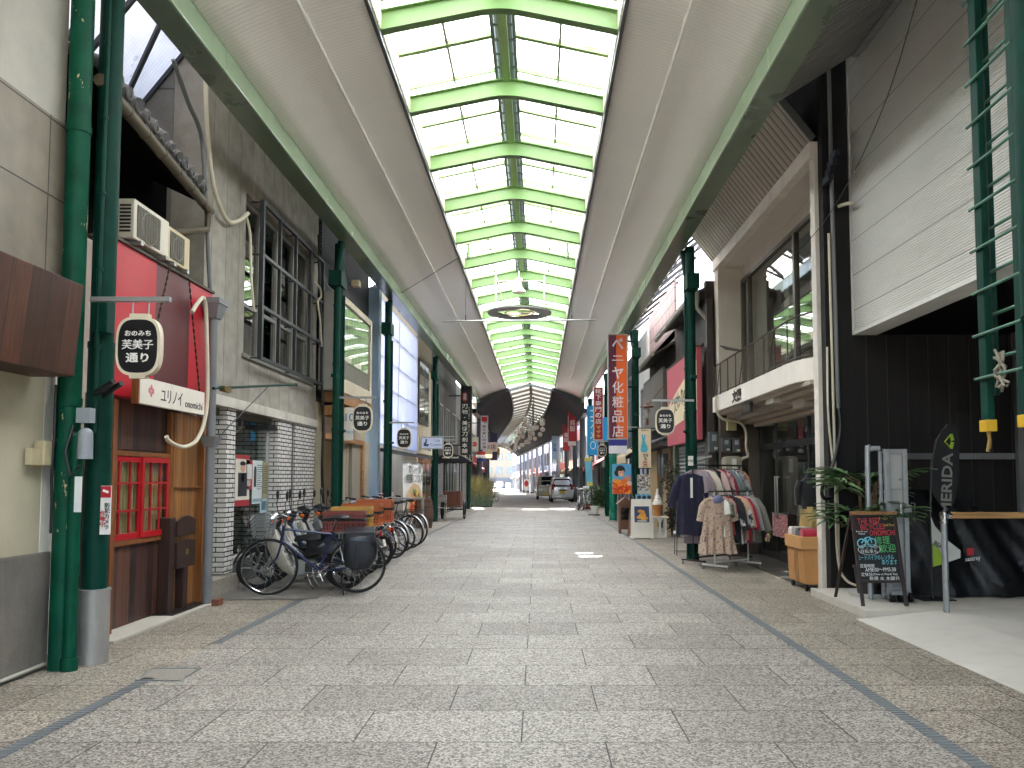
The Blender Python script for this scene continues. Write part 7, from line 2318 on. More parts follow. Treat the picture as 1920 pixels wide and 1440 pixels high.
# feather flag
t_ = thing('feather_flag', 'tall black feather flag with white and lime MERIDA lettering in the bicycle bay', 'flag', (4.5, 8.85, .09))
fy = 8.85
outl = [(1749, 925), (1748, 900), (1750, 860), (1756, 830), (1765, 808), (1777, 797), (1790, 797), (1797, 806), (1799, 830), (1799, 860), (1797, 900), (1790, 940), (1775, 965)]
mb = MB()
fp = [FY(x, y, fy) for x, y in outl]
mb.prism([(p.x, p.z) for p in fp], 'Y', fy, fy + .012)
fl = mb.build('flag_cloth', M('black flag cloth', '#0b0c0f', .6, var=.2), t_)
tail = [(1746, 970), (1752, 985), (1775, 1012), (1801, 1032), (1801, 1046), (1775, 1055), (1750, 1063)]
mb = MB(); mb.prism([(FY(x, y, fy).x, FY(x, y, fy).z) for x, y in tail], 'Y', fy, fy + .01); tc = mb.build('tail_cloth', M('white flag cloth', '#c3c4bd', .7), t_)
mb = MB(); mb.prism([(FY(x, y, fy).x, FY(x, y, fy).z) for x, y in ((1748, 1018), (1760, 1030), (1766, 1040), (1766, 1057), (1750, 1063))], 'Y', fy - .006, fy - .002); mb.build('lime_patch', M('lime flag print', '#8fae2a', .6), tc)
text('BIA', .1, FY(1760, 1022, fy - .01), 'S', M('ink black', '#26211f', .6), tc, fit=(.11, .055), tilt=-.5)
mb = MB()
for a_, b_ in (((1771, 828), (1783, 814)), ((1771, 828), (1783, 841)), ((1783, 814), (1786, 826)), ((1783, 841), (1786, 829))):
    mb.bar(FY(*a_, fy - .008), FY(*b_, fy - .008), .035, .006)
mb.build('lime_chevron', M('lime flag print', '#8fae2a', .6), fl)
text('MERIDA', .2, FY(1775, 907, fy - .006), 'S', M('flag white', '#777772', .6), fl, fit=(.68, .115), tilt=PI / 2 - .06, bold=.02)
mb = MB(); mb.tube([(FY(1747, 1000, fy).x, fy + .02, .1), (FY(1747, 1000, fy).x, fy + .02, 1.0), FY(1748, 880, fy) + Vector((0, .02, 0)), FY(1757, 826, fy) + Vector((0, .02, 0)), FY(1778, 796, fy) + Vector((0, .02, 0))], .012, 8); mb.box(FY(1747, 1000, fy).x - .16, FY(1747, 1000, fy).x + .2, fy - .1, fy + .14, .092, .104); mb.build('pole', BLACK, t_, smooth=False)
# handrail with the timber beam
t_ = thing('handrail', 'grey pipe post carrying a light timber handrail in front of the bicycle bay', 'handrail', (4.29, 8.59, .09))
p = G(1775, 1148, .09)
mb = MB(); mb.tube([(p.x, p.y, .09), (p.x - .0, p.y, 1.01)], .030, 12); mb.build('post', GALV, t_, smooth=True)
zt = FY(1768, 966, p.y).z
mb = MB(); mb.cyl((p.x, p.y, zt - .08), (p.x, p.y, zt + .03), .038, None, 12); mb.tube([(p.x - .03, p.y, zt), (p.x + .07, p.y, zt)], .036, 12); mb.build('elbow', STEEL, t_, smooth=True)
mb = MB(); mb.box(p.x + .06, 8.5, p.y - .03, p.y + .03, zt - .03, zt + .03); mb.build('timber_rail', planks('light pine rail', ['#b98a52', '#c49660'], 3., 'X', 'X', .5, gap=0), t_, bevel=.005)
# lady palm in a pot
def frond(mb, p0, p1, n, L, spread, rr, w=.031):
    d = (p1 - p0).normalized()
    side = d.cross(Vector((0, 0, 1))).normalized()
    for k in range(n):
        a = (k / (n - 1) - .5) * spread
        dd = (d * math.cos(a) + side * math.sin(a)).normalized()
        l = L * (1 - .28 * abs(a) / (spread / 2)) * rr.uniform(.9, 1.1)
        prev = None
        wdir = dd.cross(Vector((0, 0, 1))).normalized()
        for j in range(6):
            u = j / 5
            q = p1 + dd * l * u + Vector((0, 0, -.35 * l * u * u + .1 * l * u))
            ww = w * (math.sin(PI * min(1, .12 + u * .88)) ** .6) * (1 if j < 5 else .3)
            cur_ = [q - wdir * ww + Vector((0, 0, .006)), q + Vector((0, 0, -.004)), q + wdir * ww + Vector((0, 0, .006))]
            if prev:
                mb.face([prev[0], prev[1], cur_[1], cur_[0]]); mb.face([prev[1], prev[2], cur_[2], cur_[1]])
            prev = cur_
def palm(label, base, pots, seed, n=11, H=1.1, L=.3, spread=3.3):
    rr = random.Random(seed)
    t_ = thing('potted_palm', label, 'potted plant', base)
    b_ = Vector(base)
    mb = MB(); mb.lathe([(.02, 0), (.13, 0), (.165, .30), (.18, .31), (.18, .335), (.155, .335), (.15, .30), (.0001, .29)], b_, 20); pt = mb.build('pot', M(pots[0], pots[1], .5), t_, smooth=True)
    if len(pots) > 2:
        mb = MB(); mb.lathe([(.02, .0), (.22, 0), (.25, .05), (.24, .05), (.2, .015)], b_ + Vector((0, 0, -.003)), 24); mb.build('saucer', M('white saucer', '#c9c8c2', .5), t_, smooth=True)
    st, lf = MB(), MB()
    for k in range(n):
        a = rr.uniform(0, 2 * PI)
        h = rr.uniform(.35, 1) * H
        top = b_ + Vector((.10 * math.cos(a), .10 * math.sin(a), .3 + h))
        tip = top + Vector((.22 * math.cos(a), .22 * math.sin(a), .10)) * rr.uniform(.7, 1.3)
        st.tube([b_ + Vector((.05 * math.cos(a), .05 * math.sin(a), .28)), top, tip], [.011, .008, .005], 6)
        frond(lf, top, tip, rr.choice((8, 9, 10)), L * rr.uniform(.85, 1.15), spread, rr)
    st.build('stem', M('palm stem', '#5b4a30', .8, var=.3), t_)
    lf.build('fronds', M('palm leaf', '#587549', .4, var=.35, scale=5), t_)
    return t_
palm('lady palm with fanned leaves in a dark pot on a white saucer beside the chalkboard', (3.72, 9.15, .093), ('dark plastic pot', '#2b2b2d', 1), 4, 22, .98, .40)
cable('floor_pipe', [(3.85, 9.6, .12), (4.3, 9.5, .115), (5.2, 9.45, .115)], .016, CABLE, 'cream pipe running along the slab from the plant pot', 'pipe')

# ================================================================ stands and displays along the right side
t_ = thing('column', 'thick bottle green round column in front of the white shop front', 'column', (2.43, 26.2, zg(26.2)))
p = G(1150, 978)
mb = MB(); mb.tube([(p.x, p.y, p.z), (p.x, p.y, 5.45)], .13, 20); mb.build('shaft', M('glossy sea green paint', '#0d6a55', .25, var=.15, grime=.2), t_, smooth=True)
mb = MB(); mb.cyl((p.x, p.y, p.z), (p.x, p.y, p.z + .05), .17, None, 20); mb.build('base_ring', M('grey ring', '#8c9090', .5), t_)
def flat(name, label, cat, px0, py0, px1, py1, y, m_, th=.02, group=None):
    a, c = FY(px0, py0, y), FY(px1, py1, y)
    t_ = thing(name, label, cat, ((a.x + c.x) / 2, y, c.z), group)
    mb = MB(); mb.box(a.x, c.x, y, y + th, c.z, a.z); return t_, mb.build('panel', m_, t_, bevel=.003), a, c
# portrait poster: plain figure of a smiling person among orange flowers
t_, pn, a, c = flat('poster', 'poster of a smiling dark haired person among orange flowers against blue sky', 'poster', 1148, 870, 1184, 926, 21.2, M('poster sky blue', '#5aa5d2', .5), .03)
W, H = c.x - a.x, a.z - c.z
def el(nm, u, v, rx, rz_, col_, dy, rot=0):
    mb = MB(); mb.sphere((0, 0, 0), 1, 16, (rx * W, .003, rz_ * H))
    for q in mb.bm.verts:
        x, z = q.co.x, q.co.z
        q.co.x, q.co.z = x * math.cos(rot) - z * math.sin(rot), x * math.sin(rot) + z * math.cos(rot)
        q.co += Vector((a.x + u * W, 21.197 - dy, c.z + v * H))
    mb.build(nm, M('print ' + col_, col_, .6, var=.08, scale=9), pn)
el('printed_hair', .42, .80, .25, .155, '#171316', .001); el('printed_hair', .26, .70, .16, .11, '#171316', .001)
el('printed_face', .46, .70, .155, .135, '#d9a58c', .004); el('printed_hair', .44, .825, .17, .06, '#171316', .006)
for u in (.39, .53): el('printed_eye', u, .715, .022, .008, '#1b1513', .008)
el('printed_nose', .46, .675, .014, .022, '#c48f78', .008); el('printed_smile', .46, .635, .06, .014, '#f0e6e0', .008)
mb = MB(); mb.box(a.x + .002, c.x - .002, 21.19, 21.199, c.z + .002, c.z + .40 * H); mb.build('printed_flowers', clothmat('orange petals', '#d8571a', ['#e8a02c', '#c43a22'], 9., .52), pn)
el('printed_hand', .80, .52, .16, .10, '#d88a70', .012, .5); el('printed_flower', .62, .42, .2, .09, '#e0702c', .012, .3); el('printed_flower', .25, .42, .22, .08, '#e2902c', .012, -.2); el('printed_flower', .88, .35, .14, .08, '#e9b9a0', .013)
mb = MB(); mb.bar((c.x, 21.22, a.z - .1), (2.66, 21.9, a.z - .1), .03); mb.bar((c.x, 21.22, c.z + .1), (2.66, 21.9, c.z + .1), .03); mb.build('bracket', BLACK, t_)
# rabbit banner
t_, pn, a, c = flat('shop_banner', 'cream hanging banner with a turquoise rabbit emblem under a wall lamp', 'banner', 1197, 803, 1221, 878, 19.6, M('cream banner cloth', '#d6ccb0', .8, grime=.1), .015)
W, H = c.x - a.x, a.z - c.z
TURQ = M('turquoise print', '#3fa9c4', .7)
mb = MB()
P = lambda u, v: (a.x + u * W, c.z + v * H)
mb.prism([P(*q) for q in ((.18, .52), (.14, .45), (.28, .40), (.58, .40), (.74, .46), (.72, .54), (.56, .62), (.50, .70), (.56, .84), (.48, .85), (.42, .75), (.34, .85), (.24, .83), (.30, .70), (.26, .62))], 'Y', 19.594, 19.598); mb.build('rabbit_emblem', TURQ, pn)
text('珈琲と', .1, (a.x + .5 * W, 19.594, c.z + .95 * H), 'S', M('brush ink', '#3a3026', .6), pn, fit=(.6 * W, .04))
text('甘味\n処', .1, (a.x + .55 * W, 19.594, c.z + .28 * H), 'S', M('brush ink', '#3a3026', .6), pn, fit=(.45 * W, .16))
text('兎', .1, (a.x + .5 * W, 19.594, c.z + .11 * H), 'S', M('faded red ink', '#b5564e', .7), pn, fit=(.45 * W, .15))
mb = MB(); mb.cyl((a.x - .03, 19.61, a.z), (c.x + .6, 19.61, a.z), .014, None, 8); mb.cyl((a.x, 19.61, c.z), (c.x, 19.61, c.z), .014, None, 8); mb.build('rod', BLACK, t_)
t_ = thing('wall_lamp', 'small brown lantern hanging above the rabbit banner', 'lamp', FY(1213, 790, 19.7))
q = FY(1213, 770, 19.7)
mb = MB(); mb.lathe([(.01, .2), (.05, .17), (.06, .14), (.17, .10), (.17, .08), (.05, .07)], q, 16); mb.cyl(q + Vector((0, 0, -.35)), q + Vector((0, 0, -.2)), .04, None, 10); mb.cyl(q + Vector((0, 0, .1)), q + Vector((.4, 0, .6)), .012, None, 6); mb.build('cap', M('bronze lamp', '#6a4c3a', .45, .4), t_, smooth=True)
mb = MB(); mb.lathe([(.05, .06), (.06, -.02), (.04, -.16), (.01, -.18)], q, 14); mb.build('lamp_glass', M('lamp glass', '#8f8f86', .2), t_, smooth=True)
# noodle photo board, tea boards
t_, pn, a, c = flat('photo_board', 'grey photo board of noodles in a bowl above a blue strip', 'sign board', 1195, 890, 1219, 926, 19.6, clothmat('noodle photo', '#8a8681', ['#37322f', '#c2beb6'], 14., .5), .03)
mb = MB(); mb.box(a.x, c.x, 19.59, 19.598, c.z, c.z + .08); mb.build('bowl_print', M('bowl white', '#b9b9b4', .6), pn)
a2, c2 = FY(1192, 927, 19.6), FY(1221, 938, 19.6)
mb = MB(); mb.box(a2.x, c2.x, 19.58, 19.64, c2.z, a2.z); pp = mb.build('blue_strip', M('strip blue', '#5f9fc0', .6), t_)
mb = MB()
for k in range(3): mb.sphere((a2.x + .08 + .12 * k, 19.58, (a2.z + c2.z) / 2), .05, 12, (1, .06, .9))
mb.build('printed_dots', M('dark print', '#2a2a30', .6), pp)
mb = MB(); mb.box(a.x + .08, a.x + .11, 19.63, 19.66, 0, c.z + .1); mb.box(c.x - .11, c.x - .08, 19.63, 19.66, 0, c.z + .1); mb.build('stand', WHITE, t_)
# white A-board with dessert photo
by = 18.85
t_ = thing('menu_board', 'white A-frame board with a framed photo of an iced dessert', 'sign board', (2.33, by, 0))
a, c = FY(1184, 936, by), FY(1222, 1012, by)
mb = MB(); mb.hexa([(a.x - .02, by - .14, .03), (c.x + .02, by - .14, .03), (c.x + .02, by - .10, .03), (a.x - .02, by - .10, .03), (a.x, by + .02, a.z), (c.x, by + .02, a.z), (c.x, by + .05, a.z), (a.x, by + .05, a.z)]); bd = mb.build('board', M('ivory board paint', '#d5d1c4', .5, grime=.1), t_, bevel=.005)
mb = MB(); mb.hexa([(a.x, by + .24, .0), (c.x, by + .24, .0), (c.x, by + .27, .0), (a.x, by + .27, .0), (a.x, by + .055, a.z - .03), (c.x, by + .055, a.z - .03), (c.x, by + .08, a.z - .03), (a.x, by + .08, a.z - .03)]); mb.build('back_leg', M('ivory board paint', '#d5d1c4', .5, grime=.1), t_)
mb = MB()
for x in (a.x, c.x): mb.bar((x, by - .2, .02), (x, by + .26, .02), .05, .03)
mb.build('foot', M('ivory board paint', '#d5d1c4', .5, grime=.1), t_)
w, h = c.x - a.x, a.z
sl_ = lambda v: by - .14 + .16 * v - .008
mb = MB(); mb.hexa([(a.x + .06, sl_(.42), h * .42), (c.x - .06, sl_(.42), h * .42), (c.x - .06, sl_(.42) + .006, h * .42), (a.x + .06, sl_(.42) + .006, h * .42), (a.x + .06, sl_(.82), h * .82), (c.x - .06, sl_(.82), h * .82), (c.x - .06, sl_(.82) + .006, h * .82), (a.x + .06, sl_(.82) + .006, h * .82)]); ph = mb.build('photo', M('photo night blue', '#24375c', .4, var=.2, scale=5), t_)
mb = MB()
for k in range(16):
    r_ = random.Random(k + 7); v = .46 + .24 * r_.random(); mb.sphere((a.x + w * (.5 + r_.uniform(-.22, .2) * (1.2 - (v - .46) * 3.4)), sl_(v) - .002, h * v), .05, 8, (1.1, .08, .9))
mb.build('printed_dessert', M('mango ice print', '#d59a3c', .6, var=.3, scale=12), ph)
mb = MB(); mb.sphere((a.x + w * .5, sl_(.45) - .002, h * .455), .1, 10, (1.3, .05, .25)); mb.build('printed_bowl', M('bowl white', '#b9b9b4', .6), ph)
# ice cream cone model on a white stand
t_ = thing('display_stand', 'white low display table with oval cut outs under the ice cream model', 'table', (2.75, 19.3, 0))
a, c = FY(1222, 968, 19.3), FY(1248, 1000, 19.3)
mb = MB(); mb.box(a.x - .04, c.x + .04, 19.1, 19.5, a.z - .03, a.z); mb.build('table_top', WHITE, t_, bevel=.006)
mb = MB()
for k in range(26):
    u0, u1 = k / 26, (k + 1) / 26
    f = lambda u: .08 + .34 * abs(math.sin(u * PI * 2)) ** .7
    xx = a.x + (c.x - a.x) * u0; xx1 = a.x + (c.x - a.x) * u1
    if u0 < .05 or u1 > .95 or abs(u0 - .5) < .06:
        mb.box(xx, xx1, 19.14, 19.16, 0, a.z - .03)
    else:
        mb.box(xx, xx1, 19.14, 19.16, 0, .10 + .06 * math.cos(u0 * 4 * PI)); mb.box(xx, xx1, 19.14, 19.16, a.z - .11 - .06 * math.cos(u0 * 4 * PI), a.z - .03)
mb.box(a.x, a.x + .03, 19.17, 19.46, 0, a.z - .03); mb.box(c.x - .03, c.x, 19.17, 19.46, 0, a.z - .03)
mb.build('cut_out_panel', WHITE, t_)
t_ = thing('ice_cream_model', 'large model of a soft ice cream in a wafer cone', 'ice cream model', (2.78, 19.3, .5))
q = Vector(((FY(1233, 968, 19.3)).x, 19.3, a.z))
mb = MB(); mb.lathe([(.07, 0), (.075, .02), (.075, .1), (.11, .2), (.13, .27), (.12, .28)], q, 18); mb.build('wafer_cone', M('wafer brown', '#b5773c', .7, var=.2, scale=20), t_, smooth=True)
mb = MB()
for k in range(5): mb.torus(q + Vector((.01 * math.sin(k), 0, .29 + .062 * k)), .085 - .017 * k, .05 - .005 * k, 'Z', 20, 8)
mb.sphere(q + Vector((0, 0, .60)), .03, 10, (1, 1, 2)); mb.sphere(q + Vector((0, 0, .34)), .09, 12); mb.build('ice_swirl', M('soft ice white', '#dfdad0', .5), t_, smooth=True)
# wooden cabinet with gable roof
cy2 = 20.6
t_ = thing('cabinet', 'brown wooden display cabinet with a gable roof beside the portrait poster', 'cabinet', (2.2, cy2, 0))
a, c = FY(1160, 945, cy2), FY(1183, 1000, cy2)
CAB = planks('cabinet walnut', ['#6b4228', '#5d3822'], .5, 'X', 'Z', .5, gap=0)
z1 = a.z
mb = MB()
mb.box(a.x, a.x + .04, cy2 - .15, cy2 + .2, .12, z1); mb.box(c.x - .04, c.x, cy2 - .15, cy2 + .2, .12, z1); mb.box(a.x + .04, c.x - .04, cy2 - .15, cy2 + .2, .12, .35); mb.box(a.x + .04, c.x - .04, cy2 + .17, cy2 + .2, .35, z1); mb.box(a.x + .04, c.x - .04, cy2 - .15, cy2 - .11, z1 - .08, z1)
mb.build('carcass', CAB, t_, bevel=.004)
mb = MB(); mb.prism([(a.x - .06, z1), (c.x + .06, z1), ((a.x + c.x) / 2, z1 + .18)], 'Y', cy2 - .2, cy2 + .22); mb.build('roof', CAB, t_, bevel=.004)
mb = MB(); mb.box(a.x + .04, c.x - .04, cy2 - .14, cy2 - .135, .35, z1 - .08); mb.build('glass_door', GLASS, t_)
mb = MB()
for k in range(7):
    r_ = random.Random(k); mb.sphere((a.x + .08 + (c.x - a.x - .16) * r_.random(), cy2 + .02, .42 + .3 * r_.random()), .045, 8)
mb.build('ornament', M('ornament', '#a9a098', .5, var=.4, scale=9), t_)
mb = MB()
for x in (a.x + .03, c.x - .03):
    mb.box(x - .02, x + .02, cy2 - .13, cy2 - .09, 0, .12); mb.box(x - .02, x + .02, cy2 + .14, cy2 + .18, 0, .12)
mb.build('foot', CAB, t_)
t_ = thing('easel', 'brown wooden slat leaning beside the cabinet', 'board', (2.3, 19.9, 0))
mb = MB(); mb.bar((2.17, 19.6, 0), (2.33, 19.95, .95), .05, .02); mb.bar((2.25, 19.75, 0), (2.35, 19.97, .85), .04, .02); mb.build('slat', CAB, t_)
# climbing shrub in front of the shutter
def shrub(label, base, h, r_, mat, seed, n=420, leaf=.05, name='shrub', cat='plant', stemc='#4a3a2a', group=None):
    rr = random.Random(seed)
    b_ = Vector(base)
    t_ = thing(name, label, cat, base, group)
    st, lf = MB(), MB()
    tips = []
    for k in range(9):
        a = rr.uniform(0, 6.28)
        pts = [b_ + Vector((0, 0, 0))]
        for j in range(1, 6):
            pts.append(b_ + Vector((r_ * j / 5 * math.cos(a) * rr.uniform(.3, 1), r_ * j / 5 * math.sin(a) * rr.uniform(.3, 1), h * j / 5 * rr.uniform(.8, 1))))
        st.tube(pts, [.014, .012, .010, .008, .006, .004], 5)
        tips += pts[1:]
    for k in range(n):
        p = rr.choice(tips) + Vector((rr.gauss(0, r_ * .25), rr.gauss(0, r_ * .25), rr.gauss(0, h * .06)))
        if p.z < b_.z + .02: continue
        d = Vector((rr.uniform(-1, 1), rr.uniform(-1, 1), rr.uniform(-.6, .4))).normalized()
        s = d.cross(Vector((rr.uniform(-1, 1), rr.uniform(-1, 1), rr.uniform(-1, 1)))).normalized()
        L = leaf * rr.uniform(.6, 1.3)
        lf.face([p, p + d * L * .5 + s * L * .28, p + d * L, p + d * L * .5 - s * L * .28])
    st.build('stem', M('shrub stem', stemc, .8), t_)
    lf.build('foliage', mat, t_, weld=False)
    return t_
shrub('straggly brown leaved creeper growing up in front of the roller shutter', (3.22, 19.55, 0), 1.75, .22, M('dry brown leaf', '#4f4a38', .7, var=.4, scale=5), 3, 620, .085)
# potted plants and stand farther back
p = G(1115, 966)
shrub('green leafy plant in a white plastic pot on the pavement', (p.x, p.y, p.z + .3), .85, .32, M('fresh leaf', '#46603a', .6, var=.4, scale=4), 8, 520, .12, 'potted_plant', 'potted plant')
t_ = [o for o in bpy.data.objects if o.name.startswith('potted_plant')][-1]
mb = MB(); mb.lathe([(.02, 0), (.12, 0), (.17, .28), (.19, .29), (.19, .33), (.16, .33)], (p.x, p.y, p.z + .04), 18); mb.build('pot', WHITE, t_, smooth=True)
mb = MB(); mb.box(p.x - .25, p.x + .2, p.y - .15, p.y + .15, p.z + .0, p.z + .035); mb.build('pot_stand', BLACK, t_)
p = G(1126, 952)
shrub('taller green plant behind the white pot beside the column', (p.x + .1, p.y, p.z), 1.2, .35, M('fresh leaf', '#46603a', .6, var=.4, scale=4), 18, 620, .12, 'plant', 'plant')
t_ = thing('sign_stand', 'white and red upright stand on the right pavement', 'stand', G(1101, 954))
p0, p1 = G(1094, 954), G(1110, 955)
yy = p0.y; zt = FY(1100, 912, yy).z
mb = MB(); mb.box(p0.x, p1.x, yy, yy + .35, p0.z + .2, zt); st = mb.build('panel', M('cool white sign', '#d3d8e6', .4), t_, bevel=.02)
mb = MB(); mb.box(p0.x - .01, p1.x + .01, yy - .01, yy + .36, p0.z, p0.z + .24); mb.build('red_base', M('signal red', '#b51e2c', .5), t_, bevel=.01)
mb = MB(); mb.torus(((p0.x + p1.x) / 2 - .05, yy - .004, zt - .18), .07, .018, 'Y', 18, 6); mb.build('emblem', M('dark print', '#2a2a30', .6), st)
text('赤白', .1, ((p0.x + p1.x) / 2, yy - .016, p0.z + .12), 'S', WHITE, t_, fit=(.3, .1))
for k in range(4):
    o = bicycle(['black bicycle parked nearest the white and red stand', 'black bicycle, second beside the silver car', 'grey bicycle, third beside the silver car', 'dark bicycle nearest the silver car'][k], BLKP if k != 2 else M('grey bicycle paint', '#55585c', .4), .33, k % 2 == 0, group='bicycles parked on the right side')
    place(o, (2.35 + .16 * k - .5, 37.5 + .55 * k, zg(38) ), PI / 2 + .12 * math.sin(k * 2), rx=.05)
# ================================================================ ring lamp and cross rod under the ridge
t_ = thing('ring_lamp', 'grey ring shaped canopy lamp with a bell reflector hanging under the glazed ridge', 'lamp', (-.46, 20.0, 5.35))
C0 = FY(974, 588, 20.0)
mb = MB()
n = 48
for k in range(n):
    a0, a1 = 2 * PI * k / n, 2 * PI * (k + 1) / n
    ro = .80
    def ri(a): return .46 + .14 * max(0, math.sin(a * 4 + .6))
    for z in (0, .035):
        mb.face([C0 + Vector((ri(a0) * math.cos(a0), ri(a0) * math.sin(a0), z)), C0 + Vector((ro * math.cos(a0), ro * math.sin(a0), z)), C0 + Vector((ro * math.cos(a1), ro * math.sin(a1), z)), C0 + Vector((ri(a1) * math.cos(a1), ri(a1) * math.sin(a1), z))])
    mb.face([C0 + Vector((ro * math.cos(a0), ro * math.sin(a0), 0)), C0 + Vector((ro * math.cos(a1), ro * math.sin(a1), 0)), C0 + Vector((ro * math.cos(a1), ro * math.sin(a1), .035)), C0 + Vector((ro * math.cos(a0), ro * math.sin(a0), .035))])
mb.build('ring_disc', M('mid grey steel', '#8a8986', .5, .3), t_)
mb = MB(); mb.torus(C0 + Vector((0, 0, .02)), .36, .02, 'Z', 30, 6)
mb.tube([C0 + Vector((-.4, 0, .02)), C0 + Vector((.4, 0, .02))], .012, 6); mb.tube([C0 + Vector((0, -.4, .02)), C0 + Vector((0, .4, .02))], .012, 6); mb.build('inner_ring', M('yellowed steel', '#b3a07a', .5, .3), t_)
L0 = FY(973, 541, 20.0)
mb = MB(); mb.lathe([(.165, -.10), (.15, -.04), (.10, .02), (.07, .08), (.07, .16), (.10, .18), (.10, .25), (.02, .28)], L0, 20); mb.build('bell_reflector', M('pale lamp metal', '#c9c2ae', .35, .4), t_, smooth=True)
mb = MB(); mb.cyl(L0 + Vector((0, 0, -.09)), L0 + Vector((0, 0, -.095)), .15, None, 18); mb.build('lens', M('lamp glass', '#8f8f86', .2), t_)
mb = MB()
for x in (-.60, .62):
    mb.cyl(C0 + Vector((x, .1, .03)), (C0.x + x, C0.y + .1, 6.5), .022, None, 8)
mb.cyl(C0 + Vector((-.6, .1, .85)), C0 + Vector((.62, .1, .85)), .018, None, 8); mb.cyl(L0 + Vector((0, 0, .28)), (L0.x, L0.y, 6.6), .014, None, 8)
mb.tube([C0 + Vector((-.6, .1, 1.05)), C0 + Vector((-.35, .1, .03))], .008, 6); mb.tube([C0 + Vector((.62, .1, .25)), C0 + Vector((.4, .1, .03))], .008, 6)
mb.build('hanger', M('pale lamp metal', '#c9c2ae', .35, .4), t_)
t_ = thing('cross_rod', 'thin grey banner rod hanging across the street below the ring lamp', 'rod', (-.4, 18.3, 4.95))
a, c = FY(829, 602, 18.3), FY(1117, 600, 18.3)
mb = MB(); mb.cyl(a, c, .02, None, 8); mb.build('rod', ALU, t_)
mb = MB()
for px in (873, 1072):
    q = FY(px, 601, 18.3); mb.cyl(q, (q.x, q.y, 6.0), .005, None, 5); mb.cyl(q, q + Vector((0, 0, .12)), .012, None, 6)
mb.build('hanging_wire', BCABLE, t_)
cable('wire', [FY(735, 560, 18.3), FY(800, 520, 17.5), FY(862, 482, 16.5)], .006, BCABLE, 'thin dark wire crossing the left canopy ceiling', 'wire')
for k, y in enumerate((16.33, )):
    for s in (-1, 1):
        t_ = thing('spot_lamp', 'small green fitting under the %s end of a lime roof beam' % ('left' if s < 0 else 'right'), 'lamp', (XC + s * 1.05, y, 6.0))
        mb = MB(); mb.cyl((XC + s * 1.02, y, 5.98), (XC + s * 1.02, y, 6.2), .025, None, 8); mb.cyl((XC + s * 1.02, y, 5.93), (XC + s * 1.02, y, 6.05), .04, .03, 10); mb.build('socket', GREEN_BEAM, t_)
        mb = MB(); mb.sphere((XC + s * 1.02, y, 5.92), .035, 10); mb.build('bulb', M('lamp glass', '#8f8f86', .2), t_, smooth=True)

# ================================================================ farther arcade, bending to the left
KC = .0018
def xc(y):
    d = min(max(0., y - 46), 24)
    return XC - KC * d * d - 2 * KC * 24 * max(0., y - 70)
def ang(y): return math.atan(2 * KC * min(max(0., y - 46), 24))
ar2 = thing('arcade_roof', 'darker second arcade canopy with grey slats bending away to the left', 'arcade roof', (XC, 60, 5.3))
YS = [43.25 + 1.2 * k for k in range(68)]
def sect(y, v, z):
    a = ang(y)
    return (xc(y) + v * math.cos(a), y + v * math.sin(a), z + zg(y) * .7)
def sweep(prof, mat, name, solid=0.):
    mb = MB()
    for ya, yb in zip(YS, YS[1:]):
        for p, q in zip(prof, prof[1:]):
            mb.face([sect(ya, *p), sect(ya, *q), sect(yb, *q), sect(yb, *p)])
    return mb.build(name, mat, ar2, smooth=True, solid=solid)
for s in (-1, 1):
    prof = [(s * (2.9 - 1.75 * u), 5.05 + 1.15 * (1 - (1 - u) ** 1.7)) for u in [i / 8 for i in range(9)]]
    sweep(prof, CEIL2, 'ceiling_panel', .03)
    sweep([(s * 2.9, 4.95), (s * 3.15, 4.95), (s * 3.15, 5.2), (s * 2.9, 5.2), (s * 2.9, 4.95)], M('grey eaves gutter', '#7d8080', .4), 'eaves_gutter')
    sweep([(s * 1.15, 6.15), (s * 1.10, 6.15), (s * 1.10, 6.3), (s * 1.15, 6.3), (s * 1.15, 6.15)], M('pale trim', '#aaa79c', .5), 'edge_trim')
mb = MB()                                     # plate that closes the step between the two roofs
for s in (-1, 1):
    for i in range(10):
        pts = []
        for u in (i / 10, (i + 1) / 10):
            v = 2.9 - 1.75 * u
            uu = min(1, max(0, (2.69 - v) / 1.385))
            z1 = 5.68 + .52 * uu + .05 * math.sin(PI * uu) + .06
            pts.append(((XC + s * v, 43.16, 4.90 + 1.15 * (1 - (1 - u) ** 1.7)), (XC + s * v, 43.16, z1 - .02)))
        mb.face([pts[0][0], pts[1][0], pts[1][1], pts[0][1]])
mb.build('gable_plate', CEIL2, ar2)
BG = M('grey beige beam', '#8b867c', .6)
for ya in [43.3 + 2.2 * k for k in range(37)]:
    mb = MB()
    for s in (-1, 1):
        p, q = Vector(sect(ya, s * 1.12, 6.2)), Vector(sect(ya, 0, 6.5))
        mb.bar(p, q, .10, .12)
    mb.build('roof_beam', BG, ar2)
mb = MB()
for ya, yb in zip(YS, YS[1:]):
    for s in (-1, 1):
        if s > 0 and ya < 44 or 90 < ya < 108: continue       # panes left out, openings added for bars of sun on the paving
        mb.face([sect(ya, s * 1.12, 6.42), sect(ya, 0, 6.72), sect(yb, 0, 6.72), sect(yb, s * 1.12, 6.42)])
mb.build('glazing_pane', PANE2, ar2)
sweep([(-.08, 6.5), (.08, 6.5), (.08, 6.6), (-.08, 6.6), (-.08, 6.5)], BG, 'ridge_beam')
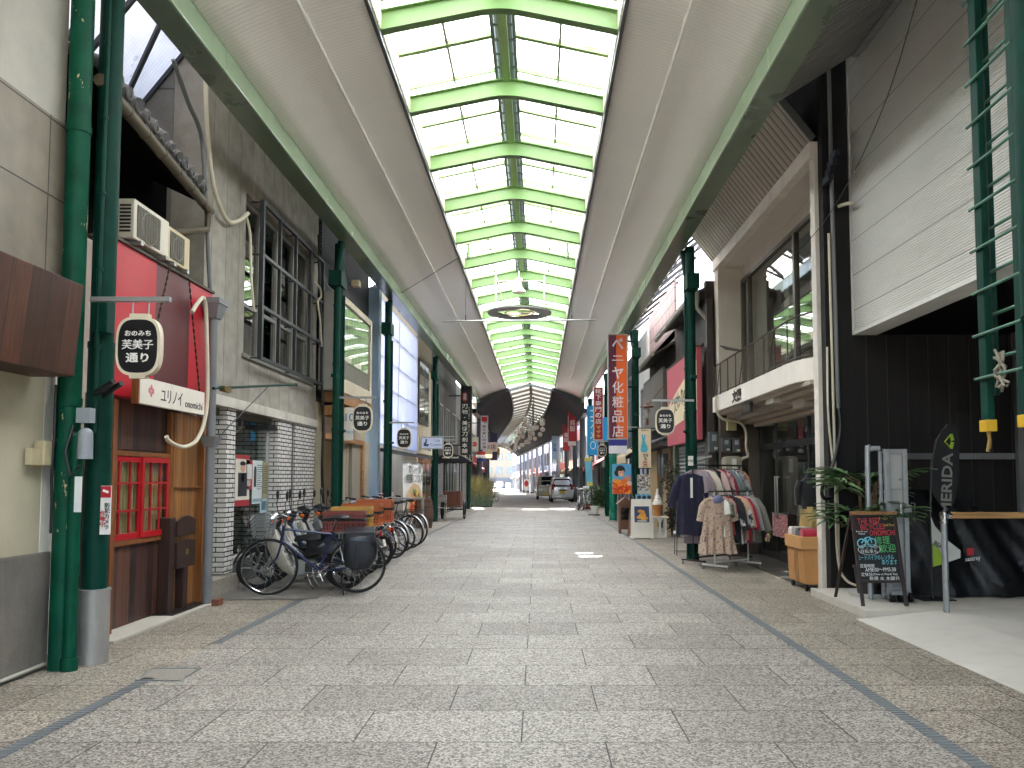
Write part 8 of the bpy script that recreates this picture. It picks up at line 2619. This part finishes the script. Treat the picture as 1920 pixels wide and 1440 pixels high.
# globe lamps along the ridge
GLOBE = M('milk glass globe', '#c9c4b6', .25, var=.05)
def globe_lamp():
    t_ = thing('globe_lamp', 'hanging lamp with white glass globes on curled arms, nearest of the row', 'lamp', (0, 0, 0), 'globe lamps along the far arcade')
    mb = MB(); mb.cyl((0, 0, -1.75), (0, 0, 0), .03, None, 8)
    for k in range(4):
        a = PI / 4 + k * PI / 2
        d = Vector((math.cos(a), math.sin(a), 0))
        dz = -.2 * (k % 2)
        mb.tube([Vector((0, 0, -1.45 + dz)), d * .28 + Vector((0, 0, -1.15 + dz)), d * .6 + Vector((0, 0, -1.08 + dz)), d * .74 + Vector((0, 0, -1.26 + dz))], .022, 6)
    mb.build('stem', M('dark bronze lamp', '#4f4b44', .5, .4), t_, smooth=True)
    for k in range(4):
        a = PI / 4 + k * PI / 2
        d = Vector((math.cos(a), math.sin(a), 0))
        MB().sphere(d * .74 + Vector((0, 0, -1.44 - .2 * (k % 2))), .18, 14).build('globe', GLOBE, t_, smooth=True)
    MB().sphere((0, 0, -1.92), .18, 14).build('globe', GLOBE, t_, smooth=True)
    return t_
gl = globe_lamp()
words = ['second nearest', 'third', 'fourth', 'fifth', 'sixth', 'seventh', 'farthest']
for k in range(8):
    y = 48.5 + 5.6 * k
    o = gl if k == 0 else copy_tree(gl)
    place(o, (xc(y) + .15, y, 6.4 + zg(y) * .7), .4 * k, None if k == 0 else 'hanging lamp with white glass globes on curled arms, %s along the far arcade ridge' % words[k - 1])
# steel columns of the far arcade
GC_ = M('dark grey column paint', '#4a4e50', .5, grime=.2)
PC_ = M('pale lilac column paint', '#a9aebc', .5)
nm = ['nearest', 'second', 'third', 'fourth', 'fifth', 'sixth', 'seventh', 'eighth', 'ninth', 'tenth', 'farthest']
for s in (-1, 1):
    for k in range(11):
        y = 47.0 + 7.0 * k
        p = sect(y, s * 3.0, 0)
        t_ = thing('column', '%s grey round column on the %s of the far arcade' % (nm[k], 'left' if s < 0 else 'right'), 'column', (p[0], p[1], zg(y)), 'columns of the far arcade')
        mb = MB(); mb.tube([(p[0], p[1], zg(y)), (p[0], p[1], 5.0 + zg(y) * .7)], .16, 14); mb.build('shaft', GC_ if k < 3 else PC_, t_, smooth=True)
        mb = MB(); mb.cyl((p[0], p[1], zg(y)), (p[0], p[1], zg(y) + .15), .2, None, 14); mb.build('base', GC_, t_)
# houses along the bend
pal_l = [('#8f8a7c', 'khaki rendered'), ('#b4a58a', 'sand coloured'), ('#6f5f52', 'brown rendered'), ('#bdb8aa', 'off white'), ('#9a7f6a', 'tan brick coloured'), ('#a8aaa6', 'grey rendered'), ('#c2b59a', 'cream rendered'), ('#8c8f92', 'slate grey'), ('#b9a9a0', 'rose grey'), ('#c9bfa8', 'pale ochre'), ('#9fa6a4', 'greenish grey'), ('#c7b7ae', 'pinkish')]
pal_r = [('#4a4644', 'dark brown'), ('#a9adb2', 'pale grey'), ('#7d3a3c', 'dark red'), ('#c6ccd6', 'bluish white'), ('#b9c4d4', 'pale blue'), ('#d2d6dc', 'white tiled'), ('#aebccd', 'light blue panelled'), ('#c9c9cc', 'light grey'), ('#bcc6d2', 'ice blue'), ('#8fa9c9', 'sky blue panelled'), ('#c4cad4', 'silver grey'), ('#9fb2cc', 'dusty blue'), ('#b4bcc8', 'steel grey'), ('#a3b5cf', 'lavender blue')]
AW = [None, M('pink awning canvas', '#b8777a', .8), None, M('beige awning canvas', '#b9a888', .8), None]
SB = [M('cream sign panel', '#d5cbb2', .6), M('faded red band', '#a8433f', .6), M('white sign strip', '#d9d7dc', .4), M('dull blue band', '#4f6c8c', .6)]
SBN = ['cream sign band', 'red sign band', 'white sign band', 'blue sign band']
y = 45.0 - 1.8
for k, (hx, l) in enumerate(pal_l):
    w = 5.6 + 1.3 * (k % 3)
    yc = y + w / 2
    x = sect(yc, -3.75, 0)
    b_ = front(-1, yc - w / 2, yc + w / 2, 5.8 + .5 * (k % 3), M('far wall ' + hx, hx, .8, grime=.2), "%s house on the far arcade's left side, %s" % (l, SBN[k % 4]), 2, DGLASS if k % 2 else LGLASS, AW[k % 5], DGLASS if k % 3 else None, SHUT if k % 3 == 0 else None, x=x[0], band=SB[k % 4], ang=ang(yc))
    y += w * math.cos(ang(yc)) - .05
y = 45.0
for k, (hx, l) in enumerate(pal_r):
    w = 6.0 + 1.6 * (k % 3)
    yc = y + w / 2
    x = sect(yc, 3.75, 0)
    b_ = front(1, yc - w / 2, yc + w / 2, (5.2 if k in (2, 5) else 6.2) + .4 * (k % 2), M('far wall ' + hx, hx, .8, grime=.12), "%s house on the far arcade's right side, %s" % (l, SBN[(k + 2) % 4]), 2, LGLASS, AW[(k + 1) % 5], LGLASS if k % 2 else None, SHUT if k % 2 == 0 else None, x=x[0], band=SB[(k + 2) % 4], ang=ang(yc))
    y += w * math.cos(ang(yc)) + (.0 if k != 3 else 2.5)
t_ = front(1, 158, 172, 8, M('far wall end', '#9d9280', .8), 'sand coloured building closing the view at the bend', 3, LGLASS, None, None, SHUT, x=-9, ang=PI / 2 - .35)
front(-1, 118, 132, 7, M('far wall end2', '#cfcabc', .8), 'cream building beyond the white car at the end of the street', 2, DGLASS, None, None, SHUT, x=-11.5, ang=.2)
# hanging shop signs along the bend
SG = [('loud red fin sign far along the right', -1, 49.5, 2.55, 4.6, '#a3222c', '呉服'), ('white fin sign with dark characters on the right before the bend', 1, 51, 2.6, 4.4, '#d6d4cc', '喫茶店'), ('red and white fin sign on the right', 1, 58, 2.7, 4.3, '#b83030', '薬局'), ('white box sign hanging on the left beyond the planter', -1, 52, -2.6, 3.4, '#dedcd4', '本店'), ('navy fin sign on the left side of the bend', -1, 57, -2.5, 3.6, '#3b4468', '時計'), ('yellow box sign glimpsed on the left of the bend', -1, 64, -2.5, 3.5, '#cfae4a', '食堂'), ('cream box sign glimpsed near the far left houses', -1, 70, -2.4, 3.4, '#ddd2b4', '酒'), ('pale blue fin sign near the far right houses', 1, 66, 2.5, 3.9, '#8fb4d2', '文具')]
for l, s, y, v, z, hx, tx in SG:
    p = sect(y, v, 0)
    t_ = thing('shop_sign', l, 'sign', (p[0], y, z), 'signs hanging along the far street')
    tall = 1.9 if 'fin' in l else .6
    wd = .5 if 'fin' in l else .9
    mb = MB(); mb.box(p[0] - wd / 2, p[0] + wd / 2, y, y + .15, z - tall / 2, z + tall / 2); bd = mb.build('board', M('sign ' + hx, hx, .45), t_, bevel=.01)
    text('\n'.join(tx) if tall > 1 else tx, .36, (p[0], y - .004, z), 'S', M('white lettering', '#e9e6df', .5) if hx in ('#a3222c', '#b83030', '#3b4468') else M('ink black', '#26211f', .6), bd)
    mb = MB(); mb.bar((p[0], y + .07, z + tall / 2 + .05), (p[0] + (1.2 if v > 0 else -1.2), y + .07, z + tall / 2 + .05), .04); mb.build('bracket', BLACK, t_)
t_ = thing('barber_pole', 'round red white and blue barber lamp on the left beyond the black sign', 'lamp', (-3.0, 44.5, 2.6))
q = FY(902, 856, 44.5)
for k, (c_, z) in enumerate((('#b02a2a', .18), ('#d9d7d2', 0), ('#28407c', -.18))):
    mb = MB(); mb.lathe([(.24, z - .09), (.28 - .04 * abs(z) / .18, z), (.24, z + .09)], q, 18); mb.build('stripe', M('barber ' + c_, c_, .4), t_, smooth=True)
mb = MB(); mb.bar(q + Vector((0, 0, .3)), q + Vector((-.9, 0, .3)), .04); mb.build('bracket', BLACK, t_)
t_ = thing('lit_sign', 'lit box sign with an amber strip on the left beyond the barber lamp', 'sign', FY(913, 862, 47))
a, c = FY(908, 842, 47), FY(923, 860, 47)
mb = MB(); mb.box(a.x, c.x, 47, 47.2, c.z, a.z); bd = mb.build('box', M('cream sign panel', '#d5cbb2', .6), t_, bevel=.02)
mb = MB(); mb.box(a.x + .04, c.x - .04, 46.99, 46.998, c.z + .08, c.z + .22); mb.build('lit_strip', glow('amber light', '#f0a04a', 2.), bd)
mb = MB(); mb.bar((a.x - 1, 47.1, a.z), (a.x, 47.1, a.z), .04); mb.build('bracket', BLACK, t_)

# ================================================================ planter, parked cars
p = G(903, 950)
t_ = thing('reed_planter', 'bushy planter of reeds and grasses with a brown board on the left', 'planter', (p.x, p.y, p.z))
mb = MB(); mb.box(p.x - .55, p.x + .55, p.y - .25, p.y + .35, p.z, p.z + .32); mb.build('trough', DARKWOOD, t_, bevel=.01)
mb = MB(); mb.box(p.x - .05, p.x + .58, p.y + .3, p.y + .34, p.z + .3, p.z + 1.35); mb.build('board', planks('rusty brown board', ['#7a5836', '#86623c'], .3, 'X', 'Z', .7), t_)
for nm_, mt, n, hh, sp in (('reeds', M('yellow green reed', '#8b8458', .6, var=.4, scale=6), 260, 1.6, .8), ('grass_tuft', M('grey green grass', '#6a7a62', .6, var=.35, scale=6), 150, .8, 1.1)):
    lf = MB()
    for k in range(n):
        r_ = random.Random(k + 900)
        b0 = Vector((p.x + r_.uniform(-.5, .5), p.y + r_.uniform(-.25, .25) - (.3 if nm_ == 'grass_tuft' else 0), p.z + (.05 if nm_ == 'grass_tuft' else .3)))
        h = hh * r_.uniform(.25, 1) ** .8; dx, dy_ = r_.uniform(-sp, sp) * .6, r_.uniform(-sp, sp) * .5
        m1_, t1 = b0 + Vector((dx * .3, dy_ * .3, h * .6)), b0 + Vector((dx, dy_, h * .95))
        w = .018
        lf.face([b0 + Vector((-w, 0, 0)), b0 + Vector((w, 0, 0)), m1_ + Vector((w, 0, 0)), m1_ + Vector((-w, 0, 0))]); lf.face([m1_ + Vector((-w, 0, 0)), m1_ + Vector((w, 0, 0)), t1])
        if k % 3 == 0:
            for j in range(3):
                q = b0.lerp(m1_, .4 + .25 * j); e = Vector((r_.uniform(-.16, .16), r_.uniform(-.1, .1), .06)); lf.face([q, q + e * .5 + Vector((0, 0, .02)), q + e, q + e * .5 - Vector((0, 0, .02))])
    lf.build(nm_, mt, t_, weld=False)
p = G(928, 940)
o = bicycle('dark bicycle standing beyond the reed planter on the left', BLKP, .33, True)
place(o, (p.x - .1, p.y, p.z), PI / 2 + .5)

def rrect(hw, y0, y1, z, r=.12, n=4):
    pts = []
    for cx_, cy__, a0 in ((hw - r, y1 - r, 0), (-hw + r, y1 - r, PI / 2), (-hw + r, y0 + r, PI), (hw - r, y0 + r, 1.5 * PI)):
        for k in range(n + 1):
            a = a0 + PI / 2 * k / n
            pts.append(Vector((cx_ + r * math.cos(a), cy__ + r * math.sin(a), z)))
    return pts
def loft(rings):
    mb = MB()
    vs = [[mb.bm.verts.new(p) for p in r] for r in rings]
    n = len(vs[0])
    for a, b_ in zip(vs, vs[1:]):
        for k in range(n):
            mb.bm.faces.new((a[k], a[(k + 1) % n], b_[(k + 1) % n], b_[k]))
    mb.bm.faces.new(vs[0]); mb.bm.faces.new(vs[-1])
    return mb
def car(label, paint, W, L, low, cab, kind, plate='#d9b62a', name='parked_car', cat='car'):
    """low and cab: rows (half width factor, y back, y front, z, corner radius); back of the car at -y"""
    t_ = thing(name, label, cat, (0, 0, 0))
    hw = W / 2
    loft([rrect(hw * f, y0, y1, z, r) for f, y0, y1, z, r in low]).build('body', paint, t_, smooth=True)
    loft([rrect(hw * f, y0, y1, z, r) for f, y0, y1, z, r in cab]).build('cabin', paint, t_, smooth=True)
    gm = M('car glass', '#10161a', .04, spec=1.)
    def cabat(z):
        for a, b_ in zip(cab, cab[1:]):
            if a[3] <= z <= b_[3]:
                u = (z - a[3]) / (b_[3] - a[3])
                return [a[i] + (b_[i] - a[i]) * u for i in range(5)]
    zb, zt = cab[0][3] + .05, cab[-2][3] - .03
    A_, B_ = cabat(zb), cabat(zt)
    e = .012
    for s, nm_ in ((1, 'rear_window'), (2, 'windscreen')):
        i = s
        sg = -1 if s == 1 else 1
        mb = MB(); mb.hexa([(-hw * A_[0] + .08, A_[i] + sg * e, zb), (hw * A_[0] - .08, A_[i] + sg * e, zb), (hw * A_[0] - .08, A_[i] - sg * .05, zb), (-hw * A_[0] + .08, A_[i] - sg * .05, zb), (-hw * B_[0] + .10, B_[i] + sg * e, zt), (hw * B_[0] - .10, B_[i] + sg * e, zt), (hw * B_[0] - .10, B_[i] - sg * .05, zt), (-hw * B_[0] + .10, B_[i] - sg * .05, zt)])
        mb.build(nm_, gm, t_, bevel=.02)
    for s in (-1, 1):
        n = 2
        y0, y1 = A_[1] + .22, A_[2] - .28
        y0b, y1b = B_[1] + .18, B_[2] - .12
        for k in range(n):
            u0, u1 = k / n + .02, (k + 1) / n - .02
            f = lambda a, b_, u: a + (b_ - a) * u
            x0, x1 = s * hw * A_[0], s * hw * B_[0]
            mb = MB(); mb.hexa([(x0 - .05 * s, f(y0, y1, u0), zb), (x0 + e * s, f(y0, y1, u0), zb), (x0 + e * s, f(y0, y1, u1), zb), (x0 - .05 * s, f(y0, y1, u1), zb), (x1 - .05 * s, f(y0b, y1b, u0), zt), (x1 + e * s, f(y0b, y1b, u0), zt), (x1 + e * s, f(y0b, y1b, u1), zt), (x1 - .05 * s, f(y0b, y1b, u1), zt)])
            mb.build('side_window', gm, t_)
    yb, yf = low[2][1], low[2][2]
    for s in (-1, 1):
        mb = MB(); mb.obox((s * (hw - .13), yb - .0, 1.0 if kind == 'hatch' else .85), (.16, .08, .36)); mb.build('tail_light', M('red lens', '#9b1519', .2), t_, bevel=.02)
        mb = MB(); mb.obox((s * (hw - .24), yf - .01, .72), (.34, .10, .17)); mb.build('headlight', M('headlamp lens', '#cfd4d6', .08, var=.05, spec=.9), t_, bevel=.03)
        mb = MB(); mb.obox((s * (hw + .09), A_[2] - .15, zb + .08), (.16, .08, .12)); mb.build('mirror', paint, t_, bevel=.02)
        for y in (-L / 2 + .55, L / 2 - .6):
            mb = MB(); mb.cyl((s * (hw - .17), y, .28), (s * (hw - .005), y, .28), .28, None, 24); w = mb.build('wheel', RUBBER, t_, bevel=.02)
            mb = MB(); mb.cyl((s * (hw - .03), y, .28), (s * (hw + .003), y, .28), .17, None, 16); mb.build('rim', ALU, w)
    mb = MB(); mb.box(-hw + .08, hw - .08, yb - .035, yb + .1, .30, .52); mb.box(-hw + .08, hw - .08, yf - .1, yf + .035, .28, .5); mb.build('bumper', paint, t_, bevel=.03)
    for yy, sg, zz in ((yb, -1, .66), (yf, 1, .42)):
        mb = MB(); mb.box(-.165, .165, yy + sg * .05, yy + sg * .03, zz - .08, zz + .08); pl = mb.build('number_plate', M('plate ' + plate, plate, .5), t_)
    mb = MB(); mb.box(-.25, .25, yb - .05, yb - .0, .76, .82); mb.tube([(0, A_[1] - .02, zb + .01), (.18, A_[1] - .015, zb + .12)], .01, 6); mb.build('trim', BLACK, t_)
    return t_
SILV = M('silver car paint', '#d3d6da', .22, .15, var=.03, coat=.8)
c1 = car('silver small hatchback parked on the right, seen from behind', SILV, 1.50, 3.4,
         [(.86, -1.60, 1.55, .22, .2), (.96, -1.68, 1.66, .32, .2), (1.0, -1.70, 1.69, .55, .2), (1.0, -1.68, 1.60, .82, .22), (.97, -1.64, 1.45, .98, .25)],
         [(.96, -1.63, 1.0, .96, .25), (.90, -1.52, .62, 1.28, .22), (.82, -1.36, .32, 1.54, .2), (.70, -1.15, .1, 1.62, .2)], 'hatch')
p = G(1053, 942)
place(c1, (p.x, p.y + 1.7, p.z), .03)
BEI = M('beige grey van paint', '#a39f92', .3, .1, var=.04, coat=.6)
c2 = car('beige grey small van with a roof rack parked facing the camera beside the silver hatchback', BEI, 1.48, 3.4,
         [(.9, -1.66, 1.62, .25, .15), (.98, -1.69, 1.68, .35, .15), (1.0, -1.70, 1.69, .6, .15), (1.0, -1.70, 1.68, .95, .16), (.99, -1.69, 1.62, 1.05, .18)],
         [(.98, -1.68, 1.60, 1.03, .16), (.93, -1.62, 1.38, 1.40, .15), (.88, -1.55, 1.15, 1.74, .14), (.80, -1.4, .98, 1.80, .14)], 'van', name='parked_van', cat='van')
p = G(1023, 937)
place(c2, (p.x + .05, p.y + 1.8, p.z), PI + .02)
mb = MB()
for y in (-1.2, 0, 1.0): mb.tube([(-.66, y, 1.75), (-.66, y, 1.95), (.66, y, 1.95), (.66, y, 1.75)], .018, 6)
for x in (-.66, .66): mb.tube([(x, -1.3, 1.95), (x, 1.2, 1.95)], .018, 6)
mb.build('roof_rack', M('pale rack steel', '#b7b6ae', .4, .5), c2)
WHT = M('white car paint', '#dcdee0', .22, var=.02, coat=.8)
c3 = car('small white car far down the street in the bend, facing the camera', WHT, 1.55, 3.5,
         [(.86, -1.65, 1.62, .22, .2), (.96, -1.72, 1.74, .32, .2), (1.0, -1.74, 1.76, .55, .2), (1.0, -1.72, 1.66, .82, .22), (.97, -1.68, 1.5, .96, .25)],
         [(.96, -1.6, 1.0, .95, .25), (.88, -1.45, .55, 1.28, .22), (.80, -1.2, .2, 1.46, .2), (.68, -1.0, .0, 1.52, .2)], 'hatch', '#e6e6e0')
p = G(937, 916.5)
place(c3, (p.x, p.y, p.z), PI - .15)
"""far pavement furniture"""
t_ = thing('pavement_sign', 'pale blue white pavement sign beside the far white car', 'sign board', G(953, 918))
p = G(953, 918); mb = MB(); mb.obox(p + Vector((0, 0, .75)), (1.0, .06, 1.0)); mb.build('panel', M('cool white sign', '#d3d8e6', .4), t_); mb = MB()
for s in (-.4, .4): mb.obox(p + Vector((s, 0, .15)), (.05, .4, .3))
mb.build('foot', ALU, t_)
t_ = thing('red_banner', 'small red and white pavement banner at the sunlit bend', 'banner', G(987, 925))
p = G(987, 925); mb = MB(); mb.obox(p + Vector((0, 0, 1.0)), (.55, .04, 1.3)); bn = mb.build('cloth', M('white banner cloth', '#e8e6e2', .6, var=.04), t_); mb = MB(); mb.sphere(p + Vector((0, -.03, 1.15)), .24, 12, (1, .1, 1.6)); mb.build('red_print', M('signal red', '#b51e2c', .5), bn); mb = MB(); mb.cyl(p + Vector((-.3, 0, 0)), p + Vector((-.3, 0, 1.8)), .02, None, 6); mb.build('pole', ALU, t_)
# wooded hill that rises behind the roofs
mb = MB()
for i in range(24):
    for j in range(6):
        f = lambda a, b_: (-120 + 10 * a, 230 + 14 * b_, -2 + 5.5 * b_ + (2.2 * b_) * math.sin(a * .7 + 1) * .5)
        mb.face([f(i, j), f(i + 1, j), f(i + 1, j + 1), f(i, j + 1)])
tag(mb.build('hill', M('far wooded hill', '#56684a', .9, var=.4, scale=.3), smooth=True), 'wooded hill beyond the town', kind='structure')
bpy.context.view_layer.update()
